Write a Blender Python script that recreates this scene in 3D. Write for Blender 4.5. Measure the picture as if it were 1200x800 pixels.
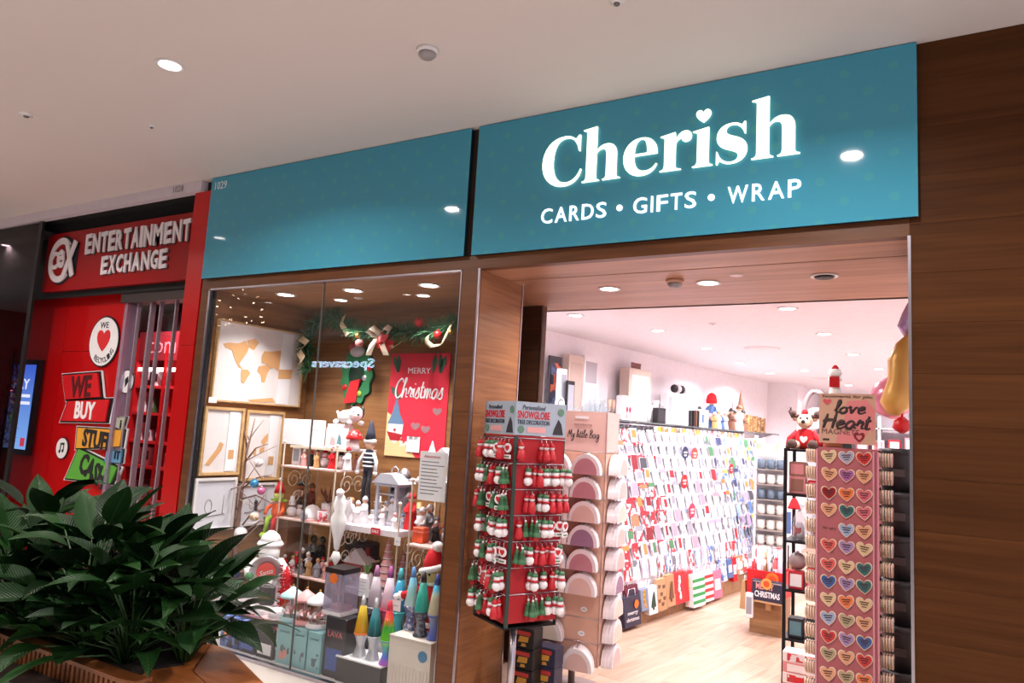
import bpy, math, random
from mathutils import Vector, Matrix
PI = math.pi
random.seed(7)
SC = bpy.context.scene
COL = SC.collection
for _o in list(bpy.data.objects):
    bpy.data.objects.remove(_o)

# ------------------------------------------------------------------ camera
CAM = Vector((0.0, -3.472, 1.6))
RX = Vector((0.8614464413850887, 0.5045995884089322, 0.05735227983701578))
UP = Vector((0.012491867476012865, -0.13395169915025326, 0.9909091257737622))
FW = Vector((-0.5076947723504042, 0.8528987030546455, 0.12169560573732668))
FPX = 850.512
cd = bpy.data.cameras.new('camera'); cam = bpy.data.objects.new('camera', cd); COL.objects.link(cam)
cd.sensor_width = 36; cd.lens = 36 * FPX / 1200; cd.clip_start = 0.05; cd.clip_end = 100
cam.matrix_world = Matrix(((RX.x, UP.x, -FW.x, CAM.x), (RX.y, UP.y, -FW.y, CAM.y), (RX.z, UP.z, -FW.z, CAM.z), (0, 0, 0, 1)))
SC.camera = cam

# ------------------------------------------------------------------ world and exposure
wd = bpy.data.worlds.new('world'); SC.world = wd; wd.use_nodes = True
wd.node_tree.nodes['Background'].inputs[0].default_value = (0.86, 0.88, 1.0, 1)
wd.node_tree.nodes['Background'].inputs[1].default_value = 1.3
SC.view_settings.view_transform = 'Standard'; SC.view_settings.look = 'None'
SC.view_settings.exposure = 0.0; SC.view_settings.gamma = 1.0; SC.view_settings.use_curve_mapping = False
SC.cycles.use_denoising = True
SC.cycles.max_bounces = 7; SC.cycles.diffuse_bounces = 4; SC.cycles.glossy_bounces = 3
SC.cycles.transparent_max_bounces = 10; SC.cycles.caustics_reflective = False; SC.cycles.caustics_refractive = False
SC.cycles.sample_clamp_indirect = 10.0

SHOP_W, SOFFIT_W, WINDOW_W, MALL_W, CEX_W = 24.0, 15.0, 10.0, 40.0, 10.0     # watts of the recessed lamps
LAMP_COL = {'shop': (1.0, .96, 1.0), 'soffit': (1.0, .90, .84), 'window': (1.0, .95, .92), 'mall': (1.0, .92, .86), 'red': (1.0, .9, .9)}

# ------------------------------------------------------------------ pixel of the 1200x800 photograph -> point on a real plane
def ray(px, py):
    return FW + RX * ((px - 600) / FPX) - UP * ((py - 400) / FPX)
def onY(px, py, y):
    d = ray(px, py); return CAM + d * ((y - CAM.y) / d.y)
def onX(px, py, x):
    d = ray(px, py); return CAM + d * ((x - CAM.x) / d.x)
def onZ(px, py, z):
    d = ray(px, py); return CAM + d * ((z - CAM.z) / d.z)

# ------------------------------------------------------------------ materials
def lin(c):
    c = c / 255.0
    return c / 12.92 if c <= .04045 else ((c + .055) / 1.055) ** 2.4
def S(r, g, b): return (lin(r), lin(g), lin(b), 1)
_M = {}
def mat(name, rgb=(128, 128, 128), rough=.5, metal=0.0, emit=None, es=0.0, var=.06, vscale=18.0, spec=.5, coat=0.0, per_obj=0.0):
    """a principled surface with a faint procedural mottle; rgb in 8-bit sRGB"""
    if name in _M: return _M[name]
    m = bpy.data.materials.new(name); m.use_nodes = True; nt = m.node_tree; b = nt.nodes['Principled BSDF']
    b.inputs['Roughness'].default_value = rough; b.inputs['Metallic'].default_value = metal
    b.inputs['Specular IOR Level'].default_value = spec; b.inputs['Coat Weight'].default_value = coat
    c = S(*rgb)
    if var > 0:
        tc = nt.nodes.new('ShaderNodeTexCoord'); n = nt.nodes.new('ShaderNodeTexNoise'); n.inputs['Scale'].default_value = vscale
        nt.links.new(tc.outputs['Object'], n.inputs['Vector'])
        mx = nt.nodes.new('ShaderNodeMix'); mx.data_type = 'RGBA'; mx.inputs[6].default_value = tuple(x * (1 - var) for x in c[:3]) + (1,)
        mx.inputs[7].default_value = tuple(min(1, x * (1 + var)) for x in c[:3]) + (1,)
        nt.links.new(n.outputs['Fac'], mx.inputs[0])
        out = mx.outputs[2]
        if per_obj > 0:
            oi = nt.nodes.new('ShaderNodeObjectInfo'); hs = nt.nodes.new('ShaderNodeHueSaturation')
            mr = nt.nodes.new('ShaderNodeMapRange'); mr.inputs[3].default_value = 1 - per_obj; mr.inputs[4].default_value = 1 + per_obj
            nt.links.new(oi.outputs['Random'], mr.inputs[0]); nt.links.new(mr.outputs[0], hs.inputs['Value'])
            nt.links.new(out, hs.inputs['Color']); out = hs.outputs[0]
        nt.links.new(out, b.inputs['Base Color'])
    else:
        b.inputs['Base Color'].default_value = c
    if emit:
        b.inputs['Emission Color'].default_value = S(*emit); b.inputs['Emission Strength'].default_value = es
    _M[name] = m; return m

def wood(name, dark, light, rough=.45, grain=(1.2, 14, 14), per_obj=.16, spec=.35):
    """wood with its grain along the local x axis (grain gives the stretch)"""
    if name in _M: return _M[name]
    m = bpy.data.materials.new(name); m.use_nodes = True; nt = m.node_tree; b = nt.nodes['Principled BSDF']
    L = nt.links; N = nt.nodes.new
    b.inputs['Roughness'].default_value = rough; b.inputs['Specular IOR Level'].default_value = spec
    tc = N('ShaderNodeTexCoord'); oi = N('ShaderNodeObjectInfo'); ad = N('ShaderNodeVectorMath'); ad.operation = 'ADD'
    sc = N('ShaderNodeVectorMath'); sc.operation = 'SCALE'; sc.inputs['Scale'].default_value = 37.0
    cb = N('ShaderNodeCombineXYZ')
    L.new(oi.outputs['Random'], cb.inputs[0]); L.new(oi.outputs['Random'], cb.inputs[1]); L.new(oi.outputs['Random'], cb.inputs[2])
    L.new(cb.outputs[0], sc.inputs[0]); L.new(tc.outputs['Object'], ad.inputs[0]); L.new(sc.outputs[0], ad.inputs[1])
    mp = N('ShaderNodeMapping'); mp.inputs['Scale'].default_value = grain; L.new(ad.outputs[0], mp.inputs[0])
    n1 = N('ShaderNodeTexNoise'); n1.inputs['Scale'].default_value = 1.0; n1.inputs['Detail'].default_value = 6; n1.inputs['Distortion'].default_value = 1.2
    L.new(mp.outputs[0], n1.inputs['Vector'])
    mp2 = N('ShaderNodeMapping'); mp2.inputs['Scale'].default_value = tuple(g * (6 if g > 3 else 2.5) for g in grain); L.new(ad.outputs[0], mp2.inputs[0])
    n2 = N('ShaderNodeTexNoise'); n2.inputs['Scale'].default_value = 1.0; n2.inputs['Detail'].default_value = 3
    L.new(mp2.outputs[0], n2.inputs['Vector'])
    av = N('ShaderNodeMix'); av.data_type = 'FLOAT'; av.inputs[0].default_value = .4
    L.new(n1.outputs['Fac'], av.inputs[2]); L.new(n2.outputs['Fac'], av.inputs[3])
    rp = N('ShaderNodeValToRGB'); rp.color_ramp.elements[0].position = .32; rp.color_ramp.elements[1].position = .68
    rp.color_ramp.elements[0].color = S(*dark); rp.color_ramp.elements[1].color = S(*light)
    L.new(av.outputs[0], rp.inputs[0])
    hs = N('ShaderNodeHueSaturation'); mr = N('ShaderNodeMapRange'); mr.inputs[3].default_value = 1 - per_obj; mr.inputs[4].default_value = 1 + per_obj
    L.new(oi.outputs['Random'], mr.inputs[0]); L.new(mr.outputs[0], hs.inputs['Value']); L.new(rp.outputs[0], hs.inputs['Color'])
    L.new(hs.outputs[0], b.inputs['Base Color'])
    bp = N('ShaderNodeBump'); bp.inputs['Strength'].default_value = .12; bp.inputs['Distance'].default_value = .002
    L.new(n2.outputs['Fac'], bp.inputs['Height']); L.new(bp.outputs[0], b.inputs['Normal'])
    _M[name] = m; return m

def printed(name, colours, scale=(9, 9, 9), rough=.5, seed=0.0):
    """printed paper or card: patches of a few inks on the sheet colour, different on every object"""
    if name in _M: return _M[name]
    m = bpy.data.materials.new(name); m.use_nodes = True; nt = m.node_tree; b = nt.nodes['Principled BSDF']; L = nt.links; N = nt.nodes.new
    b.inputs['Roughness'].default_value = rough
    tc = N('ShaderNodeTexCoord'); oi = N('ShaderNodeObjectInfo'); cb = N('ShaderNodeCombineXYZ'); sc = N('ShaderNodeVectorMath'); sc.operation = 'SCALE'
    sc.inputs['Scale'].default_value = 53.0 + seed
    for k in range(3): L.new(oi.outputs['Random'], cb.inputs[k])
    L.new(cb.outputs[0], sc.inputs[0]); ad = N('ShaderNodeVectorMath'); ad.operation = 'ADD'
    L.new(tc.outputs['Object'], ad.inputs[0]); L.new(sc.outputs[0], ad.inputs[1])
    mp = N('ShaderNodeMapping'); mp.inputs['Scale'].default_value = scale; L.new(ad.outputs[0], mp.inputs[0])
    vo = N('ShaderNodeTexVoronoi'); vo.inputs['Scale'].default_value = 1.0; vo.distance = 'CHEBYCHEV'; L.new(mp.outputs[0], vo.inputs['Vector'])
    sp = N('ShaderNodeSeparateColor'); L.new(vo.outputs['Color'], sp.inputs[0])
    rp = N('ShaderNodeValToRGB'); rp.color_ramp.interpolation = 'CONSTANT'
    for i, c in enumerate(colours):
        p = i / len(colours)
        e = rp.color_ramp.elements[i] if i < 2 else rp.color_ramp.elements.new(p)
        e.position = p; e.color = S(*c)
    L.new(sp.outputs[0], rp.inputs[0]); L.new(rp.outputs[0], b.inputs['Base Color'])
    _M[name] = m; return m

def glass(name, tint=(.97, .98, .98), ior=1.45, rough=0.0, body=0.0, bodycol=(255, 255, 255), gain=1.0):
    """a thin clear sheet: a transparent film that mirrors at grazing angles; body adds a haze of its own colour"""
    if name in _M: return _M[name]
    m = bpy.data.materials.new(name); m.use_nodes = True; nt = m.node_tree; L = nt.links; N = nt.nodes.new
    nt.nodes.remove(nt.nodes['Principled BSDF']); out = nt.nodes['Material Output']
    tr = N('ShaderNodeBsdfTransparent'); tr.inputs[0].default_value = (*tint, 1)
    gl = N('ShaderNodeBsdfGlossy'); gl.inputs['Roughness'].default_value = rough
    lw = N('ShaderNodeLayerWeight'); pw = N('ShaderNodeMath'); pw.operation = 'POWER'; pw.inputs[1].default_value = 5.0; L.new(lw.outputs['Facing'], pw.inputs[0])
    fr = N('ShaderNodeMapRange'); f0 = ((ior - 1) / (ior + 1)) ** 2; fr.inputs[3].default_value = f0; fr.inputs[4].default_value = .9; L.new(pw.outputs[0], fr.inputs[0])
    mx = N('ShaderNodeMixShader'); L.new(fr.outputs[0], mx.inputs[0]); L.new(tr.outputs[0], mx.inputs[1]); L.new(gl.outputs[0], mx.inputs[2])
    last = mx
    if body > 0:
        df = N('ShaderNodeBsdfDiffuse'); df.inputs[0].default_value = S(*bodycol)
        m2 = N('ShaderNodeMixShader'); m2.inputs[0].default_value = body; L.new(mx.outputs[0], m2.inputs[1]); L.new(df.outputs[0], m2.inputs[2]); last = m2
    L.new(last.outputs[0], out.inputs[0])
    _M[name] = m; return m

# ------------------------------------------------------------------ mesh builder
class MB:
    def __init__(s): s.v, s.f, s.m, s.sm = [], [], [], []
    def _add(s, vs, fs, mi=0, smooth=False):
        o = len(s.v); s.v += [tuple(p) for p in vs]
        s.f += [tuple(i + o for i in f) for f in fs]; s.m += [mi] * len(fs); s.sm += [smooth] * len(fs); return s
    def box(s, c, d, mi=0, rz=0.0, rx=0.0, ry=0.0):
        hx, hy, hz = d[0] / 2, d[1] / 2, d[2] / 2
        R = Matrix.Rotation(rz, 3, 'Z') @ Matrix.Rotation(ry, 3, 'Y') @ Matrix.Rotation(rx, 3, 'X')
        vs = [Vector(c) + R @ Vector((x * hx, y * hy, z * hz)) for z in (-1, 1) for y in (-1, 1) for x in (-1, 1)]
        return s._add(vs, [(0, 2, 3, 1), (4, 5, 7, 6), (0, 1, 5, 4), (2, 6, 7, 3), (0, 4, 6, 2), (1, 3, 7, 5)], mi)
    def b2(s, a, b, mi=0):
        return s.box(((a[0] + b[0]) / 2, (a[1] + b[1]) / 2, (a[2] + b[2]) / 2), (abs(b[0] - a[0]), abs(b[1] - a[1]), abs(b[2] - a[2])), mi)
    def cbox(s, c, d, ch=.004, mi=0, rz=0.0):
        """a box with chamfered upright and top edges"""
        hx, hy, hz = d[0] / 2, d[1] / 2, d[2] / 2; R = Matrix.Rotation(rz, 3, 'Z'); C0 = Vector(c)
        def ring(hx, hy, z):
            k = ch
            return [C0 + R @ Vector(p + (z,)) for p in ((-hx + k, -hy), (hx - k, -hy), (hx, -hy + k), (hx, hy - k), (hx - k, hy), (-hx + k, hy), (-hx, hy - k), (-hx, -hy + k))]
        vs = ring(hx - ch, hy - ch, -hz) + ring(hx, hy, -hz + ch) + ring(hx, hy, hz - ch) + ring(hx - ch, hy - ch, hz)
        fs = [tuple(range(7, -1, -1)), tuple(range(24, 32))]
        for r in range(3):
            for i in range(8): j = (i + 1) % 8; fs.append((r * 8 + i, r * 8 + j, r * 8 + 8 + j, r * 8 + 8 + i))
        return s._add(vs, fs, mi)
    def lathe(s, prof, n=16, c=(0, 0, 0), mi=0, smooth=True, axis='Z', sx=1.0, sy=1.0, M=None):
        vs, fs = [], []; c = Vector(c)
        for r, z in prof:
            for i in range(n):
                a = 2 * PI * i / n; p = Vector((r * math.cos(a) * sx, r * math.sin(a) * sy, z))
                if axis == 'Y': p = Vector((p.x, p.z, p.y))
                elif axis == 'X': p = Vector((p.z, p.x, p.y))
                if M is not None: p = M @ p
                vs.append(c + p)
        k = len(prof)
        for r in range(k - 1):
            for i in range(n):
                j = (i + 1) % n; fs.append((r * n + i, r * n + j, r * n + n + j, r * n + n + i))
        s._add(vs, fs, mi, smooth); o = len(s.v) - len(vs)
        if prof[0][0] > 1e-5: s.f.append(tuple(o + i for i in range(n - 1, -1, -1))); s.m.append(mi); s.sm.append(False)
        if prof[-1][0] > 1e-5: s.f.append(tuple(o + (k - 1) * n + i for i in range(n))); s.m.append(mi); s.sm.append(False)
        return s
    def cyl(s, c, r, h, n=16, mi=0, axis='Z', r2=None):
        r2 = r if r2 is None else r2
        return s.lathe([(r, -h / 2), (r2, h / 2)], n, c, mi, True, axis)
    def ball(s, c, r, n=10, mi=0, sx=1.0, sy=1.0, sz=1.0, M=None):
        k = max(4, n // 2 + 1)
        return s.lathe([(max(1e-6, r * math.sin(PI * i / k)), -r * sz * math.cos(PI * i / k)) for i in range(k + 1)], n, c, mi, True, 'Z', sx, sy, M)
    def tube(s, pts, r, n=6, mi=0, cap=True):
        pts = [Vector(p) for p in pts]; rs = r if isinstance(r, (list, tuple)) else [r] * len(pts); vs, fs = [], []
        ref = None
        for i, p in enumerate(pts):
            t = (pts[min(i + 1, len(pts) - 1)] - pts[max(i - 1, 0)])
            t = t.normalized() if t.length > 1e-9 else Vector((0, 0, 1))
            if ref is None: ref = Vector((0, 0, 1)) if abs(t.z) < .9 else Vector((1, 0, 0))
            a = t.cross(ref); a = a.normalized() if a.length > 1e-6 else t.orthogonal().normalized()
            b = t.cross(a).normalized(); ref = -b if False else ref
            for k in range(n):
                w = 2 * PI * k / n; vs.append(p + (a * math.cos(w) + b * math.sin(w)) * rs[i])
        for i in range(len(pts) - 1):
            for k in range(n): j = (k + 1) % n; fs.append((i * n + k, i * n + j, i * n + n + j, i * n + n + k))
        if cap: fs += [tuple(range(n - 1, -1, -1)), tuple((len(pts) - 1) * n + k for k in range(n))]
        return s._add(vs, fs, mi, True)
    def prism(s, poly, a, b, plane='xz', mi=0, off=(0, 0, 0), M=None):
        """extrude a 2-D outline: plane xz runs along y from a to b; xy along z; yz along x"""
        def p3(u, w, d): return {'xz': (u, d, w), 'xy': (u, w, d), 'yz': (d, u, w)}[plane]
        n = len(poly); o = Vector(off)
        vs = [Vector(p3(u, w, a)) for u, w in poly] + [Vector(p3(u, w, b)) for u, w in poly]
        if M is not None: vs = [M @ v for v in vs]
        vs = [v + o for v in vs]
        fs = [tuple(range(n)), tuple(range(2 * n - 1, n - 1, -1))] + [(i, i + n, (i + 1) % n + n, (i + 1) % n) for i in range(n)]
        return s._add(vs, fs, mi)
    def ribbon(s, pts, wv, th=.0015, mi=0):
        """a flat strip along pts, wv = its width vector (or one per point)"""
        pts = [Vector(p) for p in pts]; n = len(pts); ws = wv if isinstance(wv, list) else [Vector(wv)] * n; vs, fs = [], []
        for i, p in enumerate(pts):
            t = pts[min(i + 1, n - 1)] - pts[max(i - 1, 0)]; w = Vector(ws[i]) / 2; nn = t.cross(w); nn = nn.normalized() * th / 2 if nn.length > 1e-9 else Vector((0, th / 2, 0))
            vs += [p - w - nn, p + w - nn, p + w + nn, p - w + nn]
        for i in range(n - 1):
            for k in range(4): j = (k + 1) % 4; fs.append((i * 4 + k, i * 4 + j, i * 4 + 4 + j, i * 4 + 4 + k))
        fs += [(3, 2, 1, 0), tuple((n - 1) * 4 + k for k in range(4))]
        return s._add(vs, fs, mi, True)
    def mesh(s, name, mats):
        me = bpy.data.meshes.new(name); me.from_pydata(s.v, [], s.f)
        for m in (mats if isinstance(mats, (list, tuple)) else [mats]): me.materials.append(m)
        me.polygons.foreach_set('material_index', s.m); me.polygons.foreach_set('use_smooth', s.sm); me.update(); return me
    def build(s, name, mats, parent=None, loc=(0, 0, 0), rz=0.0):
        return link(name, s.mesh(name, mats), parent, loc, rz)

def link(name, me, parent=None, loc=(0, 0, 0), rz=0.0):
    o = bpy.data.objects.new(name, me); COL.objects.link(o); o.location = loc; o.rotation_euler = (0, 0, rz)
    if parent is not None: o.parent = parent
    return o
def tag(o, label, cat, group=None):
    o['label'] = label; o['category'] = cat
    if group: o['group'] = group
    return o
def thing(name, label, cat, loc=(0, 0, 0), rz=0.0, group=None):
    return tag(link(name, None, None, loc, rz), label, cat, group)
def struct(name, loc=(0, 0, 0), rz=0.0):
    o = link(name, None, None, loc, rz); o['kind'] = 'structure'; return o
def sbuild(mb, name, m):
    o = mb.build(name, m); o['kind'] = 'structure'; return o
def kids(o): return [c for c in o.children]
def copy_tree(o, parent=None):
    c = o.copy(); COL.objects.link(c)
    if parent is not None: c.parent = parent
    for ch in list(o.children): copy_tree(ch, c)
    return c
def plabel(o, s): o['label'] = s; return o

# ------------------------------------------------------------------ lettering
_T = {}
def text_mesh(s, extrude=0.0, bold=0.0, shear=0.0, res=2):
    key = (s, extrude, bold, shear, res)
    if key in _T: return _T[key]
    cu = bpy.data.curves.new('lettering', 'FONT'); cu.body = s; cu.size = 1.0; cu.extrude = extrude; cu.offset = bold; cu.shear = shear; cu.resolution_u = res; cu.fill_mode = 'BOTH' if extrude else 'FRONT'
    o = bpy.data.objects.new('lettering', cu); COL.objects.link(o)
    dg = bpy.context.evaluated_depsgraph_get(); me = bpy.data.meshes.new_from_object(o.evaluated_get(dg), depsgraph=dg)
    vs = [tuple(v.co) for v in me.vertices]; fs = [tuple(p.vertices) for p in me.polygons]
    bpy.data.objects.remove(o); bpy.data.curves.remove(cu); bpy.data.meshes.remove(me)
    xs = [v[0] for v in vs] or [0]; ys = [v[1] for v in vs] or [0]
    _T[key] = (vs, fs, min(xs), max(xs), min(ys), max(ys)); return _T[key]
def text(mb, s, c, w, h, rz=0.0, mi=0, depth=.002, bold=0.0, shear=0.0, lean=0.0, res=2, tilt=0.0, box=None):
    """letters w wide and h high, centred at c, upright, read from the -y side (rz turns them); lean tips them in their own plane"""
    vs, fs, x0, x1, y0, y1 = text_mesh(s, .5, bold, shear, res)
    if not vs: return mb
    if box: x0, x1, y0, y1 = box
    sx, sy = w / max(1e-6, x1 - x0), h / max(1e-6, y1 - y0)
    R = Matrix.Rotation(rz, 3, 'Z') @ Matrix.Rotation(tilt, 3, 'X') @ Matrix.Rotation(-lean, 3, 'Y')
    out = [Vector(c) + R @ Vector(((x - (x0 + x1) / 2) * sx, -z * depth, (y - (y0 + y1) / 2) * sy)) for x, y, z in vs]
    return mb._add(out, fs, mi)

STROKES = {'a': ([[(.9, .8), (.5, 1), (.1, .6), (.2, .1), (.6, .1), (.9, .8), (.9, .2), (1.15, .15)]], 1.15), 'e': ([[(.1, .45), (.6, .6), (.75, .85), (.45, 1), (.12, .6), (.25, .08), (.6, .05), (.95, .3)]], .95), 'g': ([[(.9, .8), (.5, 1), (.1, .6), (.25, .15), (.6, .2), (.9, .85), (.85, -.5), (.45, -.95), (.1, -.6), (.6, -.1), (1.1, .2)]], 1.1),
           'h': ([[(0, 0), (.15, 1), (.45, 1.9), (.3, 2.0), (.2, 1.2), (.15, 0), (.3, .7), (.6, 1), (.75, .7), (.75, .15), (1.05, .15)]], 1.05), 'i': ([[(0, .4), (.2, 1), (.2, .2), (.5, .15)], [(.24, 1.42), (.3, 1.5)]], .5), 'l': ([[(0, .3), (.3, 1.2), (.4, 1.9), (.2, 1.9), (.15, .8), (.2, .1), (.5, .2)]], .5),
           'm': ([[(0, .6), (.15, 1), (.15, 0), (.3, .8), (.5, 1), (.6, .7), (.6, 0), (.75, .8), (.95, 1), (1.05, .7), (1.05, .15), (1.3, .15)]], 1.3), 'o': ([[(.5, 1), (.1, .6), (.2, .08), (.6, .05), (.8, .5), (.55, 1), (.7, .85), (1.05, .9)]], 1.0), 'r': ([[(0, .4), (.2, 1.1), (.35, .9), (.6, .9), (.5, .2), (.8, .15)]], .75), 's': ([[(0, .2), (.45, 1.1), (.5, .7), (.65, .3), (.4, 0), (.1, .1)]], .75),
           't': ([[(.3, 1.7), (.2, .4), (.35, .05), (.65, .2)], [(0, 1.1), (.6, 1.15)]], .65), 'v': ([[(0, .8), (.15, 1), (.35, .1), (.7, .9), (1.0, .9)]], .95), 'y': ([[(0, .8), (.15, 1), (.25, .3), (.5, .2), (.75, 1), (.65, -.5), (.3, -.95), (.1, -.6), (.6, -.1), (.95, .2)]], .95), 'B': ([[(.2, 0), (.3, 1.9)], [(0, 1.6), (.5, 2), (.9, 1.6), (.4, 1.05), (1.0, .7), (.7, .05), (.1, .1)]], 1.15),
           'C': ([[(1.2, 1.6), (.9, 2), (.3, 1.5), (.15, .6), (.5, 0), (1.0, .2), (1.3, .6)]], 1.25), 'H': ([[(.2, 0), (.35, 1.9)], [(1.1, 0), (1.25, 2)], [(0, .9), (.7, 1.1), (1.4, 1.0)]], 1.45), 'M': ([[(0, 0), (.3, 1.9), (.65, .6), (1.05, 2), (1.2, .1), (1.45, .15)]], 1.45), ' ': ([], .55)}
def script(mb, s, c, w, h, r, mi=0):
    """brush handwriting: each letter a smooth stroke with a round brush of radius r, fitted to w by h about c, read from -y"""
    lines, u = [], 0
    for ch in s:
        st, ad = STROKES[ch]
        for q in st:
            q = [(u + x + .18 * y, y) for x, y in q]; out = []
            for i in range(len(q) - 1):
                p0, p1, p2, p3 = q[max(0, i - 1)], q[i], q[i + 1], q[min(len(q) - 1, i + 2)]
                for k in range(5):
                    t = k / 5; out.append(tuple(.5 * (2 * p1[d] + (p2[d] - p0[d]) * t + (2 * p0[d] - 5 * p1[d] + 4 * p2[d] - p3[d]) * t * t + (3 * p1[d] - p0[d] - 3 * p2[d] + p3[d]) * t ** 3) for d in (0, 1)))
            lines.append(out + [q[-1]])
        u += ad
    xs = [p[0] for l in lines for p in l]; ys = [p[1] for l in lines for p in l]; x0, x1, y0, y1 = min(xs), max(xs), min(ys), max(ys)
    for l in lines:
        pts = [(c[0] + ((x - x0) / (x1 - x0) - .5) * w, c[1], c[2] + ((y - y0) / (y1 - y0) - .5) * h) for x, y in l]
        n = len(pts); o = len(mb.v); mb.tube(pts, [r * (.65 + .5 * abs(math.sin(3.1 * i / n + .4))) for i in range(n)], 5, mi)
        for k in range(o, len(mb.v)): x, y, z = mb.v[k]; mb.v[k] = (x, c[1] + (y - c[1]) * .3, z)
    return mb
def bez(path):
    """a tiny outline language (M, L, C, Z) -> closed loops of points"""
    loops, cur = [], []; tk = path.split(); i = 0
    while i < len(tk):
        k = tk[i]
        if k == 'M': cur = [(float(tk[i + 1]), float(tk[i + 2]))]; i += 3
        elif k == 'L': cur.append((float(tk[i + 1]), float(tk[i + 2]))); i += 3
        elif k == 'C':
            p0 = cur[-1]; q = [float(x) for x in tk[i + 1:i + 7]]; i += 7
            for t in (.125, .25, .375, .5, .625, .75, .875, 1):
                u = 1 - t
                cur.append(tuple(u ** 3 * p0[a] + 3 * u * u * t * q[a] + 3 * u * t * t * q[2 + a] + t ** 3 * q[4 + a] for a in (0, 1)))
        else: loops.append(cur); i += 1
    return loops
def outline_mesh(loops, depth, T, inset=0.0):
    """filled outline with holes, extruded; T maps (u, w, d) to a point"""
    cu = bpy.data.curves.new('outline', 'CURVE'); cu.dimensions = '2D'; cu.fill_mode = 'BOTH'; cu.extrude = .5; cu.offset = -inset
    for lp in loops:
        sp = cu.splines.new('POLY'); sp.points.add(len(lp) - 1); sp.use_cyclic_u = True
        for p, q in zip(sp.points, lp): p.co = (q[0], q[1], 0, 1)
    o = bpy.data.objects.new('outline', cu); COL.objects.link(o)
    dg = bpy.context.evaluated_depsgraph_get(); me = bpy.data.meshes.new_from_object(o.evaluated_get(dg), depsgraph=dg)
    mb = MB(); mb._add([T(v.co.x, v.co.y, v.co.z * depth) for v in me.vertices], [tuple(p.vertices) for p in me.polygons])
    bpy.data.objects.remove(o); bpy.data.curves.remove(cu); bpy.data.meshes.remove(me)
    return mb
HEART = [(0, -.5)] + [(x, y) for x, y in ((.22, -.32), (.42, -.08), (.5, .15), (.47, .34), (.35, .46), (.2, .46), (.08, .38), (0, .25), (-.08, .38), (-.2, .46), (-.35, .46), (-.47, .34), (-.5, .15), (-.42, -.08), (-.22, -.32))]

# ------------------------------------------------------------------ palette
WHITE = mat('white_paint', (232, 226, 226), .6)
SHOPWHITE = mat('shop_white_paint', (240, 233, 237), .6)
CEILW = mat('ceiling_paint', (214, 205, 203), .75, var=.02, vscale=2)
OAK = wood('oak_panel', (62, 35, 17), (84, 50, 26), .5, grain=(.8, 11, 11), per_obj=.06, spec=.08)
OAKPOST = wood('oak_post', (84, 48, 26), (114, 70, 40), .42, per_obj=.06)
OAKSOF = wood('oak_soffit', (140, 96, 70), (186, 138, 108), .4, grain=(.7, 9, 9), per_obj=.05)
OAKWIN = wood('oak_window_back', (112, 74, 44), (158, 112, 72), .45, grain=(.9, 9, 9), per_obj=.05)
PLANK = wood('oak_floor_plank', (158, 128, 106), (190, 162, 142), .38, grain=(1.4, 12, 12), per_obj=.1)
STEEL = mat('brushed_steel', (190, 186, 196), .3, 1.0)
DARKM = mat('dark_metal', (28, 28, 32), .4, .6)
BLACK = mat('black_plastic', (18, 17, 20), .4)
BLACKM = mat('black_matt', (14, 13, 15), .8)
LENS = mat('lamp_lens', (255, 255, 255), .4, emit=(255, 246, 246), es=14, var=0)
TRIMW = mat('white_trim_ring', (225, 222, 222), .35)
PAPER = mat('white_paper', (236, 234, 238), .7)
INK = mat('black_ink', (24, 22, 26), .7, var=0)
RED = mat('red_gloss', (196, 24, 28), .35)
CEXRED = mat('shop_red_panel', (184, 8, 12), .35, spec=.35)
CREAM = mat('cream_metal', (226, 214, 194), .45)
SKIN = mat('doll_skin', (226, 178, 150), .6)
FELTR = mat('red_felt', (190, 22, 32), .9)
FELTW = mat('white_fur', (240, 238, 240), .95)
GREEN = mat('green_felt', (40, 120, 62), .85)
GOLD = mat('gold_satin', (200, 150, 70), .35, .7)
SILVER = mat('silver_satin', (205, 205, 212), .28, .8)
PINKW = mat('pale_pink', (232, 200, 204), .5)
CLEARP = glass('clear_acrylic', (.96, .97, .99), 1.45, .02)
CLEARG = glass('clear_glassware', (.90, .94, .95), 1.5, .02, .12, (235, 240, 245))
# ================================================================== LAMPS OF THE PLACE
def downlight(p, watts, kind, label, group=None, r=.06, spread=2.6, lens=None):
    """a recessed ceiling lamp: trim ring, lens, and its light just under the lens"""
    t = thing('downlight', label, 'ceiling lamp', p, 0, group)
    MB().lathe([(r * 1.32, -.001), (r * 1.28, -.006), (r * 1.02, -.006), (r, .002), (r * 1.32, .002)], 24).build('trim_ring', TRIMW, t)
    MB().lathe([(r * .98, 0.0), (r * .9, -.004), (.0001, -.005)], 24).build('lens', lens or LENS, t)
    ld = bpy.data.lights.new('downlight_lamp', 'AREA'); ld.shape = 'DISK'; ld.size = r * 1.9; ld.energy = watts; ld.color = LAMP_COL[kind]; ld.spread = 1.9 if kind == 'window' else spread
    lo = bpy.data.objects.new('downlight_lamp', ld); COL.objects.link(lo); lo.parent = t; lo.location = (0, 0, -.012)
    return t
def place(n):
    return ['first', 'second', 'third', 'fourth', 'fifth', 'sixth', 'seventh', 'eighth', 'ninth', 'tenth', 'eleventh', 'twelfth', 'thirteenth', 'fourteenth', 'fifteenth', 'sixteenth',
            'seventeenth', 'eighteenth', 'nineteenth', 'twentieth', 'twenty-first', 'twenty-second', 'twenty-third', 'twenty-fourth', 'twenty-fifth', 'twenty-sixth', 'twenty-seventh', 'twenty-eighth', 'twenty-ninth', 'thirtieth'][n]

ZC, ZS, ZI = 3.4, 2.53, 2.58      # mall ceiling, soffit, shop ceiling
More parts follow.
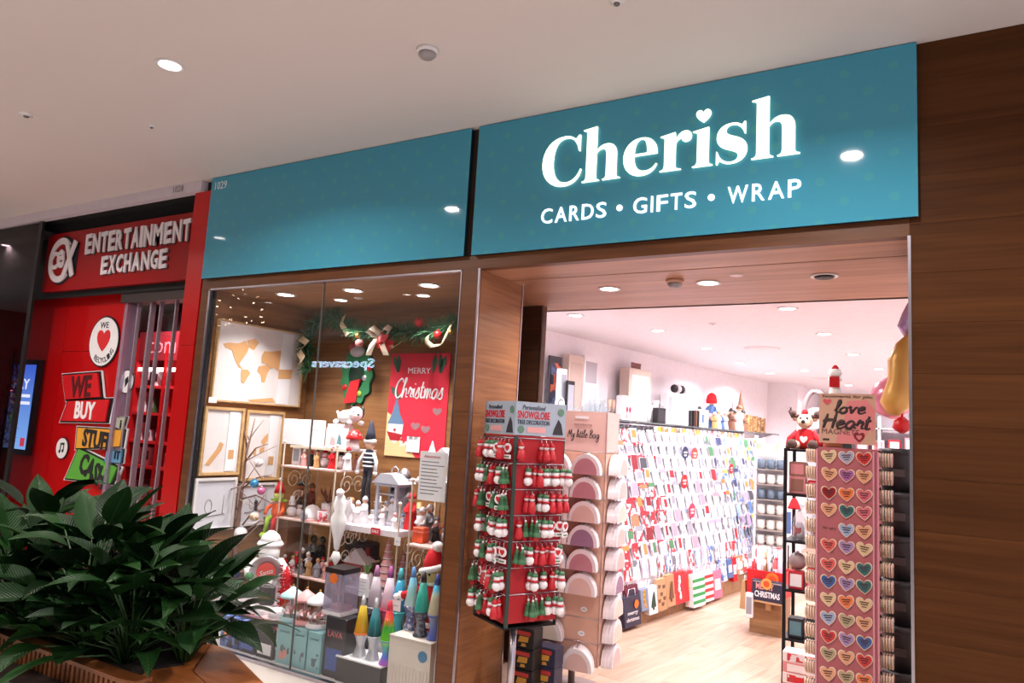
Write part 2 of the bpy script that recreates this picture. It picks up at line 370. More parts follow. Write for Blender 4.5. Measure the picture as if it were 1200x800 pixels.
# ================================================================== SETTING
mall_floor_m = mat('cream_floor_tile', (214, 204, 196), .3, var=.05, vscale=3)
sbuild(MB().b2((-16, -9, -.05), (4, .02, 0)), 'floor', mall_floor_m)
sbuild(MB().b2((-16, -9, ZC), (4, .3, ZC + .1)), 'ceiling', CEILW)
sbuild(MB().b2((-16, -9.2, 0), (4, -9, ZC)), 'wall_opposite', mat('far_shopfront_grey', (70, 62, 64), .6))
sbuild(MB().b2((-16.1, -9, 0), (-16, .05, ZC)), 'wall_light_stop', mat('light_stop_maroon', (96, 50, 48), .6))  # unseen wall added to keep bright world light out of the dark glass

# oak shopfront
wf = struct('wall_front')
def board_rows(parent, x0, x1, y0, y1, z0, z1, step, m, name='panel'):
    z = z0
    while z < z1 - .02:
        h = min(step, z1 - z)
        o = MB().cbox(((x1 - x0) / 2, (y1 - y0) / 2, (h - .0012) / 2), (x1 - x0, y1 - y0, h - .0007), .0007).build(name, m, parent, (x0, y0, z)); z += h
board_rows(wf, -.106, 2.4, 0, .05, 0, ZC, .215, OAK)
board_rows(wf, -2.437, -2.3165, 0, .03, 0, ZS, .845, OAKPOST)
board_rows(wf, -4.84, -4.752, 0, .04, 0, ZS, .845, OAKPOST)
MB().b2((0, 0, 0), (4.734, .06, .078)).build('header_board', OAKPOST, wf, (-4.84, .002, ZS))
MB().b2((-4.84, .012, ZS + .078), (-.106, .1, ZC)).build('backing', mat('dark_backing', (58, 38, 26), .7), wf)
# reveal of the doorway, the pocket and the shaded post behind it
wl = struct('wall_left'); OAKREV = wood('oak_reveal', (120, 72, 40), (166, 112, 70), .42, per_obj=.05)
for k in range(3): MB().b2((0, 0, 0), (.489, .03, .842)).build('reveal_panel', OAKREV, wl, (-2.317, .03, .844 * k), PI / 2)
MB().b2((0, 0, 0), (.09, .016, ZS)).build('reveal_panel', OAKPOST, wl, (-2.437, .503, 0))
shadedoak = wood('shaded_oak', (62, 38, 24), (92, 60, 40), .5, per_obj=.03)  # shade on the camera-facing post put into this darker colour
MB().b2((0, 0, 0), (.03, .67, ZS)).build('pocket_panel', shadedoak, wl, (-2.75, .52, 0))
MB().b2((0, 0, 0), (.31, .016, ZS)).build('pocket_panel', shadedoak, wl, (-2.747, .53, 0))
MB().b2((0, 0, 0), (.2, .06, ZS)).build('post', shadedoak, wl, (-2.722, 1.19, 0))
wr = struct('wall_right')
MB().b2((-.1, .05, 0), (-.07, .5, ZS)).build('reveal_panel', OAKPOST, wr)
MB().b2((-.07, .48, 0), (.56, .5, ZI)).build('return_panel', SHOPWHITE, wr)
MB().b2((.5, .5, 0), (.56, 11, ZI)).build('plaster', SHOPWHITE, wr)
# soffit in two boards with the dark slot of the shutter between them
cs = struct('ceiling')
MB().b2((0, 0, 0), (2.23, .288, .04)).build('soffit_board', OAKSOF, cs, (-2.34, .062, ZS))
MB().b2((0, 0, 0), (2.23, .15, .04)).build('soffit_board', OAKSOF, cs, (-2.34, .365, ZS))
MB().b2((0, 0, 0), (2.65, .938, .04)).build('soffit_board', OAKSOF, cs, (-2.76, .515, ZS))
MB().b2((-2.76, .3, ZS + .03), (.14, .4, ZS + .06)).build('shutter_slot', BLACKM, cs)
MB().b2((-2.70, 1.405, ZS + .0), (.14, 1.453, ZI)).build('soffit_edge', OAKSOF, cs)
# shop shell: left wall turned nine degrees from the doorway axis
SK = .16                                                  # dx per dy of the card wall
def wallx(y, off=0.0): return -3.07 + SK * (y - 3.88) + off
sl = math.sqrt(1 + SK * SK); SA = -math.atan(SK)          # turn that lays +y along the card wall
ws = struct('wall_left')
MB().prism([(wallx(1.25), 1.25), (wallx(8.45), 8.45), (wallx(8.45) - .1, 8.45), (wallx(1.25) - .1, 1.25)], 0, ZI, 'xy').build('plaster', SHOPWHITE, ws)
MB().b2((-3.7, 1.1, 0), (-2.722, 1.25, ZI)).build('plaster', SHOPWHITE, ws)
wb = struct('wall_back')
MB().b2((-2.5, 8.42, 0), (-1.9, 8.55, ZI)).build('plaster', SHOPWHITE, wb)
MB().b2((-2.1, 8.55, 0), (-1.9, 11, ZI)).build('plaster', SHOPWHITE, wb)
MB().b2((-2.1, 10.9, 0), (.56, 11, ZI)).build('plaster', SHOPWHITE, wb)
sbuild(MB().b2((-3.7, 1.453, ZI), (.56, 11, ZI + .06)), 'ceiling', SHOPWHITE)
# shop floor of oak planks, laid along the card wall
fl = struct('floor')
MB().b2((-3.8, .02, -.05), (.56, 11, -.008)).build('screed', mat('floor_screed', (120, 92, 70), .7), fl)
rr = random.Random(3)
for i in range(-9, 26):
    u = -.19 * i; y = -.4 - rr.random() * 1.2
    while y < 11:
        L = 1.25
        a0, a1 = max(y, .03), min(y + L, 10.9)
        xm = u - .05 + SK * ((a0 + a1) / 2)
        if a1 - a0 > .08 and -3.6 < xm < .45 and not (a1 > 4.6 and i % 2 and False):
            near = (a0 + a1) / 2 < 6.2 and -2.6 < xm < -.2
            if near:
                ln = (a1 - a0) * sl
                MB().b2((-ln / 2 + .001, -.0935, -.008), (ln / 2 - .001, .0935, 0)).build('plank', PLANK, fl, (xm, (a0 + a1) / 2, 0), SA + PI / 2)
        y += L
MB().prism([(-3.8, 6.2), (.56, 6.2), (.56, 11), (-3.8, 11)], -.007, -.001, 'xy').build('far_floor', PLANK, fl)
MB().b2((-.35, .03, -.007), (.56, 6.2, -.001)).build('far_floor', PLANK, fl)
MB().b2((-3.8, 1.3, -.007), (-2.3, 6.2, -.0015)).build('far_floor', PLANK, fl)
MB().b2((-2.33, .0, -.006), (-.1, .06, .002)).build('threshold', STEEL, fl)
# display window box
dw = struct('wall_back')
MB().b2((0, 0, 0), (2.05, .03, 2.6)).build('window_back_panel', OAKWIN, dw, (-4.77, 1.06, 0))
dl = struct('wall_left'); MB().b2((0, 0, 0), (1.0, .024, 2.6)).build('window_side_panel', OAKWIN, dl, (-4.734, .05, 0), PI / 2)
sbuild(MB().b2((-4.77, .05, ZS), (-2.75, 1.09, ZS + .04)).b2((-2.75, .05, ZS), (-2.437, .5, ZS + .04)), 'ceiling', OAKWIN)
sbuild(MB().b2((-4.77, .02, 0), (-2.72, 1.09, .02)).b2((-2.73, .02, 0), (-2.44, .5, .0199)), 'floor', mat('window_floor', (214, 208, 208), .5))
win = struct('window_1')
GLASS = glass('shop_window_glass', (.985, .99, .99), 1.5)
MB().b2((-4.738, .018, .02), (-3.58, .026, 2.522)).build('pane', GLASS, win)
MB().b2((-3.574, .018, .02), (-2.446, .026, 2.522)).build('pane', GLASS, win)
MB().b2((-3.58, .016, .02), (-3.574, .028, 2.52)).build('pane_joint', mat('pane_edge', (96, 92, 88), .4), win)
for a, b in (((-4.752, -.004, 0), (-4.735, .03, ZS)), ((-2.444, -.004, 0), (-2.437, .03, ZS)), ((-4.752, -.004, 2.519), (-2.437, .03, ZS)), ((-4.752, -.004, 0), (-2.437, .03, .022))):
    MB().b2(a, b).build('frame_bar', STEEL, win)
MB().b2((-4.734, .01, .02), (-4.72, .045, 2.52)).build('gasket', BLACK, win)
# metal edge strips
sbuild(MB().b2((-2.319, -.006, 0), (-2.309, .006, ZS)), 'trim_1', STEEL)
sbuild(MB().b2((-2.319, .513, 0), (-2.312, .523, ZS)), 'trim_2', STEEL)
sbuild(MB().b2((-.114, -.006, 0), (-.102, .006, ZS)), 'trim_3', STEEL)
sbuild(MB().b2((-2.53, 1.186, 0), (-2.524, 1.19, ZS)), 'trim_4', STEEL)

# ------------------------------------------------------------------ neighbouring red shop
trim5 = MB().b2((-12, -.03, 3.315), (-4.945, .03, 3.399)).build('trim_5', mat('lilac_white_fascia', (206, 196, 206), .6)); trim5['kind'] = 'structure'
text(MB(), '1028', (-5.23, -.031, 3.362), .13, .05, depth=.001).build('shop_number', mat('grey_ink', (110, 105, 112), .6), trim5)
cw = struct('wall_front')
MB().b2((-12, .18, 2.6), (-4.85, .2, 3.4)).b2((-7.5, .03, 3.33), (-4.86, .2, 3.4)).build('recess', BLACKM, cw)
MB().b2((-5.05, 0, 0), (-4.86, .35, 2.1)).build('red_post', CEXRED, cw)
MB().b2((-5.05, 0, 2.103), (-4.86, .35, 3.315)).build('red_post', CEXRED, cw)
MB().b2((-9.3, .3, 0), (-7.25, .36, 3.2)).build('red_panel', CEXRED, cw)
MB().b2((-7.244, .3, 0), (-6.22, .36, 2.1)).build('red_panel', CEXRED, cw)
MB().b2((-7.244, .3, 2.106), (-6.22, .36, 3.2)).build('red_panel', CEXRED, cw)
ci = struct('wall_back')
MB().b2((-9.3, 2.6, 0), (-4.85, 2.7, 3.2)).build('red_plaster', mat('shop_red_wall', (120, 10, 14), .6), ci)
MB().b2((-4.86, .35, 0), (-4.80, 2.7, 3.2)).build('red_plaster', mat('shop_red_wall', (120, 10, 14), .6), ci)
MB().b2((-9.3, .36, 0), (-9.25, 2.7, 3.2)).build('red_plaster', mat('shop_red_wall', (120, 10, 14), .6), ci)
sbuild(MB().b2((-12, .37, 2.9), (-4.8, 2.7, 3.0)), 'ceiling', mat('dark_ceiling', (40, 36, 42), .6))
sbuild(MB().b2((-12, .02, -.05), (-4.8, 2.7, 0)), 'floor', mat('grey_floor', (120, 114, 114), .4))
MB().b2((-12, .0, 0), (-7.36, .012, 3.3)).build('window_2', glass('dark_shop_glass', (.42, .36, .38), 1.5), None)['kind'] = 'structure'
sbuild(MB().b2((-7.36, -.004, 0), (-7.30, .02, 3.31)), 'trim_6', BLACK)

# folding glass door of the red shop, its uprights seen on edge
d1 = struct('door_1')
RAIL = mat('door_rail', (196, 190, 206), .25, .6)
for px, w, m in ((151, .085, glass('pale_door_edge', (.75, .72, .80), 1.5, .05, .35, (190, 180, 205))), (161, .03, RAIL), (177, .045, RAIL), (187, .03, RAIL), (205, .03, RAIL)):
    p = onY(px, 380, .28); MB().b2((-w / 4, -w / 2, .02), (w / 4, w / 2, 2.52)).build('upright', m, d1, (p.x, .28, 0))
MB().b2((-6.22, .2, 2.52), (-5.05, .36, 2.66)).build('head_rail', mat('door_head', (70, 62, 62), .4, .3), d1)
for a, b in ((161, 177), (187, 205)):
    pa, pb = onY(a, 380, .28).x, onY(b, 380, .28).x
    MB().b2((pa + .016, .276, .03), (pb - .02, .284, 2.52)).build('pane', GLASS, d1)

sbuild(MB().b2((-12, .03, 3.2), (-7.36, .3, 3.24)), 'ceiling', mat('dark_ceiling', (40, 36, 42), .6))
# ------------------------------------------------------------------ ceiling lamps and fittings
downlight(onZ(199, 76, ZC), MALL_W, 'mall', 'lit round downlight in the white mall ceiling above the red shop', r=.055)
for k, (x, y) in enumerate(((-6.39, -1.31), (-.45, -1.28), (-9.2, -1.4), (-3.4, -4.3), (-6.4, -4.3), (-.45, -4.3), (-9.2, -4.3), (-3.4, -7.2), (-7.5, -7.2), (1.6, -1.3))):
    downlight((x, y, ZC), MALL_W, 'mall', 'lit mall ceiling lamp outside the picture, %s in order away from the shopfronts' % place(k), 'mall ceiling lamps outside the picture', r=.055)
def smoke(p, label, m):
    t = thing('smoke_detector', label, 'smoke detector', p)
    MB().lathe([(.052, 0), (.052, -.012), (.046, -.02)], 20).build('base', m, t)
    MB().lathe([(.042, -.019), (.042, -.03), (.030, -.044), (.012, -.048), (.0001, -.048)], 20).build('sensor_head', mat('detector_grey', (150, 144, 146), .5), t)
smoke(onZ(501, 58, ZC), 'round grey smoke detector on the white mall ceiling', TRIMW)
smoke(onZ(791, 328, ZS), 'small smoke detector on the oak soffit between two lit lamps', mat('detector_tan', (196, 150, 126), .5))
for (px, py), l, r in (((31, 134), 'flush round sprinkler cap on the mall ceiling, leftmost of the three', .045), ((178, 147), 'small sprinkler cap on the mall ceiling below the lit lamp', .026), ((723, 1), 'sprinkler cap at the top edge of the picture, on the mall ceiling', .035)):
    t = thing('sprinkler_cap', l, 'sprinkler', onZ(px, py, ZC))
    MB().lathe([(r, 0), (r * .95, -.004), (r * .6, -.005), (r * .55, -.012), (.0001, -.013)], 18).build('plate', TRIMW, t)
    MB().lathe([(r * .4, -.012), (r * .3, -.02), (.0001, -.021)], 12).build('head', mat('sprinkler_steel', (120, 112, 112), .4, .6), t)
downlight(onZ(714, 338, ZS), SOFFIT_W, 'soffit', 'lit soffit lamp left of the small smoke detector', r=.055)
downlight(onZ(830, 331, ZS), SOFFIT_W, 'soffit', 'bright lit soffit lamp right of the small smoke detector', r=.055)
t = thing('speaker_grille', 'flat round white plate on the oak soffit beside the bright lamp', 'ceiling plate', onZ(863, 322, ZS)); MB().lathe([(.038, 0), (.036, -.004), (.0001, -.005)], 20).build('plate', TRIMW, t); MB().lathe([(.03, -.005), (.028, -.006), (.0001, -.006)], 20).build('grille', PINKW, t)
t = thing('downlight', 'unlit black downlight with a white ring at the right of the oak soffit', 'ceiling lamp', onZ(966, 323, ZS))
MB().lathe([(.072, -.001), (.07, -.006), (.054, -.006), (.052, .002), (.072, .002)], 24).build('trim_ring', TRIMW, t)
MB().lathe([(.052, -.004), (.048, -.014), (.03, -.016), (.0001, -.010)], 20).build('baffle', BLACK, t)
SPOTS = [((771, 387), 'first row, nearest the doorway on the left'), ((923, 361), 'large and bright just behind the oak soffit'), ((966, 391), 'right of centre behind the bright one'), ((893, 408), None), ((828, 408), 'over the middle of the card wall'), ((867, 425), 'over the card wall, behind the middle one'), ((902, 437), 'over the far end of the card wall'), ((1000, 415), 'above the magnet stand'), ((1030, 432), 'above the black tubs at the right')]
for (px, py), l in SPOTS:
    p = onZ(px, py, ZI)
    if l: downlight(p, SHOP_W, 'shop', 'lit downlight in the white shop ceiling, ' + l, r=.055)
    else:
        t = thing('ceiling_vent', 'large flat round vent in the white shop ceiling', 'vent', p); MB().lathe([(.17, 0), (.165, -.012), (.12, -.02), (.0001, -.02)], 28).build('diffuser', SHOPWHITE, t); MB().lathe([(.18, 0), (.18, -.003), (.17, -.003)], 28).build('rim', TRIMW, t)
for (px, py), l in (((835, 379), 'small sprinkler cap on the shop ceiling left of the bright lamp'), ((964, 443), 'wide flat plate on the shop ceiling above the small santa')):
    t = thing('sprinkler_cap', l, 'sprinkler', onZ(px, py, ZI)); r = .03 if px < 900 else .16
    MB().lathe([(r, 0), (r * .95, -.006), (.0001, -.007)], 20).build('plate', TRIMW, t); MB().lathe([(r * .4, -.006), (r * .3, -.014), (.0001, -.015)], 12).build('head', TRIMW, t)
for k, (x, y) in enumerate(((-1.2, 8.6), (-.2, 7.6), (-.5, 9.8), (-1.5, 6.4), (-.1, 1.8), (-.0, 4.2), (-2.6, 1.9))):
    downlight((x, y, ZI), SHOP_W, 'shop', 'lit shop ceiling lamp hidden from the doorway, %s of the hidden ones' % place(k), 'hidden shop ceiling lamps', r=.055)
for (px, py), l in (((335, 345), 'left'), ((414, 340), 'middle'), ((503, 334), 'right')):
    downlight(onZ(px, py, ZS), WINDOW_W, 'window', '%s lamp of the three lit in the oak top of the display window' % l, r=.06)
t = thing('sprinkler_cap', 'small white cap on the window ceiling behind its middle lamp', 'sprinkler', onZ(420, 349, ZS)); MB().lathe([(.035, 0), (.033, -.005), (.0001, -.006)], 18).build('plate', TRIMW, t); MB().lathe([(.015, -.005), (.01, -.012), (.0001, -.013)], 12).build('head', TRIMW, t)
for x in (-4.0, -3.2):
    downlight((x, .62, ZS), WINDOW_W * .8, 'window', 'added rear window lamp, %s of the two smaller ones behind the visible row' % ('left' if x < -3.6 else 'right'), 'added display window fill lamps', r=.045)  # rear pair added to brighten the display, beyond the three visible lamps
for k, (x, y) in enumerate(((-5.6, 1.2), (-6.1, 1.9), (-5.3, 2.1), (-8.6, 1.4))):
    downlight((x, y, 2.9), CEX_W, 'red', '%s lamp in the dark ceiling of the red shop' % place(k), 'lamps of the red shop', r=.05)

downlight((-7.1, 1.0, 2.9), 34.0, 'red', 'unseen strong lamp added to brighten the gadget cabinet', 'lamps of the red shop', r=.05)  # added because the cabinet shelves came out dark; no such lamp is seen
downlight((-8.3, .16, 3.2), 9.0, 'red', 'unseen lamp added to light the red wall behind the dark shop glass', 'lamps of the red shop', r=.05)  # added fill so the red wall shows through the glass
# ================================================================== SIGNS
def teal_mat():
    m = bpy.data.materials.new('teal_sign_face'); m.use_nodes = True; nt = m.node_tree; b = nt.nodes['Principled BSDF']; L = nt.links; N = nt.nodes.new
    b.inputs['Roughness'].default_value = .045; b.inputs['Specular IOR Level'].default_value = .45
    tc = N('ShaderNodeTexCoord'); sx = N('ShaderNodeSeparateXYZ'); L.new(tc.outputs['Object'], sx.inputs[0])
    def mth(op, a, bb=None, v=None):
        n = N('ShaderNodeMath'); n.operation = op
        if hasattr(a, 'links'): L.new(a, n.inputs[0])
        else: n.inputs[0].default_value = a
        if bb is not None: L.new(bb, n.inputs[1])
        if v is not None: n.inputs[1].default_value = v
        return n.outputs[0]
    ds = []
    for op in ('ADD', 'SUBTRACT'):
        q = mth('DIVIDE', mth(op, sx.outputs[0], sx.outputs[2]), v=.2); fr = mth('SUBTRACT', mth('FRACT', q), v=.5); ds.append(mth('MULTIPLY', fr, fr))
    d = mth('LESS_THAN', mth('ADD', ds[0], ds[1]), v=.022)
    mx = N('ShaderNodeMix'); mx.data_type = 'RGBA'; mx.inputs[6].default_value = S(62, 150, 178); mx.inputs[7].default_value = S(70, 156, 172)
    L.new(d, mx.inputs[0]); L.new(mx.outputs[2], b.inputs['Base Color']); return m
TEAL = teal_mat()
LETTER = mat('lit_letter', (250, 255, 235), .4, emit=(252, 255, 222), es=1.35, var=0)
LETTER2 = mat('lit_small_letter', (240, 245, 245), .4, emit=(240, 246, 246), es=.9, var=0)
SIGNEDGE = mat('sign_edge', (18, 40, 50), .4)
def signboard(x0, x1, label):
    t = thing('sign_board', label, 'shop sign', (x0, 0, 2.606))
    MB().b2((0, -.03, 0), (x1 - x0, -.026, .789)).build('face', TEAL, t)
    MB().b2((.006, -.026, .004), (x1 - x0 - .006, .012, .785)).build('tray', SIGNEDGE, t)
    return t
s1 = signboard(-4.818, -2.417, 'blank teal sign board with pale dots and the number 1029')
text(MB(), '1029', (.111, -.031, .722), .135, .06, depth=.001).build('shop_number', mat('pale_ink', (220, 232, 236), .5), s1)
s2 = signboard(-2.362, -.072, 'teal sign board with the glowing word Cherish above the doorway')
GL = {'C': ('M 600 700 L 600 460 L 574 460 C 550 600 480 672 390 672 C 270 672 210 560 210 352 C 210 150 295 45 410 45 C 500 45 570 110 605 215 L 628 208 C 600 60 500 -15 365 -15 C 165 -15 40 140 40 345 C 40 560 175 712 370 712 C 440 712 490 690 532 652 L 572 700 Z', 645),
      'h': ('M 10 0 L 10 22 C 50 24 65 40 65 80 L 65 690 C 65 715 50 728 10 732 L 10 750 L 215 778 L 215 430 C 245 480 295 512 355 512 C 445 512 495 455 495 350 L 495 80 C 495 40 510 24 548 22 L 548 0 L 295 0 L 295 22 C 330 24 345 40 345 80 L 345 340 C 345 405 325 438 287 438 C 255 438 230 420 215 390 L 215 80 C 215 40 228 24 262 22 L 262 0 Z', 560),
      'e': ('M 485 290 C 485 430 402 512 275 512 C 130 512 32 400 32 248 C 32 90 130 -12 275 -12 C 382 -12 455 40 487 132 L 465 142 C 432 85 388 58 328 58 C 240 58 186 130 184 262 L 485 262 Z M 186 298 C 188 410 218 482 268 482 C 318 482 345 420 345 298 Z', 515),
      'r': ('M 10 0 L 10 22 C 50 24 65 40 65 80 L 65 420 C 65 445 50 457 10 460 L 10 478 L 208 514 L 215 420 C 240 480 278 514 328 514 C 378 514 410 482 410 435 C 410 388 378 358 338 358 C 300 358 282 382 276 412 C 242 408 215 380 215 335 L 215 80 C 215 40 232 24 285 22 L 285 0 Z', 418),
      'i': ('M 10 0 L 10 22 C 50 24 65 40 65 80 L 65 420 C 65 445 50 457 10 460 L 10 478 L 215 514 L 215 80 C 215 40 228 24 262 22 L 262 0 Z M 140 572 C 85 612 45 650 45 694 C 45 728 70 748 98 748 C 118 748 134 734 140 714 C 146 734 162 748 182 748 C 210 748 235 728 235 694 C 235 650 195 612 140 572 Z', 270),
      's': ('M 38 170 L 60 170 C 85 72 145 20 215 20 C 262 20 290 45 290 80 C 290 120 255 140 190 165 C 95 200 42 245 42 338 C 42 447 120 514 225 514 C 275 514 310 500 336 476 L 364 512 L 386 512 L 386 348 L 364 348 C 338 435 290 482 230 482 C 188 482 160 457 160 424 C 160 387 192 365 256 340 C 356 302 404 255 404 165 C 404 60 326 -12 215 -12 C 155 -12 110 8 80 38 L 57 -10 L 38 -10 Z', 445)}
adv = [GL[c][1] - (14 if c != 'C' else 24) for c in 'Cherish']; tot = sum(adv) + 14 - 50
X0, X1 = -1.912 + 2.362, -.545 + 2.362
kx = (X1 - X0) / tot; kz = (3.258 - 2.951) / 768; u = -40 * kx
for c, a in zip('Cherish', adv):
    mb = outline_mesh(bez(GL[c][0]), .012, lambda x, y, z, u=u: (X0 + u + x * kx, -.038 + z, 2.951 - 2.606 + y * kz), 6.0); mb.build('letter', LETTER, s2); u += a * kx
def tagline(s, x0, x1, zc, h):
    w = {' ': .42, 'I': .34, '.': .42}
    ad = [w.get(c, {'W': 1.12, 'G': .86, 'A': .84, 'D': .8, 'C': .8}.get(c, .68)) for c in s]; k = (x1 - x0) / sum(ad); u = x0
    for c, a in zip(s, ad):
        if c == '.': MB().lathe([(.017, -.004), (.017, .004)], 16, (u + a * k / 2, -.034, zc), axis='Y').build('bullet', LETTER2, s2)
        elif c != ' ': text(MB(), c, (u + a * k / 2, -.034, zc), a * k * (.8 if c != 'I' else .3), h, depth=.008, bold=.006, res=3).build('letter', LETTER2, s2)
        u += a * k
tagline('CARDS . GIFTS . WRAP', -1.912 + 2.362, -.535 + 2.362, 2.79 - 2.606, .085)

# red fascia of the neighbouring shop
fs = thing('sign_board', 'red fascia sign with white words and a round badge over the red shop', 'shop sign', (-7.41, .12, 2.655))
MB().b2((0, 0, 0), (2.36, .05, .56)).build('face', mat('fascia_red', (150, 12, 16), .3, spec=.25), fs)
WLET = mat('white_sign_letter', (226, 220, 226), .5)
def fpos(px, py): p = onY(px, py, .12); return (p.x + 7.41, p.z - 2.655)
def fascia_word(s, pa, pb, h):
    (xa, za), (xb, zb) = fpos(*pa), fpos(*pb); n = len(s)
    ad = [{'I': .42, 'M': 1.18, 'N': 1.06, 'A': 1.02}.get(ch, .92) for ch in s]; k = (xb - xa) / sum(ad); u = xa
    for c, av in zip(s, ad):
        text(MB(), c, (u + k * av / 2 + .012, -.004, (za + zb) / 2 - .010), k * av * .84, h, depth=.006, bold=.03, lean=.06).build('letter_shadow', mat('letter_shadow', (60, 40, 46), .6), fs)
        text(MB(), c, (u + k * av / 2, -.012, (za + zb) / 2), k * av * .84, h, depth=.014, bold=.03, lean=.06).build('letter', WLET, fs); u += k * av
fascia_word('ENTERTAINMENT', (102, 285), (226, 271), .185)
fascia_word('EXCHANGE', (120, 311), (198, 303), .165)
bx, bz = fpos(74, 305); NVB = mat('navy_black', (22, 20, 34), .5)
def ring(r0, r1, a0, a1, n=26, cx=0, cz=0, sx=1.0): 
    o_ = [(cx + math.cos(a0 + (a1 - a0) * k / n) * r1 * sx, cz + math.sin(a0 + (a1 - a0) * k / n) * r1) for k in range(n + 1)]
    return o_ + [(cx + math.cos(a0 + (a1 - a0) * k / n) * r0 * sx, cz + math.sin(a0 + (a1 - a0) * k / n) * r0) for k in range(n, -1, -1)]
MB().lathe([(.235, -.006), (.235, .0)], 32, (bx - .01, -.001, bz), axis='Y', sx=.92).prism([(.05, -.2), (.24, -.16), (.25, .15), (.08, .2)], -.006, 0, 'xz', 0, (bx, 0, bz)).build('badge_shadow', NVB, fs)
MB().lathe([(.2, -.009), (.2, -.006)], 30, (bx - .02, -.001, bz), axis='Y', sx=.9).build('badge_face', mat('fascia_red', (150, 12, 16), .3, spec=.25), fs)
outline_mesh([ring(.155, .215, .75, 2 * PI - .75, 30, 0, 0, .92)], .012, lambda u, w, d: (bx - .02 + u, -.014 + d, bz + w)).build('badge_letter', WLET, fs)
outline_mesh([ring(.05, .085, .8, 2 * PI - .8, 18)], .012, lambda u, w, d: (bx - .10 + u, -.02 + d, bz + w)).build('badge_letter', WLET, fs)
text(MB(), 'e', (bx + .005, -.024, bz + .01), .12, .18, depth=.014, bold=.03).build('badge_letter', WLET, fs)
for a_ in (.42, -.42): MB().box((bx + .15, -.022 - .002 * (a_ > 0), bz), (.055, .012, .36), 0, 0, 0, a_).build('badge_letter', WLET, fs)

# lit word on the far side of the mall, seen mirrored in the window glass
of = thing('sign_board', 'lit pale word on the far mall side, mirrored in the display window', 'shop sign', (-11.06, -8.0, 2.80))
text(MB(), 'Specsavers', (0, 0, 0), 1.78, .26, rz=PI, depth=.03, bold=.012, lean=0).build('letters', mat('lit_far_letter', (210, 235, 255), .5, emit=(190, 225, 255), es=12, var=0), of)
MB().b2((-1.1, -.1, -.22), (1.1, -.04, .22)).build('panel', BLACKM, of)
fl_ = thing('fairy_lights', 'hanging string of tiny lit bulbs in the mall, mirrored as sparkles in the window glass', 'fairy lights', (-8.3, -3.0, 3.0)); f0 = Vector(fl_.location); rr = random.Random(5); wires = MB(); bulbs = MB()
for k in range(34):
    p = onY(rr.uniform(250, 306), rr.uniform(338, 382), 3.0) if k < 22 else onY(rr.uniform(266, 287), rr.uniform(305, 322), 3.0)
    q = Vector((p.x, -3.0, min(p.z, 3.36))) - f0; bulbs.ball(q, rr.uniform(.006, .010), 6); wires.tube([q, Vector((q.x, q.y, ZC - 3.0))], .001, 3)
wires.build('wires', DARKM, fl_); o = bulbs.build('bulbs', mat('tiny_bulb', (255, 236, 210), .5, emit=(255, 230, 200), es=60, var=0), fl_); o['kind'] = 'stuff'
# ================================================================== CONTENT OF THE RED SHOP
scn = thing('digital_screen', 'lit blue upright digital screen on the red wall', 'screen', (-7.80, .295, 1.56))
MB().b2((-.28, -.045, -.46), (.27, 0, .46)).build('bezel', BLACK, scn)
def gradient_screen():
    m = bpy.data.materials.new('blue_screen'); m.use_nodes = True; nt = m.node_tree; b = nt.nodes['Principled BSDF']; L = nt.links; N = nt.nodes.new
    tc = N('ShaderNodeTexCoord'); sp = N('ShaderNodeSeparateXYZ'); L.new(tc.outputs['Object'], sp.inputs[0])
    rp = N('ShaderNodeValToRGB'); mr = N('ShaderNodeMapRange'); mr.inputs[1].default_value = -.42; mr.inputs[2].default_value = .42; L.new(sp.outputs[2], mr.inputs[0]); L.new(mr.outputs[0], rp.inputs[0])
    rp.color_ramp.elements[0].color = S(120, 165, 225); rp.color_ramp.elements[1].color = S(52, 84, 190)
    L.new(rp.outputs[0], b.inputs['Emission Color']); b.inputs['Emission Strength'].default_value = 1.1; b.inputs['Base Color'].default_value = (0, 0, 0, 1); return m
MB().b2((-.235, -.049, -.41), (.225, -.046, .41)).build('display', gradient_screen(), scn)
WH = mat('screen_white', (225, 232, 250), .5, emit=(225, 232, 250), es=.9, var=0)
text(MB(), 'PAY', (0, -.05, .22), .3, .10, depth=.001, bold=.02).build('lettering', WH, scn)
MB().b2((-.19, -.051, .09), (.19, -.05, .12)).b2((-.16, -.051, .02), (.2, -.05, .05)).build('lines', WH, scn)
MB().lathe([(.07, -.001), (.07, 0)], 20, (-.07, -.05, -.12), axis='Y').build('green_disc', mat('screen_green', (120, 200, 130), .5, emit=(120, 200, 130), es=.8, var=0), scn)
MB().b2((.12, -.051, -.38), (.2, -.05, -.3)).build('red_square', mat('screen_red', (200, 60, 80), .5, emit=(200, 60, 80), es=.8, var=0), scn)
tt = thing('reflection_tree', 'added red and blue tinsel tree standing in for a reflection in the dark glass', 'christmas tree', onY(2, 520, .17)); rr = random.Random(9); mb = MB()  # tree added in place of red and blue decorations mirrored in the glass
for k in range(700):
    z = rr.uniform(0, .95); R_ = .02 + .11 * (1 - z); a = rr.uniform(0, 6.28); p = Vector((math.cos(a) * R_, math.sin(a) * R_ * .8, z)); dd = Vector((rr.gauss(0, 1), rr.gauss(0, 1), rr.gauss(0, 1))).normalized(); w = dd.orthogonal().normalized() * .005
    mb._add([p - w, p + w, p + dd * .05], [(0, 1, 2)], 0 if z > .35 else (1 if rr.random() < .6 else 0))
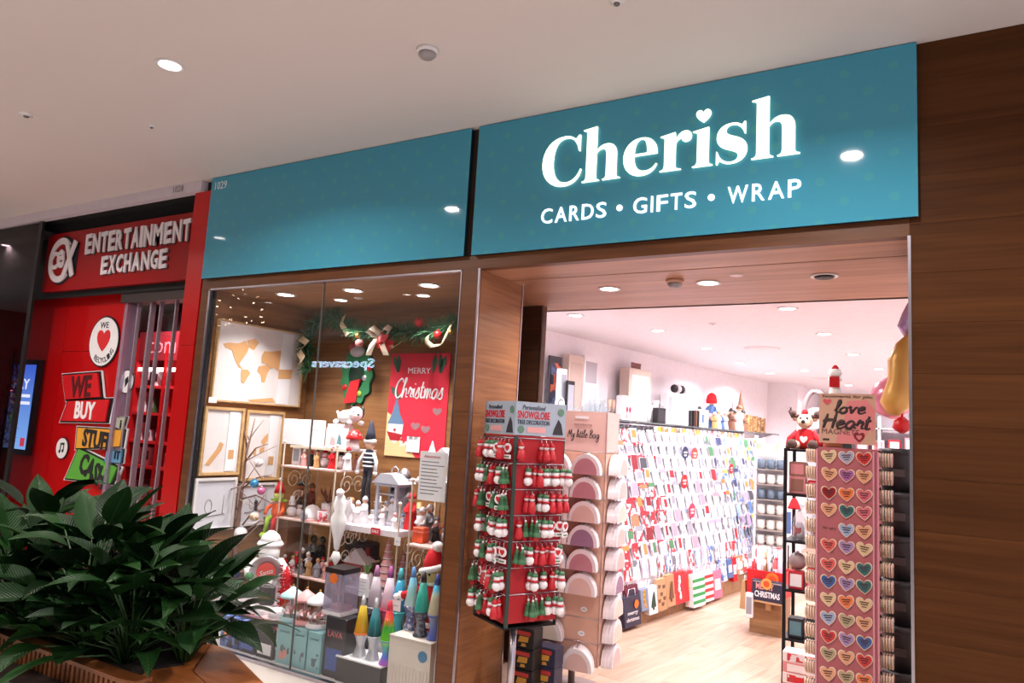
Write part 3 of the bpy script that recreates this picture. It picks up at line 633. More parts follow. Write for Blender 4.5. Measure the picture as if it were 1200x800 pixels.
o = mb.build('tinsel', [mat('tinsel_red', (196, 26, 40), .2, .4), mat('tinsel_blue', (60, 70, 170), .2, .4)], tt); o['kind'] = 'stuff'; MB().tube([(0, 0, -.5), (0, 0, .9)], .012, 6).build('stem', DARKM, tt); MB().lathe([(.10, -.9), (.12, -.5), (.001, -.5)], 14).build('pot', RED, tt); MB().cyl((0, 0, -1.0), .06, .4, 10).build('stand', DARKM, tt)
# recycling roundel
p = onY(122, 400, .29); rd = thing('wall_sticker', 'round white sticker reading we heart recycling on the red wall', 'sticker', p)
MB().lathe([(.235, -.003), (.235, .006)], 36, axis='Y').build('rim', BLACK, rd)
MB().lathe([(.222, -.006), (.222, -.003)], 36, axis='Y').build('disc', PAPER, rd)
MB().prism([(x * .2, y * .2 + .01) for x, y in HEART], -.012, -.006).build('heart', mat('sticker_red', (214, 36, 40), .5), rd)
text(MB(), 'WE', (-.01, -.008, .15), .13, .055, depth=.002).build('lettering', INK, rd)
for k, ch in enumerate('RECYCLING'):
    a = math.radians(238 + k * 11.5); text(MB(), ch, (math.cos(a) * .175, -.008, math.sin(a) * .175), .032, .05, depth=.002, lean=-(a - 1.5 * PI) * -1).build('letter', INK, rd)
# slogan in four word blocks
sg = thing('wall_sticker', 'large sign of stacked word blocks reading we buy stuff cash on the red wall', 'sticker', onY(105, 500, .285)); g0 = Vector(sg.location)
def block(word, pts, face, side, tcol, ctr, w, h, lean):
    q = [onY(a, b, .285) - g0 for a, b in pts]; poly = [(v.x, v.z) for v in q]; c = onY(*ctr, .285) - g0
    cx = sum(a for a, b in poly) / len(poly); cz = sum(b for a, b in poly) / len(poly)
    MB().prism([(cx + (a - cx) * 1.16, cz + (b - cz) * 1.2) for a, b in poly], -.004, .008).build('outline', PAPER, sg)
    MB().prism([(cx + (a - cx) * 1.1, cz + (b - cz) * 1.13) for a, b in poly], -.012, -.004).build('shadow_side', side, sg)
    o = MB().prism(poly, -.025, -.012).build('word_block', face, sg)
    text(MB(), word, (c.x, -.028, c.z), w, h, depth=.005, bold=.035, lean=lean).build('lettering', tcol, o)
BR = mat('block_red', (205, 26, 34), .4); BY = mat('block_amber', (226, 160, 58), .4); BG = mat('block_green', (92, 168, 62), .4); BBL = mat('block_blue', (96, 150, 190), .4)
block('WE', [(76, 440), (117, 437), (120, 465), (80, 468)], BR, BLACK, mat('dark_red_ink', (84, 6, 12), .5), (98, 453), .33, .2, .05)
block('BUY', [(83, 470), (131, 468), (126, 494), (74, 493)], BR, BLACK, PAPER, (103, 481), .32, .16, 0)
block('STUFF', [(94, 501), (146, 504), (143, 523), (92, 525)], BY, BLACK, INK, (117, 515), .44, .16, -.05)
block('CASH', [(95, 526), (140, 548), (132, 566), (80, 560)], BG, BLACK, INK, (112, 551), .42, .19, -.33)
block('IT', [(128, 529), (146, 527), (144, 542), (125, 542)], BBL, BLACK, INK, (141, 533), .08, .07, 0)
block('i', [(139, 489), (150, 489), (146, 504), (138, 500)], mat('tag_grey', (170, 172, 160), .5), BLACK, INK, (145, 497), .02, .07, 0)
for (px, py, r, lab, sym) in ((73, 525, .1, 'small round white sticker with a black music note', 'note'), (149, 447, .105, 'small round white sticker half hidden behind the door upright', 'leaf')):
    k = thing('wall_sticker', lab, 'sticker', onY(px, py, .29)); MB().lathe([(r, -.004), (r, .006)], 26, axis='Y').build('rim', BLACK, k); MB().lathe([(r * .93, -.007), (r * .93, -.004)], 26, axis='Y').build('disc', PAPER, k)
    if sym == 'note': MB().box((-.015, -.009, .005), (.01, .004, .07)).box((.035, -.009, .012), (.01, .004, .07)).box((.01, -.009, .042), (.06, .004, .018), 0, 0, 0, -.1).ball((-.025, -.009, -.03), .016, 8, sy=.3).ball((.025, -.009, -.022), .016, 8, sy=.3).build('symbol', INK, k)
    else: MB().prism([(-.01, -.05), (.03, .0), (.02, .045), (-.02, .02)], -.01, -.006).build('symbol', INK, k)
# lit shelving seen through the door
cab = thing('display_cabinet', 'red lit display cabinet of gadgets seen through the folding glass door', 'cabinet', (-7.05, 1.45, 0))
SHY = 1.45
zs = [onY(190, py, SHY).z for py in (588, 548, 518, 484, 452, 420)]
xa, xb = onY(150, 520, SHY).x + 7.05, onY(222, 520, SHY).x + 7.05
MB().b2((xa, .32, 0), (xb, .35, 2.75)).build('back', mat('cabinet_back', (60, 56, 66), .6), cab)
for z in zs[:5]:
    MB().b2((xa, -.01, z - .03), (xb, .32, z)).build('shelf', mat('cabinet_shelf', (190, 40, 46), .4), cab)
MB().b2((xa, .0, zs[4] + .16), (xb, .03, zs[4] + .2)).build('light_strip', mat('cabinet_strip', (255, 245, 240), .5, emit=(255, 240, 235), es=3, var=0), cab)
MB().b2((xa, -.02, 0), (xb, -.012, zs[0] - .03)).build('plinth', CEXRED, cab)
for f in (xa, (xa + xb) / 2, xb): MB().b2((f - .02, -.02, 0), (f + .02, .33, 2.4)).build('upright', mat('cabinet_upright', (176, 20, 26), .4), cab)
MB().b2((xa, -.015, zs[5] - .02), (xb, 0, zs[5] + .3)).build('header_panel', mat('cabinet_header', (130, 30, 40), .5), cab)
text(MB(), 'com', ((xa + xb) / 2 - .1, -.02, zs[5] + .12), .5, .13, depth=.002).build('lettering', mat('header_ink', (190, 130, 140), .5), cab)
WG = [mat('gadget_white', (226, 228, 238), .4), mat('gadget_black', (26, 26, 32), .3), mat('gadget_green', (60, 100, 60), .5), mat('gadget_grey', (140, 142, 154), .4)]
rr = random.Random(11)
for ri, z in enumerate(zs[:5]):
    for k in range(6):
        h = rr.uniform(.12, .24); w = rr.uniform(.09, .13); c = rr.choice((0, 0, 0, 1, 2, 3)) if ri else rr.choice((0, 0, 0, 3))
        t = thing('boxed_gadget', '%s boxed gadget, %s from the left on the %s cabinet shelf from below' % (['white', 'black', 'green', 'grey'][c], place(k), place(ri)), 'gadget', (-7.05 + xa + .06 + (xb - xa - .1) * k / 5.2 + .02, SHY + rr.uniform(.06, .12), z), rr.uniform(-.15, .15), 'gadgets in the lit cabinet')
        MB().cbox((0, 0, h / 2), (w, .05, h), .004).build('box', WG[c], t); MB().b2((-w * .35, -.028, h * .3), (w * .35, -.0255, h * .8)).build('label', WG[(c + 1) % 4 if c != 1 else 0], t)

# ================================================================== PLANTER AND PEACE LILIES
pl = thing('planter', 'curved oak planter with a slatted upstand and a pointed wooden bench end', 'planter', (-3.2, -1.2, 0))
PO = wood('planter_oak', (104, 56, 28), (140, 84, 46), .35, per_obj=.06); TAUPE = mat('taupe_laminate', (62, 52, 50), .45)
front = []      # front line of the slatted upstand: straight, then curving back to the right end (world x, y)
for k in range(60):
    f = k / 59
    x = -4.6 + f * 2.1
    y = -1.545 + (.26 * max(0, (x + 2.95) / .45) ** 2 if x > -2.95 else 0)
    front.append((x, y))
MB().prism([(-4.7 + 3.2, -.5 + -.38), (-4.7 + 3.2, -.05)] + [(-1.5, .35), (.08, .3)] + [(.78, .02)] + [(.55, -.2), (.3, -.36), (0, -.46), (-.3, -.5), (-1.5, -.5)], 0, .40, 'xy').build('bench_base', TAUPE, pl)
for k in range(0, 60):
    if k % 1 == 0 and k < 50:
        x, y = front[k]; nx = front[k + 1]; a = math.atan2(nx[1] - y, nx[0] - x)
        MB().b2((-.0095, -.02, 0), (.0095, .012, .085)).build('slat', PO, pl, (x + 3.2, y + 1.2, .402), a)
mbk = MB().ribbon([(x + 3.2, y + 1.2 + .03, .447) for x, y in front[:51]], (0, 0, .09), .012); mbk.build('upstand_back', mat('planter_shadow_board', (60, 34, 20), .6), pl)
for a, b in ((0, 17), (17, 34), (34, 51)):
    mb = MB()
    for k in range(a, b - 1 + (b < 51)):
        (x0, y0), (x1, y1) = front[k], front[k + 1]; g0_, g1_ = (.006 if k == a else 0), (.006 if k == b - 2 else 0)
        mb.prism([(x0 + 3.2 + g0_, y0 + 1.2 - .026), (x1 + 3.2 - g1_, y1 + 1.2 - .026), (x1 + 3.2 - g1_, y1 + 1.2 + .05), (x0 + 3.2 + g0_, y0 + 1.2 + .05)], .488, .505, 'xy')
    mb.build('rim_board', PO, pl)
# wooden bench end in boards
PB = wood('bench_oak', (140, 78, 38), (178, 106, 56), .35, per_obj=.08)
MB().prism([(.02, .29), (.2, .27), (.80, .01), (.62, -.13), (.3, -.02)], .402, .45, 'xy').build('bench_top', PB, pl)
MB().prism([(.02, .28), (.29, -.024), (.612, -.134), (.45, -.24), (.25, -.30), (.0, .1)], .402, .452, 'xy').build('bench_top', PB, pl)
MB().prism([(-1.5, -.3), (-1.5, .28), (-.05, .27), (.2, .0), (.12, -.25), (-.3, -.31)], .40, .46, 'xy').build('soil', mat('dark_soil', (30, 24, 20), .95), pl)
MB().prism([(-1.5, .28), (-1.5, .31), (-.03, .30), (-.05, .27)], .40, .50, 'xy').build('rear_board', PO, pl)

def leaf_material():
    m = bpy.data.materials.new('lily_leaf'); m.use_nodes = True; nt = m.node_tree; b = nt.nodes['Principled BSDF']; L = nt.links; N = nt.nodes.new
    b.inputs['Roughness'].default_value = .42; b.inputs['Specular IOR Level'].default_value = .18
    tc = N('ShaderNodeTexCoord'); sp = N('ShaderNodeSeparateXYZ'); L.new(tc.outputs['Object'], sp.inputs[0])
    ab = N('ShaderNodeMath'); ab.operation = 'ABSOLUTE'; L.new(sp.outputs[0], ab.inputs[0])
    ml = N('ShaderNodeMath'); ml.operation = 'MULTIPLY_ADD'; ml.inputs[1].default_value = -1.1; L.new(ab.outputs[0], ml.inputs[0]); L.new(sp.outputs[1], ml.inputs[2])
    wv = N('ShaderNodeMath'); wv.operation = 'MULTIPLY'; wv.inputs[1].default_value = 420.0; L.new(ml.outputs[0], wv.inputs[0])
    sn = N('ShaderNodeMath'); sn.operation = 'SINE'; L.new(wv.outputs[0], sn.inputs[0])
    bp = N('ShaderNodeBump'); bp.inputs['Strength'].default_value = .35; bp.inputs['Distance'].default_value = .004; L.new(sn.outputs[0], bp.inputs['Height']); L.new(bp.outputs[0], b.inputs['Normal'])
    oi = N('ShaderNodeObjectInfo'); rp = N('ShaderNodeValToRGB'); rp.color_ramp.elements[0].color = S(10, 32, 13); rp.color_ramp.elements[1].color = S(26, 62, 22)
    L.new(oi.outputs['Random'], rp.inputs[0])
    rib = N('ShaderNodeMath'); rib.operation = 'LESS_THAN'; rib.inputs[1].default_value = .0028; L.new(ab.outputs[0], rib.inputs[0])
    mx = N('ShaderNodeMix'); mx.data_type = 'RGBA'; mx.inputs[7].default_value = S(42, 66, 34); L.new(rib.outputs[0], mx.inputs[0]); L.new(rp.outputs[0], mx.inputs[6])
    L.new(mx.outputs[2], b.inputs['Base Color']); return m
LEAF = leaf_material(); STEM = mat('lily_stem', (42, 74, 34), .5)
def leaf_mesh(L, W, droop, cup, seed):
    r = random.Random(seed); mb = MB(); n = 9; vs = []; wv = r.uniform(0, 6)
    for i in range(n + 1):
        t = i / n; w = W * (math.sin(PI * t ** .78) ** .85) * (1 - .25 * t) if 0 < t < 1 else .0006
        y = L * (t - .18 * droop * t * t); z = -droop * L * .42 * t ** 2.1
        for j in (-1, -.5, 0, .5, 1):
            vs.append((j * w, y, z + cup * w * (abs(j) ** 1.3) + .012 * L * math.sin(wv + 9 * t) * abs(j) * j))
    fs = [(i * 5 + j, i * 5 + j + 1, i * 5 + j + 6, i * 5 + j + 5) for i in range(n) for j in range(4)]
    mb._add(vs, fs, 0, True); return mb.mesh('leaf', LEAF)
LEAFS = [leaf_mesh(L, W, d, c, k) for k, (L, W, d, c) in enumerate(((.32, .075, .25, .3), (.35, .08, .6, .25), (.28, .068, .9, .25), (.34, .064, 1.2, .35), (.26, .072, .4, .15), (.38, .074, .8, .4)))]
def lily(name_i, x, y, n, h, seed, label):
    r = random.Random(seed); t = thing('peace_lily', label, 'plant', (x, y, .46), 0, 'peace lilies in the planter')
    for k in range(n):
        az = 2 * PI * k / n * 2.618 + r.uniform(-.3, .3); f = k / n               # f 0 = inner and upright, 1 = outer and low
        reach = .05 + .22 * f + r.uniform(-.03, .05); hh = h * (1 - .72 * f) * r.uniform(.8, 1.1)
        top = Vector((math.cos(az) * reach, math.sin(az) * reach, max(.06, hh)))
        pts = [Vector((math.cos(az) * .02, math.sin(az) * .02, 0)), Vector((top.x * .35, top.y * .35, top.z * .6)), top]
        MB().tube(pts, [.006, .005, .004], 5).build('stem', STEM, t)
        o = link('leaf', r.choice(LEAFS), t); pit = r.uniform(.75, 1.25) * (1 - f) + r.uniform(-.35, .45) * f
        s = r.uniform(.8, 1.15); o.scale = (s, s, s)
        o.location = top; o.rotation_euler = (Matrix.Rotation(az - PI / 2 + r.uniform(-.35, .35), 3, 'Z') @ Matrix.Rotation(pit, 3, 'X') @ Matrix.Rotation(r.uniform(-.4, .4), 3, 'Y')).to_euler()
LIL = [(-4.34, -1.26, 36, .50, 'peace lily at the left edge of the picture, rearmost in the planter'), (-4.02, -1.40, 38, .42, 'peace lily near the slatted front, left of the tallest leaf'), (-3.74, -1.16, 38, .52, 'peace lily in the middle row at the red wall'),
       (-3.52, -1.38, 42, .60, 'peace lily with the tallest upright leaf below the word cash'), (-3.34, -1.14, 34, .46, 'peace lily in front of the folding glass door'), (-3.20, -1.34, 38, .46, 'peace lily with broad drooping leaves near the middle of the planter'),
       (-3.03, -1.18, 30, .38, 'peace lily overhanging the wooden bench end at the window')]
for i, (x, y, n, h, l) in enumerate(LIL): lily(i, x, y, n, h, 40 + i, l)
for i, (x, y, n, h, l) in enumerate(((-4.15, -1.41, 18, .18, 'low skirt of lily leaves over the slats at the far left'), (-3.78, -1.41, 18, .20, 'low skirt of lily leaves over the slats, second from the left'), (-3.42, -1.41, 18, .20, 'low skirt of lily leaves over the slats, third from the left'), (-3.20, -1.36, 16, .18, 'low skirt of lily leaves at the right end of the slats'), (-4.45, -1.12, 26, .62, 'tall peace lily cut off by the left edge of the picture'))): lily(i, x, y, n, h, 60 + i, l)
# ================================================================== DISPLAY WINDOW
def wallpoly(pts, x, thick, m, name, parent, f=(1, 0, 0)):
    """outline given in the photograph, set on the side wall plane x"""
    q = [onX(a, b, x) for a, b in pts]; o = parent.location
    return MB().prism([(v.y - o.y, v.z - o.z) for v in q], x - o.x, x - o.x + thick, 'yz').build(name, m, parent)
TAN = mat('cork_tan', (206, 158, 108), .8); MAPW = mat('map_sheet', (222, 216, 216), .6); PINE = wood('pine_frame', (176, 136, 90), (214, 178, 128), .5, per_obj=.04)
def c5(pts): return [(220 + a / 4.445, 300 + b / 4.445) for a, b in pts]
def c7(pts): return [(210 + a / 4.706, 470 + b / 4.706) for a, b in pts]
mp = thing('world_map_board', 'large framed world map with tan continents on the left window wall', 'map', (-4.734, .52, 1.69))
def frame_yz(t, y0, y1, z0, z1, d, w, m, sheet):
    """frame bars and sheet on the side wall; y, z absolute"""
    o = t.location
    for a, b in (((0, y0, z0), (d, y1, z0 + w)), ((0, y0, z1 - w), (d, y1, z1)), ((0, y0, z0 + w), (d, y0 + w, z1 - w)), ((0, y1 - w, z0 + w), (d, y1, z1 - w))):
        MB().b2((a[0], a[1] - o.y, a[2] - o.z), (b[0], b[1] - o.y, b[2] - o.z)).build('frame_bar', m, t)
    MB().b2((.002, y0 + w - o.y, z0 + w - o.z), (d * .6, y1 - w - o.y, z1 - w - o.z)).build('sheet', sheet, t)
frame_yz(mp, .085, .965, 1.692, 2.318, .03, .012, PINE, MAPW)
for pts in ([(185, 455), (215, 450), (265, 455), (300, 440), (320, 470), (310, 500), (290, 530), (268, 560), (285, 590), (265, 580), (245, 540), (230, 490), (195, 475)], [(310, 440), (350, 430), (370, 450), (345, 490), (325, 480)], [(280, 590), (310, 590), (325, 610), (305, 640), (290, 665), (278, 655), (275, 620)], [(370, 575), (410, 565), (425, 590), (410, 620), (398, 660), (385, 655), (380, 620), (362, 600)], [(385, 520), (400, 495), (440, 497), (484, 492), (486, 560), (470, 600), (450, 580), (430, 588), (410, 560), (385, 555)], [(310, 748), (440, 738), (455, 762), (330, 757)], [(515, 620), (540, 615), (538, 640), (520, 645)]):
    wallpoly(c5(pts), -4.7155, .003, TAN, 'continent', mp)
wallpoly(c5([(498, 405), (555, 412), (520, 775), (455, 768)]), -4.7115, .004, PAPER, 'belly_band', mp)
wallpoly(c5([(475, 590), (548, 592), (535, 640), (470, 640)]), -4.707, .001, TAN, 'band_print', mp)
wallpoly(c5([(110, 733), (153, 733), (150, 765), (107, 762)]), -4.704, .001, PAPER, 'price_sticker', mp)
for (y0, y1, z0, z1), l, shp in (((.045, .405, 1.14, 1.652), 'framed country map with a long tan island, left one below the world map', [[(205, 265), (225, 225), (245, 235), (232, 270), (200, 310), (165, 355), (140, 350), (165, 315)]]), ((.425, .81, 1.09, 1.644), 'framed country map with a tan island and paper band, right one below the world map', [[(470, 195), (490, 175), (488, 215), (465, 245), (450, 225)], [(445, 260), (470, 250), (468, 275), (440, 290)], [(410, 260), (425, 262), (422, 300), (408, 298)]])):
    t = thing('map_frame', l, 'map', (-4.734, (y0 + y1) / 2, z0)); frame_yz(t, y0, y1, z0, z1, .034, .022, PINE, MAPW)
    for s in shp: wallpoly(c7(s), -4.7125, .002, TAN, 'land', t)
    yb = y0 + (y1 - y0) * .62
    MB().b2((.022, yb - t.location.y, .03), (.027, yb + .09 - t.location.y, z1 - z0 - .03)).build('belly_band', PAPER, t); MB().b2((.027, yb + .02 - t.location.y, .12), (.028, yb + .07 - t.location.y, .19)).build('band_print', TAN, t)
for (y0, y1, z0, z1), l in (((.03, .40, .73, 1.12), 'white framed sketch sheet low on the left window wall'), ((.44, .80, .74, 1.07), 'white framed sketch sheet half hidden behind the twig tree')):
    t = thing('sketch_frame', l, 'picture frame', (-4.734, (y0 + y1) / 2, z0)); frame_yz(t, y0, y1, z0, z1, .03, .02, mat('white_frame', (226, 222, 222), .5), mat('sketch_sheet', (206, 206, 214), .6))
    mb = MB(); o = t.location; cy, cz = .0, .17
    mb.tube([(.021, -.12, .1), (.021, -.02, .11), (.021, .1, .12)], .002, 4); mb.tube([(.021, -.05 + .03 * math.cos(a), .18 + .05 * math.sin(a)) for a in [k * .4 for k in range(17)]], .002, 4); mb.tube([(.021, .08, .12), (.021, .08, .26)], .002, 4)
    mb.build('pencil_lines', mat('pencil_grey', (120, 112, 112), .7), t)

# garland along the top of the back wall
ga = thing('garland', 'green pine garland with ribbons and red baubles along the window top', 'garland', onY(450, 388, .92))
g0 = Vector(ga.location); gp = [onY(a, b, .88) - g0 for a, b in ((362, 432), (360, 405), (368, 380), (388, 370), (402, 378), (425, 390), (450, 388), (475, 388), (500, 390), (520, 384), (540, 376))]
rr = random.Random(2); mb = MB(); path = []
for i in range(len(gp) - 1):
    for k in range(9): path.append(gp[i].lerp(gp[i + 1], k / 9))
mb.tube(gp, .012, 5, 1)
for p in path:
    for k in range(26):
        d = Vector((rr.gauss(0, 1), rr.gauss(0, .45) - .45, rr.gauss(0, 1))).normalized(); L = rr.uniform(.05, .115); b0 = p + d * .01; w = d.cross(Vector((rr.random(), rr.random(), rr.random()))).normalized() * .006
        mb._add([b0 - w, b0 + w, b0 + d * L + w * .3, b0 + d * L - w * .3], [(0, 1, 2, 3)], rr.choice((0, 0, 2)))
f = mb.build('foliage', [mat('garland_green', (44, 98, 66), .7), mat('garland_stem', (70, 60, 40), .8), mat('garland_green_light', (82, 140, 92), .7)], ga); f['kind'] = 'stuff'
RIBB = mat('cream_ribbon', (224, 200, 166), .6)
def curl(pts, w, y=.84): q = [onY(a, b, y) - g0 + Vector((0, -.02 * (i % 2), 0)) for i, (a, b) in enumerate(pts)]; MB().ribbon(q, [Vector((w * .8, .0, w * .6))] * len(q), .003).build('ribbon', RIBB, ga)
curl([(403, 370), (402, 380), (405, 387), (409, 393)], .045); curl([(352, 396), (362, 402), (350, 412), (357, 420), (349, 430)], .06, .8); curl([(530, 378), (526, 390), (518, 403), (508, 406), (500, 400), (502, 395)], .04); curl([(471, 400), (462, 408), (456, 402)], .03)
for sgn in (-1, 1):
    c = onY(446, 391, .8) - g0
    MB().ribbon([c, c + Vector((sgn * .07, -.03, .05)), c + Vector((sgn * .11, -.02, .03)), c + Vector((sgn * .06, 0, -.01)), c], (0, .05, .04), .003).ribbon([c, c + Vector((sgn * .05, -.03, -.09)), c + Vector((sgn * .09, -.02, -.17))], (.055, 0, 0), .003).build('bow_loop', mat('ivory_ribbon', (240, 226, 206), .6), ga)
for k in range(7):
    c = onY(449, 401, .78) - g0; a = k * .9
    MB().prism([(0, 0), (.03, .03), (.075, .015), (.085, 0), (.075, -.015), (.03, -.03)], -.003, .003, 'xz', 0, c + Vector((0, -.006 * k, 0)), Matrix.Rotation(a, 3, 'Y') @ Matrix.Rotation(.4, 3, 'Z')).build('petal', mat('poinsettia_red', (196, 28, 40), .5), ga)
for px, py, r, m in ((491, 378, .034, RED), (513, 392, .032, RED), (419, 393, .022, GOLD), (421, 402, .034, mat('bauble_dusky', (186, 120, 120), .4)), (528, 389, .018, GOLD)):
    c = onY(px, py, .83) - g0; MB().ball(c, r, 14).cyl(c + Vector((0, 0, r + .004)), .006, .012, 8).build('bauble', m, ga)

# wreath plaque (its printed character is left out)
wp_ = thing('wreath_plaque', 'flat green wreath plaque with red baubles on the window back wall', 'wreath', onY(419, 440, 1.05)); wp_.location.y = 1.055
sc = [(math.cos(a) * (.165 + .012 * math.cos(11 * a)), math.sin(a) * (.235 + .012 * math.cos(11 * a))) for a in [2 * PI * k / 88 for k in range(88)]]
inn = [(math.cos(a) * .085, math.sin(a) * .125) for a in [2 * PI * k / 44 for k in range(44)]]
outline_mesh([sc, inn], .016, lambda u, w, d: (u, -.012 + d, w)).build('wreath', mat('wreath_green', (42, 118, 74), .5), wp_)
outline_mesh([[(u * 1.05, w * 1.04) for u, w in sc]], .006, lambda u, w, d: (u, -.002 + d, w)).build('edge', mat('wreath_dark', (20, 50, 38), .6), wp_)
MB().ball((.0, -.03, .2), .055, 12, 0, 1.5, .4, .9).ball((-.05, -.03, .235), .04, 10, 1, 1.1, .4, 1).build('hat_trim', [mat('grey_fluff', (176, 172, 180), .9), mat('dusky_red', (170, 72, 76), .8)], wp_)
MB().prism([(-.11, -.235), (-.05, -.05), (.05, -.03), (.02, -.22)], -.03, -.015).build('ribbon', mat('wreath_red', (204, 34, 44), .5), wp_)
for u, w, m in ((-.12, -.1, RED), (.13, .06, RED), (.05, -.15, mat('lime', (140, 170, 60), .5)), (-.12, .08, SILVER), (.09, -.02, SILVER)): MB().ball((u, -.02, w), .026, 10, 0, 1, .5, 1).build('bauble', m, wp_)

# red christmas poster
po = thing('poster', 'red Merry Christmas poster with a gnome on the window back wall', 'poster', (-3.52, 1.056, 1.35)); PR = mat('poster_red', (206, 40, 62), .5)
MB().b2((-.29, -.006, 0), (.29, 0, .812)).build('sheet', PR, po)
text(MB(), 'MERRY', (.0, -.008, .675), .22, .045, depth=.002).build('lettering', PAPER, po)
script(MB(), 'Christmas', (0.01, -.009, .535), .46, .16, .0075).build('lettering', PAPER, po)
text(MB(), 'SALE', (-.06, -.008, .10), .17, .04, depth=.002, bold=.01).build('lettering', PAPER, po)
MB().prism([(-.29, 0), (.02, 0), (-.08, .09), (-.2, .16), (-.21, .3), (-.29, .34)], -.0075, -.006).build('cream_swoosh', mat('poster_cream', (226, 190, 140), .5), po)
MB().prism([(-.28, .25), (-.11, .25), (-.16, .33), (-.2, .47), (-.24, .33)], -.009, -.0075).build('gnome_hat', mat('gnome_blue', (86, 118, 150), .6), po)
MB().prism([(-.27, .25), (-.12, .25), (-.13, .14), (-.2, .10), (-.26, .14)], -.0085, -.0075).build('gnome_face', PAPER, po)
MB().prism([(-.28, .19), (-.12, .17), (-.15, .12), (-.24, .12)], -.0095, -.0085).ball((-.2, -.01, .205), .012, 8).build('gnome_scarf', mat('scarf_red', (160, 24, 36), .6), po)
for u, w, a in ((-.27, .8, -.4), (-.22, .81, -.1), (.15, .81, .1), (.2, .81, 0), (.25, .8, .3), (-.28, .55, -.8)):
    MB().prism([(0, 0), (.025, -.06), (.008, -.15), (-.008, -.15), (-.025, -.06)], -.0085, -.007, 'xz', 0, (u, 0, w), Matrix.Rotation(a, 3, 'Y')).build('pine_sprig', mat('sprig_green', (56, 92, 74), .6), po)
for u, w in ((.0, .24), (.1, .22), (.2, .36)): MB().prism([(x * .09, y * .06) for x, y in HEART], -.0085, -.007, 'xz', 0, (u, 0, w)).build('print_spot', mat('poster_grey', (150, 110, 116), .6), po)

# ------------------------------------------------------------------ wire racks
def scroll(mb, c, r, turns, s, ax, th=.004):
    pts = []
    for k in range(22):
        a = turns * 2 * PI * k / 21; q = r * (1 - .8 * k / 21); pts.append((c[0] + (math.cos(a) * q * s if ax == 'x' else 0), c[1] + (math.cos(a) * q * s if ax == 'y' else 0), c[2] + math.sin(a) * q))
    mb.tube(pts, th, 5); return mb
def rack(label, x0, x1, y0, y1, zs, top, shelf_m, shelf_t=.012):
    t = thing('wire_rack', label, 'display rack', ((x0 + x1) / 2, (y0 + y1) / 2, .02)); w, d = (x1 - x0) / 2, (y1 - y0) / 2
    for sx in (-1, 1):
        for sy in (-1, 1): MB().tube([(sx * w, sy * d, 0), (sx * w, sy * d, top - .03), (sx * (w + .0), sy * d, top)], .007, 6).ball((sx * w, sy * d, top), .013, 8).build('post', CREAM, t)
        for k, z in enumerate(zs[1:]):
            mb = MB(); zz = z - .02
            scroll(mb, (sx * w, -d * .35, zz - .11), .075, 1.6, 1, 'y'); scroll(mb, (sx * w, d * .35, zz - .11), .075, 1.6, -1, 'y'); scroll(mb, (sx * w, -.02, zz - .24), .05, 1.4, 1, 'y'); mb.build('scroll', CREAM, t)
    for z in zs: MB().b2((-w - .01, -d - .01, z - .02 - shelf_t), (w + .01, d + .01, z - .02)).build('shelf', shelf_m, t)
    for k in (0, 1):
        mb = MB(); scroll(mb, (-w + .06 + k * (2 * w - .12), d, top - .10), .05, 1.5, 1 if k else -1, 'x'); mb.build('scroll', CREAM, t)
    return t
SHW = mat('shelf_white', (226, 218, 224), .5); SHP = mat('shelf_pinkish', (214, 184, 178), .5)
rack('cream wrought iron rack with scrolls at the left, holding white figurines', -4.28, -3.74, .45, .82, (.475, .865, 1.245), 1.40, SHP)
rack('cream wire table rack in the middle with a white shelf of nativity pieces', -3.68, -3.14, .46, .86, (.47, .885), 1.05, SHW, .04)
rack('cream wire rack beside the right window edge behind the santa doll', -3.0, -2.62, .40, .72, (.44, .83), 1.22, SHP)
mb = thing('shelf_board', 'thin white shelf across the top of the left wire rack', 'shelf', (-4.01, .68, 1.381)); MB().b2((-.28, -.16, 0), (.30, .16, .012)).build('board', SHW, mb); MB().b2((-.28, -.165, -.004), (.3, -.16, .016)).build('edge', CREAM, mb)

# ------------------------------------------------------------------ small figures
MW = mat('porcelain_white', (234, 228, 232), .35); MP = mat('figure_pink', (222, 160, 160), .5); MBR = mat('figure_brown', (120, 80, 60), .6); MGY = mat('figure_grey', (150, 152, 162), .5); MBK = mat('figure_black', (36, 34, 40), .5); MGD = mat('figure_ochre', (190, 150, 100), .5); MBL = mat('figure_blue', (70, 100, 150), .5)
def robe(label, loc, h, body, head=SKIN, cap=None, rz=0.0, group=None, cat='figurine', name='figurine'):
    """a small standing robed figure: robe, head, two sleeves, cap or hood, base"""
    t = thing(name, label, cat, loc, rz, group); r = h * .2
    MB().lathe([(r, 0), (r * 1.02, h * .03), (r * .8, h * .3), (r * .62, h * .62), (r * .5, h * .72), (.001, h * .75)], 12).build('robe', body, t)
    MB().ball((0, 0, h * .83), h * .11, 10).build('head', head, t)
    MB().tube([(-r * .5, 0, h * .66), (-r * .85, -r * .4, h * .5), (-r * .2, -r * .8, h * .46)], [h * .05, h * .06, h * .045], 6).tube([(r * .5, 0, h * .66), (r * .85, -r * .4, h * .5), (r * .2, -r * .8, h * .46)], [h * .05, h * .06, h * .045], 6).build('sleeves', body, t)
    if cap is not None: MB().lathe([(h * .125, h * .84), (h * .1, h * .92), (h * .045, h * .99), (.0001, h)], 10).build('cap', cap, t)
    return t
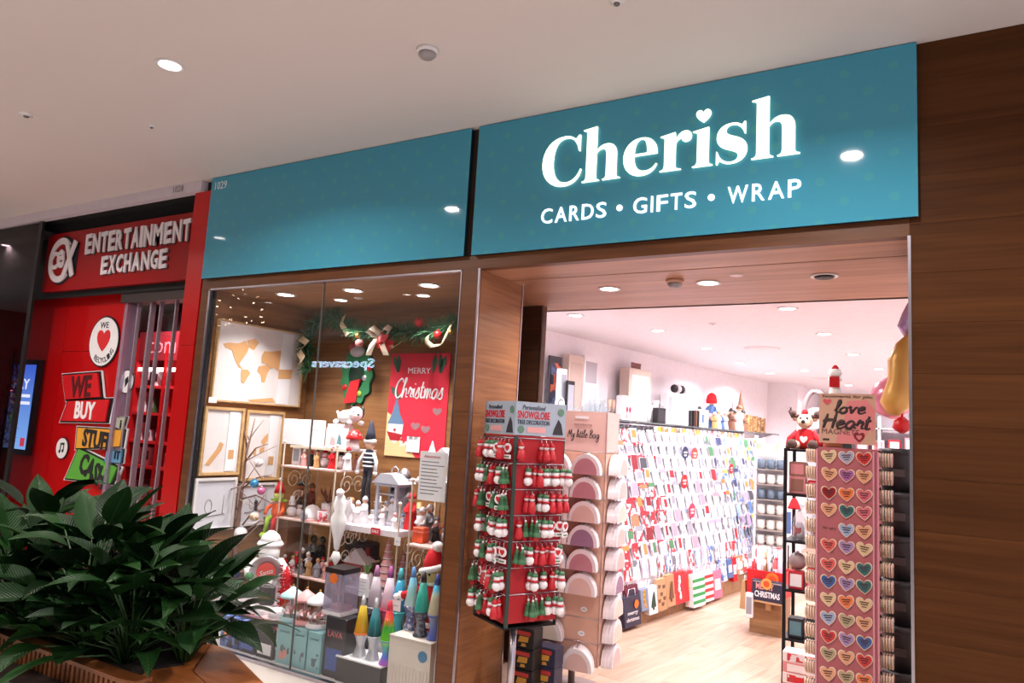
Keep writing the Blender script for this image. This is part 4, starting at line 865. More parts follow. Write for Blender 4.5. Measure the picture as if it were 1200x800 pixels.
def snowman(label, loc, h, scarf, hat, rz=0.0, group=None):
    t = thing('snowman_figure', label, 'figurine', loc, rz, group)
    MB().ball((0, 0, h * .25), h * .26, 12, sz=.95).ball((0, 0, h * .62), h * .18, 12).build('body', MW, t)
    MB().lathe([(h * .15, h * .50), (h * .17, h * .53), (h * .15, h * .56)], 12).build('scarf', scarf, t)
    MB().lathe([(h * .2, h * .74), (h * .2, h * .76), (h * .12, h * .76), (h * .11, h), (.0001, h)], 12).build('hat', hat, t)
    MB().lathe([(h * .03, 0), (.0001, h * .14)], 6, (0, -h * .16, h * .62), M=Matrix.Rotation(PI / 2, 3, 'X')).build('nose', mat('carrot', (224, 120, 40), .6), t)
    MB().ball((-h * .06, -h * .165, h * .68), h * .018, 6).ball((h * .06, -h * .165, h * .68), h * .018, 6).build('eyes', INK, t)
    return t
def skater(label, loc, h, coat, hat, rz=0.0, group=None):
    t = thing('skater_figure', label, 'figurine', loc, rz, group)
    MB().tube([(-h * .12, 0, h * .02), (-h * .08, 0, h * .2), (0, 0, h * .4)], [h * .04, h * .045, h * .07], 6).tube([(h * .2, h * .05, h * .1), (h * .1, 0, h * .24), (0, 0, h * .4)], [h * .035, h * .045, h * .07], 6).build('legs', MBK, t)
    MB().lathe([(h * .14, h * .34), (h * .12, h * .5), (h * .1, h * .68), (.001, h * .74)], 10).build('coat', coat, t)
    MB().tube([(-h * .08, 0, h * .66), (-h * .25, -h * .05, h * .55)], [h * .045, h * .03], 6).tube([(h * .08, 0, h * .66), (h * .26, -h * .03, h * .72)], [h * .045, h * .03], 6).build('arms', coat, t)
    MB().ball((0, 0, h * .83), h * .1, 10).build('head', SKIN, t); MB().lathe([(h * .11, h * .86), (h * .09, h * .94), (.001, h * .97)], 10).ball((0, 0, h * .98), h * .03, 6).build('hat', hat, t)
    MB().cyl((0, 0, h * .01), h * .2, h * .02, 12).build('base', MW, t); return t
def cottage(label, loc, w, h, wall, roof, rz=0.0, group=None, name='house_ornament'):
    t = thing(name, label, 'ornament', loc, rz, group)
    MB().b2((-w / 2, -w * .35, 0), (w / 2, w * .35, h * .55)).build('wall', wall, t)
    MB().prism([(-w * .58, h * .53), (w * .58, h * .53), (0, h)], -w * .4, w * .4).build('roof', roof, t)
    for u in (-.25, .25): MB().b2((u * w - w * .1, -w * .37, h * .22), (u * w + w * .1, -w * .35, h * .42)).build('window', mat('warm_pane', (220, 180, 120), .4), t)
    MB().b2((-w * .08, -w * .37, 0), (w * .08, -w * .35, h * .25)).build('door', MBR, t); MB().b2((w * .2, -.01, h * .7), (w * .3, .02, h * 1.02)).build('chimney', wall, t); return t
def tiertree(label, loc, h, r, m, rim, n=6, group=None):
    t = thing('tiered_tree_ornament', label, 'ornament', loc, 0, group)
    for k in range(n):
        z0 = h * (.08 + .86 * k / n); q = r * (1 - k / (n + .6))
        MB().lathe([(q, z0), (q * .98, z0 + h * .015), (q * .55, z0 + h * .9 / n), (.001, z0 + h * .92 / n)], 14).build('tier', m, t)
        MB().lathe([(q * 1.0, z0 - h * .006), (q * 1.04, z0 + h * .004), (q, z0 + h * .014)], 14).build('tier_rim', rim, t)
    MB().cyl((0, 0, h * .04), r * .3, h * .08, 10).build('trunk', MW, t); MB().ball((0, 0, h * .99), r * .12, 8).build('tip', rim, t); return t
def sx(px, py, y): return onY(px, py, y).x
def on(px, py, y, z): p = onY(px, py, y); return (p.x, y, z)

# top of the left rack: canvases, plush dog, mushroom pot
def canvas(label, px0, px1, py0, y, z, h, m, lean=.0, name='canvas_picture'):
    x0, x1 = sx(px0, py0, y), sx(px1, py0, y); t = thing(name, label, 'picture', ((x0 + x1) / 2, y, z)); w = x1 - x0
    MB().cbox((0, 0, h / 2), (w, .02, h), .003).build('canvas', m, t); MB().b2((-w / 2 + .01, .01, .01), (w / 2 - .01, .018, h - .01)).build('stretcher', PINE, t); return t
t = canvas('blank white canvas leaning on the top shelf of the left rack', 333, 381, 500, .66, 1.393, .20, PAPER)
MB().tube([(.08, -.011, .12), (.12, -.011, .13), (.17, -.011, .125)], .0015, 4).build('pencil_lines', MGY, t)
t = canvas('small white canvas with pink and teal shapes on the top rack shelf', 384, 409, 495, .62, 1.393, .15, PAPER)
MB().prism([(-.06, .03), (.0, .02), (-.01, .07), (-.04, .09)], -.013, -.0105).build('print_pink', MP, t); MB().prism([(.01, .02), (.06, .03), (.05, .08), (.03, .11), (.02, .07)], -.013, -.0105).build('print_teal', mat('print_teal', (90, 130, 140), .6), t)
def mushroom(label, loc, h):
    t = thing('mushroom_ornament', label, 'ornament', loc); MB().lathe([(h * .3, 0), (h * .28, h * .2), (h * .2, h * .55), (.001, h * .56)], 14).build('stem', MW, t)
    MB().lathe([(h * .42, h * .5), (h * .4, h * .62), (h * .3, h * .85), (h * .12, h * .98), (.001, h)], 16).build('cap', RED, t); mb = MB()
    for a in range(6): mb.ball((math.cos(a) * h * .34, math.sin(a) * h * .34, h * .74), h * .045, 6)
    mb.build('dots', MW, t)
mushroom('red capped mushroom ornament on the top shelf right of the small canvas', on(416, 505, .60, 1.393), .15)
def plushdog(label, loc, s, rz):
    t = thing('plush_dog', label, 'toy', loc, rz)
    MB().ball((0, 0, .06 * s), .06 * s, 12, sx=1.9, sy=1.0, sz=.9).build('body', FELTW, t); MB().ball((.12 * s, -.02 * s, .085 * s), .055 * s, 12).ball((.165 * s, -.04 * s, .075 * s), .028 * s, 8).build('head', FELTW, t)
    for u in (-1, 1): MB().ball((.11 * s, u * .05 * s, .1 * s), .03 * s, 8, sz=1.5, sx=.6, sy=.5).build('ear', MBK, t)
    MB().ball((.19 * s, -.045 * s, .08 * s), .009 * s, 6).ball((.15 * s, -.065 * s, .1 * s), .006 * s, 6).ball((.165 * s, .0, .1 * s), .006 * s, 6).build('face', INK, t)
    MB().tube([(-.1 * s, 0, .06 * s), (-.15 * s, 0, .1 * s)], [.015 * s, .008 * s], 6).build('tail', FELTW, t)
    for u, w in ((.1, -.05), (.1, .05), (-.08, -.05), (-.08, .05)): MB().ball((u * s, w * s, .018 * s), .02 * s, 8, sx=1.5).build('paw', FELTW, t)
wh = thing('white_box', 'plain white box the plush dog lies on, above the small canvas', 'box', on(400, 488, .72, 1.393)); MB().cbox((0, 0, .09), (.16, .12, .18), .004).build('carton', PAPER, wh); MB().b2((-.08, -.061, .14), (.08, -.0595, .143)).build('lid_seam', MGY, wh)
plushdog('white plush dog with black ears lying on top of the left rack', on(408, 487, .72, 1.573), 1.0, -.2)
# rows on the left rack
g = 'white and red figurines on the upper left rack shelf'
def row(z, y, items):
    for k, (kind, px, py, h, args, l) in enumerate(items):
        loc = on(px, py, y + (k % 2) * .05 - .02, z + .001)
        if kind == 'r': robe(l, loc, h, *args)
        elif kind == 's': snowman(l, loc, h, *args)
        elif kind == 'k': skater(l, loc, h, *args)
        elif kind == 'h': cottage(l, loc, h, h * 1.1, *args)
wf_ = thing('photo_frame', 'white photo frame at the left end of the upper rack shelf', 'picture frame', on(347, 544, .55, 1.246)); MB().cbox((0, 0, .075), (.09, .015, .15), .003).build('frame', MW, wf_); MB().b2((-.03, -.009, .03), (.03, -.0075, .12)).build('photo', MGY, wf_); MB().box((0, .03, .05), (.02, .004, .11), 0, 0, -.5).build('strut', MW, wf_)
row(1.245, .55, [('r', 356, 544, .13, (MP, SKIN, MW), 'pink robed figurine next to the white photo frame'), ('r', 364, 545, .12, (MBK, SKIN, FELTR), 'black robed figurine with a red cap on the upper rack shelf'), ('r', 371, 545, .13, (MGD, SKIN, MBR), 'ochre robed figurine in the middle of the upper rack shelf'),
    ('s', 380, 546, .15, (FELTR, FELTR), 'snowman with red hat and scarf on the upper rack shelf'), ('r', 389, 547, .16, (FELTR, FELTW, FELTR), 'little red santa figurine right of the snowman on the upper shelf'), ('s', 399, 547, .14, (MP, MBK), 'snowman with a black hat on the upper rack shelf'), ('r', 407, 547, .17, (MW, MW, FELTR), 'white figurine with red cap at the right end of the upper shelf')])
row(.865, .55, [('s', 341, 605, .15, (MBK, MW), 'white snowman with a white hat at the left of the middle rack shelf'), ('s', 350, 607, .12, (MP, MBK), 'small snowman with black hat on the middle rack shelf')])
ig = thing('igloo_ornament', 'white domed igloo ornament on the middle rack shelf', 'ornament', on(365, 610, .52, .866)); MB().lathe([(.075, 0), (.075, .03), (.06, .075), (.035, .1), (.001, .11)], 16).build('dome', MW, ig); MB().lathe([(.085, 0), (.085, .012), (.075, .012)], 16).build('base', MP, ig); MB().lathe([(.03, -.04), (.03, .0), (.02, .0)], 10, (0, -.05, .03), axis='Y').build('entrance', MGY, ig)
mg = thing('mug', 'pink and white printed mug right of the igloo ornament', 'mug', on(377, 612, .50, .866)); MB().lathe([(.035, 0), (.037, .08), (.033, .08), (.031, .01), (.001, .01)], 16).build('cup', printed('mug_print', [(232, 226, 230), (220, 120, 130), (232, 226, 230), (200, 60, 80)], (40, 40, 40)), mg); MB().tube([(.035, 0, .065), (.06, 0, .06), (.06, 0, .025), (.035, 0, .018)], .005, 6).build('handle', MW, mg)
pt = thing('branch_pot', 'white pot of red brown branches standing behind the mug', 'vase', on(384, 596, .70, .866)); MB().lathe([(.045, 0), (.05, .11), (.044, .11), (.04, .02), (.001, .02)], 14).build('pot', MW, pt)
for k in range(9):
    a = k * .7; mb = MB().tube([(0, 0, .09), (math.cos(a) * .03, math.sin(a) * .03, .15), (math.cos(a) * .07, math.sin(a) * .06, .2 + .01 * (k % 4))], .003, 4)
    for q in range(4): mb.ball((math.cos(a) * (.03 + .012 * q), math.sin(a) * (.03 + .01 * q), .15 + .015 * q), .008, 6)
    mb.build('branch', mat('branch_brown', (132, 70, 62), .7), pt)
robe('dark haired doll in a brown coat at the back of the middle rack shelf', on(351, 590, .74, .866), .25, MBR, mat('doll_tan', (196, 120, 90), .6), MBK); robe('doll in a dark red brown coat behind the igloo ornament', on(364, 592, .74, .866), .24, mat('rust', (130, 62, 44), .7), mat('doll_tan', (196, 120, 90), .6), MBR)
row(.475, .55, [('k', 346, 668, .15, (FELTR, FELTR), 'skater figurine in a red coat at the left of the lowest rack shelf'), ('k', 353, 664, .17, (MBK, MW), 'skater figurine in black with a white cap on the lowest shelf'), ('k', 360, 666, .16, (MW, MW), 'skater figurine in a white coat on the lowest rack shelf'), ('k', 377, 676, .13, (MP, FELTR), 'pink skater figurine bending over on the lowest rack shelf'), ('k', 385, 676, .15, (FELTR, MW), 'skater figurine in red with a white cap on the lowest shelf')])
for px, l in ((366, 'dark nutcracker figure at the back of the lowest rack shelf'), (376, 'second dark nutcracker figure at the back of the lowest shelf')): robe(l, on(px, 655, .74, .476), .24, MBK, MBR, mat('nut_green', (60, 64, 46), .6))
# hanging cloth pieces
an = thing('cloth_angel', 'white cloth angel hanging from the right end of the left rack', 'ornament', on(398, 600, .40, .80))
MB().lathe([(.001, .30), (.03, .28), (.05, .22), (.038, .17), (.062, .12), (.05, .05), (.03, -.02), (.02, -.08), (.001, -.10)], 9, sx=1.2, sy=.5).build('gown', FELTW, an); MB().ball((0, -.01, .30), .03, 10).build('head', MW, an)
for u in (-1, 1): MB().prism([(0, .22), (u * .07, .27), (u * .085, .2), (u * .05, .12), (0, .14)], .02, .035).build('wing', MW, an)
MB().tube([(0, 0, .35), (0, .02, .45)], .002, 4).build('string', MW, an)
mbt = MB().lathe([(.001, -.2), (.025, -.16), (.035, -.14), (.02, -.1), (.001, -.1)], 10, sx=1.3, sy=.6); mbt.build('tassel', FELTW, an)
el = thing('hanging_elf', 'long black and white cloth elf with striped jumper hanging by the rack post', 'doll', on(433, 530, .62, 1.25))
MB().lathe([(.03, 0), (.045, .03), (.05, .09), (.03, .15), (.001, .16)], 12, sy=.7).build('jumper', mat('jumper_dark', (44, 48, 66), .8), el)
for k in range(4): MB().lathe([(.046, .03 + .03 * k), (.052, .036 + .03 * k), (.046, .042 + .03 * k)], 12, sy=.72).build('stripe', FELTW, el)
MB().ball((0, 0, .19), .038, 10).build('head', SKIN, el); MB().lathe([(.05, .2), (.05, .225), (.04, .23)], 12, sy=.8).build('hat_trim', FELTW, el); MB().lathe([(.042, .225), (.03, .28), (.015, .34), (.001, .37)], 10).build('hat', mat('jumper_dark', (44, 48, 66), .8), el)
for u in (-1, 1):
    MB().tube([(u * .02, 0, .02), (u * .022, -.01, -.12), (u * .03, 0, -.26), (u * .03 - .02, -.01, -.34)], [.018, .015, .015, .02], 8).build('leg', mat('trouser_dark', (34, 36, 46), .9), el)
    MB().tube([(u * .04, 0, .13), (u * .08, -.01, .07), (u * .085, -.02, .0)], [.015, .013, .014], 7).ball((u * .085, -.02, -.01), .018, 7).build('arm', FELTW, el)
# white shelf in the middle: nativity, lantern, hooded doll
row(.885, .56, [('r', 404, 613, .15, (MW, MW, MW), 'white nativity figure at the left end of the white shelf'), ('r', 411, 610, .17, (MW, SKIN, MGD), 'white nativity figure with an ochre cap on the white shelf'), ('r', 418, 613, .16, (MW, SKIN, FELTW), 'white nativity figure with a white cap, third on the shelf'), ('r', 426, 611, .19, (MW, SKIN, MW), 'tallest white nativity figure, left of the grey lantern'), ('r', 435, 614, .11, (MW, MW, MGY), 'small grey capped nativity figure in front of the tallest'), ('r', 447, 617, .12, (MW, SKIN, MW), 'white nativity figure in front of the grey lantern'), ('r', 462, 619, .11, (MW, SKIN, MP), 'white nativity figure with a pink cap by the lantern'), ('r', 471, 619, .10, (MGY, SKIN, MBL), 'grey figurine with a blue cap at the right shelf end')])
ln = thing('lantern', 'pale grey wooden house lantern with a figure inside on the white shelf', 'lantern', on(459, 606, .70, .886)); LG = mat('lantern_grey', (176, 176, 188), .6)
for u in (-.085, .085):
    for v in (-.07, .07): MB().b2((u - .011, v - .011, .02), (u + .011, v + .011, .27)).build('post', LG, ln)
MB().b2((-.105, -.09, 0), (.105, .09, .02)).build('base', LG, ln); MB().b2((-.105, -.09, .27), (.105, .09, .29)).build('lintel', LG, ln); MB().b2((-.085, -.075, .21), (.085, -.07, .22)).build('glazing_bar', LG, ln)
MB().prism([(-.125, .29), (.125, .29), (.05, .36), (-.05, .36)], -.1, .1).build('roof', LG, ln); MB().tube([(-.03, 0, .36), (-.03, 0, .39), (0, 0, .41), (.03, 0, .39), (.03, 0, .36)], .004, 6).build('handle', LG, ln); MB().b2((-.085, .06, .02), (.085, .064, .27)).build('back_pane', MBK, ln)
robe('white nativity figure standing inside the grey lantern', on(459, 604, .69, .907), .17, MW, SKIN, MW)
robe('red hooded doll with a pale face right of the grey lantern', on(482, 600, .62, .886), .25, FELTR, SKIN, FELTR)
robe('small silver knight figure on the right behind the lantern', on(474, 560, .76, .886), .4, MGY, MGY, SILVER)
tk = thing('sale_ticket', 'small red sale ticket on the front edge of the white shelf', 'ticket', on(441, 614, .44, .848)); MB().b2((-.04, -.004, 0), (.04, 0, .045)).build('card', mat('ticket_red', (214, 40, 60), .5), tk); text(MB(), 'SALE', (0, -.006, .022), .06, .02, depth=.002).build('lettering', PAPER, tk)
tk = thing('price_ticket', 'small white blank ticket hanging under the white shelf', 'ticket', on(467, 620, .44, .82)); MB().b2((-.025, -.004, -.02), (.025, 0, .035)).build('card', PAPER, tk); MB().b2((-.015, -.005, .005), (.015, -.004, .008)).build('print', MGY, tk)
# lower tier of the middle rack
tiertree('tall pink tiered tree ornament on the lower middle shelf', on(453, 672, .58, .471), .36, .075, MP, MW, 7); tiertree('shorter pink tiered tree ornament right of the tall one', on(472, 668, .68, .471), .27, .065, mat('dusky_pink', (188, 130, 136), .6), MW, 6)
cottage('snowy toy house with a white roof on the lower middle shelf', on(424, 655, .70, .471), .2, .22, mat('house_red', (170, 70, 70), .6), MW)
pt = thing('white_pot_plant', 'white pot with a small green plant in front of the snowy house', 'ornament', on(430, 672, .50, .471)); MB().lathe([(.05, 0), (.055, .05), (.04, .1), (.03, .1), (.001, .08)], 14).build('pot', MW, pt)
for k in range(10): a = k * 2.4; MB().prism([(0, 0), (.012, .03), (0, .08), (-.012, .03)], -.001, .001, 'xz', 0, (0, 0, .09), Matrix.Rotation(a, 3, 'Z') @ Matrix.Rotation(.5, 3, 'X')).build('leaf', mat('plant_green', (92, 150, 88), .6), pt)
wk = thing('wicker_basket', 'dark wicker basket at the back under the white shelf', 'basket', on(425, 632, .76, .60)); WKM = mat('wicker_dark', (70, 62, 66), .8)
for k in range(7): MB().lathe([(.15, .018 * k), (.158, .018 * k + .009), (.15, .018 * k + .018)], 18, sy=.5).build('band', WKM, wk)
MB().cyl((0, 0, .005), .14, .01, 18).build('bottom', WKM, wk)
st = thing('shelf_riser', 'thin wooden riser holding the dark basket', 'shelf', (wk.location.x, .76, .47)); MB().b2((-.2, -.08, .118), (.2, .08, .128)).build('board', MBR, st); MB().b2((-.2, -.08, 0), (-.19, .08, .118)).build('side', MBR, st); MB().b2((.19, -.08, 0), (.2, .08, .118)).build('side', MBR, st)
# right corner
tkb = thing('gift_box', 'small orange gift box on the right wire rack', 'box', on(494, 612, .50, .831)); MB().cbox((0, 0, .05), (.09, .07, .10), .004).build('carton', mat('box_orange', (226, 92, 56), .5), tkb); MB().b2((-.046, -.037, .07), (.046, .037, .075)).build('ribbon', MP, tkb)
for k, (px, py, y, h, c, l) in enumerate(((494, 598, .60, .22, MW, 'white robed angel figure at the back of the right wire rack'), (503, 594, .66, .24, MGY, 'grey robed figure beside the white angel on the right rack'), (511, 600, .60, .14, MBK, 'small dark boxy figure at the right window edge'))): robe(l, on(px, py + 20, y, .831), h, c, SKIN, MW)
for k, (px, y, h, c, cp, l) in enumerate(((490, .52, .13, MW, FELTR, 'white elf figure at the left of the right rack bottom shelf'), (497, .56, .17, MBL, MW, 'blue coated figure with white cap on the right rack bottom shelf'), (502, .5, .12, MGD, FELTR, 'ochre figure with a red cap on the right rack bottom shelf'), (509, .55, .13, FELTR, FELTW, 'small red figure at the right end of the bottom shelf'))): robe(l, on(px, 665, y, .441), h, c, SKIN, cp)
cn = thing('white_cone_tree', 'plain white cone tree beside the sale notice', 'ornament', on(507, 520, .62, 1.24)); MB().lathe([(.085, 0), (.08, .01), (.001, .26)], 16).build('cone', MW, cn); MB().cyl((0, 0, .004), .09, .008, 16).build('base', MW, cn)
cottage('white paper house ornament at the right window edge, top shelf', on(526, 520, .62, 1.24), .2, .22, MW, MW)
ts = thing('glass_shelf', 'white shelf in the right window corner under the paper house', 'shelf', (sx(520, 530, .62), .62, 1.222)); MB().b2((-.16, -.16, 0), (.14, .16, .016)).build('board', SHW, ts)
for u in (-.12, .1): MB().b2((u - .008, .13, -.05), (u + .008, .16, 0)).b2((u - .008, -.1, -.016), (u + .008, .16, 0)).build('bracket', STEEL, ts)
# santa doll (plain face) leaning at the right window edge
sd = thing('santa_doll', 'large red santa suited doll with white trimmed hat at the right window edge', 'doll', on(508, 665, .30, .40), .1); k = 1.0
MB().lathe([(.05, 0), (.075, .04), (.07, .13), (.05, .2), (.03, .24), (.001, .25)], 14, sy=.75).build('suit', FELTR, sd)
MB().lathe([(.052, -.02), (.06, 0), (.052, .02)], 14, sy=.8).build('suit_hem', FELTW, sd); MB().lathe([(.03, .225), (.05, .24), (.03, .26)], 14).build('collar', FELTW, sd)
MB().ball((-.01, -.005, .295), .06, 14, sx=1.15).build('head', mat('doll_beige', (208, 190, 130), .7), sd); MB().ball((-.035, -.055, .3), .008, 6).ball((.01, -.062, .3), .008, 6).build('eyes', INK, sd); MB().ball((-.015, -.066, .285), .012, 8).build('nose', SKIN, sd)
MB().tube([(math.cos(a) * .07 - .005, math.sin(a) * .06, .325 + .02 * math.cos(a)) for a in [k * .45 for k in range(15)]], .02, 8).build('hat_trim', FELTW, sd)
MB().lathe([(.066, .33), (.062, .37), (.045, .42), (.03, .44), (.001, .45)], 14).build('hat', FELTR, sd); MB().ball((.02, 0, .46), .035, 10).build('pompon', FELTW, sd)
MB().tube([(-.05, -.01, .2), (-.12, -.05, .17), (-.18, -.07, .15)], [.03, .026, .022], 8).build('arm', FELTR, sd); MB().tube([(-.17, -.067, .153), (-.185, -.07, .148)], [.03, .03], 8).build('cuff', FELTW, sd); MB().ball((-.205, -.075, .143), .022, 8).build('mitten', FELTW, sd)
MB().tube([(.05, -.01, .2), (.08, -.05, .12), (.06, -.08, .06)], [.03, .026, .022], 8).ball((.055, -.085, .05), .022, 8).build('arm', FELTR, sd)
for u in (-1, 1): MB().tube([(u * .03, 0, .0), (u * .035, -.03, -.06), (u * .035, -.05, -.13)], [.032, .028, .026], 8).build('leg', FELTR, sd); MB().ball((u * .035, -.065, -.14), .03, 8, sy=1.4).build('boot', FELTW, sd)
tg = thing('price_ticket', 'white ticket held out by the santa doll', 'ticket', Vector(sd.location) + Vector((-.19, -.1, .09))); MB().b2((-.035, -.003, -.03), (.035, 0, .035)).build('card', PAPER, tg); MB().b2((-.02, -.004, 0), (.02, -.003, .004)).build('print', MGY, tg)
# notices
def notice(label, pts, y, head=None, lines=8, name='paper_notice', red=False):
    q = [onY(a, b, y) for a, b in pts]; c = sum(q, Vector()) / 4; t = thing(name, label, 'notice', (c.x, y, q[3].z)); w = (q[1].x - q[0].x + q[2].x - q[3].x) / 2; h = q[0].z - q[3].z
    MB().b2((-w / 2, 0, 0), (w / 2, .002, h)).build('sheet', PAPER, t); mb = MB()
    if red: MB().b2((-w / 2, -.002, h * .84), (w / 2, 0, h)).build('red_band', mat('ticket_red', (214, 40, 60), .5), t); text(MB(), 'SALE', (0, -.003, h * .92), w * .7, h * .1, depth=.001).build('lettering', PAPER, t)
    rr = random.Random(len(label))
    for k in range(lines):
        z = h * (.78 - .72 * k / lines); L = w * rr.uniform(.5, .86); mb.b2((-w * .43, -.001, z), (-w * .43 + L, 0, z + h * .018))
    mb.build('print_lines', mat('notice_grey', (120, 120, 130), .7), t)
    if head: text(MB(), head, (-w * .05, -.001, h * .9), w * .6, h * .06, depth=.001).build('lettering', mat('notice_red', (190, 60, 70), .6), t)
    return t
notice('large white printed notice stuck inside the glass near the right window edge', [(493, 528), (525, 530), (521, 588), (489, 585)], .04, 'Attention', 10)
t = notice('small white sale notice hanging below the red poster', [(477, 511), (492, 512), (491, 530), (476, 529)], 1.04, None, 3); text(MB(), '50% OFF', (0, -.002, .11), .09, .025, depth=.001).build('lettering', INK, t)
notice('white ticket with blue print behind the lava lamps', [(418, 676), (434, 678), (431, 700), (416, 697)], .40, None, 4)
notice('white sale sheet with a red band propped by the teal boxes', [(323, 735), (339, 738), (335, 764), (319, 760)], .08, None, 5, red=True)

# twig tree with ornaments
tw = thing('twig_tree', 'bare brown twig tree hung with glass ornaments at the left of the window', 'ornament tree', on(276, 690, .45, .40)); t0 = Vector(tw.location); BARK = mat('twig_bark', (140, 106, 96), .8)
def wt(px, py, y=.45): return onY(px, py, y) - t0
MB().tube([(0, 0, 0), wt(275, 655), wt(279, 610), wt(284, 570), wt(288, 535), wt(299, 490)], [.022, .02, .017, .013, .009, .004], 8).build('trunk', BARK, tw); MB().cyl((0, 0, .01), .07, .02, 14).build('base', BARK, tw)
for pts in ([(277, 640), (262, 615), (245, 602), (228, 598)], [(279, 612), (262, 585), (254, 565)], [(280, 600), (268, 575), (262, 560)], [(280, 620), (300, 595), (310, 580)], [(278, 630), (305, 610), (318, 612)], [(284, 572), (300, 560), (318, 556)], [(285, 565), (272, 545), (266, 535)], [(288, 540), (300, 525), (314, 520)], [(288, 535), (280, 515), (276, 500)], [(276, 645), (255, 630), (248, 615)], [(290, 525), (285, 500), (288, 485)], [(282, 585), (300, 580), (320, 590), (330, 588)]):
    MB().tube([wt(a, b, .45 - .04 * (i % 2)) for i, (a, b) in enumerate(pts)], [.008, .006, .004, .002][:len(pts)], 5).build('branch', BARK, tw)
rr = random.Random(77)
for k in range(26):
    a0, b0 = rr.choice(((277, 640), (279, 615), (282, 590), (284, 570), (288, 540), (292, 515), (262, 600), (305, 600), (258, 580), (306, 560))); an_ = rr.uniform(-2.6, -.5); L_ = rr.uniform(22, 46)
    MB().tube([wt(a0, b0), wt(a0 + L_ * .5 * math.cos(an_), b0 + L_ * .45 * math.sin(an_), .45 - .05 * (k % 3)), wt(a0 + L_ * math.cos(an_), b0 + L_ * math.sin(an_) + 4, .45 - .07 * (k % 3))], [.005, .0035, .002], 5).build('twig', mat('twig_pale', (176, 150, 142), .8), tw)
def hang(label, px, py, r, m, name='bauble', y=.40, shape='ball'):
    p = onY(px, py, y); t = thing(name, label, 'bauble', p)
    if shape == 'ball': MB().ball((0, 0, 0), r, 14).build('globe', m, t)
    elif shape == 'drop': MB().lathe([(.001, -r * 1.4), (r * .6, -r), (r, 0), (r * .5, r * .8), (.001, r)], 12).build('drop', m, t)
    else: MB().b2((-r * .3, -.006, -r * 2), (r * .3, .006, r)).ball((0, 0, r * .3), r * .6, 8).build('icicle', m, t)
    MB().cyl((0, 0, r * 1.05), r * .22, r * .25, 8).build('cap', SILVER, t); MB().tube([(0, 0, r * 1.1), (0, 0, r * 1.1 + .03)], .0015, 4).build('string', SILVER, t)
hang('glossy blue glass bauble on the twig tree', 298, 566, .034, mat('bauble_blue', (70, 150, 200), .15, .3)); hang('pink glass bauble below the blue one on the twig tree', 306, 575, .03, mat('bauble_pink', (216, 110, 160), .15, .3)); hang('large white glitter bauble near the twig tree trunk foot', 282, 625, .05, MW, y=.36); hang('white glitter bauble left on the twig tree', 268, 578, .028, MW); hang('round white bauble with silver spots on the right branch', 303, 542, .034, MW); hang('gold and blue painted bauble hanging at the tree right side', 298, 605, .036, printed('painted_ball', [(200, 150, 80), (80, 130, 170), (230, 220, 210)], (30, 30, 30), .3)); hang('small pink bell ornament on the left twigs', 250, 569, .024, mat('bell_pink', (220, 130, 150), .4), shape='drop'); hang('green icicle ornament on the left twigs', 253, 590, .03, GREEN, shape='bar'); hang('black icicle ornament on the right twigs', 300, 590, .026, MBK, shape='bar'); hang('white spotted bauble low on the left twigs', 252, 611, .025, MW)
# clown style elf seated by the tree: lime, red, orange
ef = thing('seated_elf', 'seated cloth elf with red hat and lime collar right of the twig tree', 'doll', on(325, 606, .50, .84)); LIME = mat('lime_cloth', (150, 190, 60), .8); ORC = mat('orange_cloth', (232, 96, 50), .8)
MB().lathe([(.05, 0), (.055, .05), (.045, .11), (.02, .14), (.001, .145)], 12, sy=.8).build('jacket', ORC, ef); MB().prism([(math.cos(a) * (.07 if i % 2 else .04), math.sin(a) * (.05 if i % 2 else .03)) for i, a in enumerate([2 * PI * k / 12 for k in range(12)])], .13, .145, 'xy').build('collar', LIME, ef)
MB().ball((0, -.005, .175), .04, 12).build('head', mat('pale_lime', (206, 216, 120), .7), ef); MB().lathe([(.043, .19), (.035, .225), (.02, .265), (.001, .29)], 12).build('hat', FELTR, ef); MB().ball((0, 0, .292), .014, 8).build('pompon', FELTW, ef)
for u in (-1, 1): MB().tube([(u * .03, 0, .02), (u * .035, -.06, .0), (u * .035, -.075, -.1)], [.02, .018, .016], 7).ball((u * .035, -.09, -.12), .022, 8, sy=1.6).build('leg', LIME if u < 0 else FELTR, ef); MB().tube([(u * .045, 0, .11), (u * .085, -.03, .07), (u * .07, -.06, .03)], [.017, .015, .013], 7).build('arm', ORC, ef)
rs = thing('crate_riser', 'dark wooden riser the cloth elf sits on', 'riser', (ef.location.x, .52, .02)); MB().b2((-.14, -.02, 0), (.12, .2, .815)).build('box', MBR, rs); MB().b2((-.145, -.025, .80), (.125, .205, .818)).build('top', OAKWIN, rs)
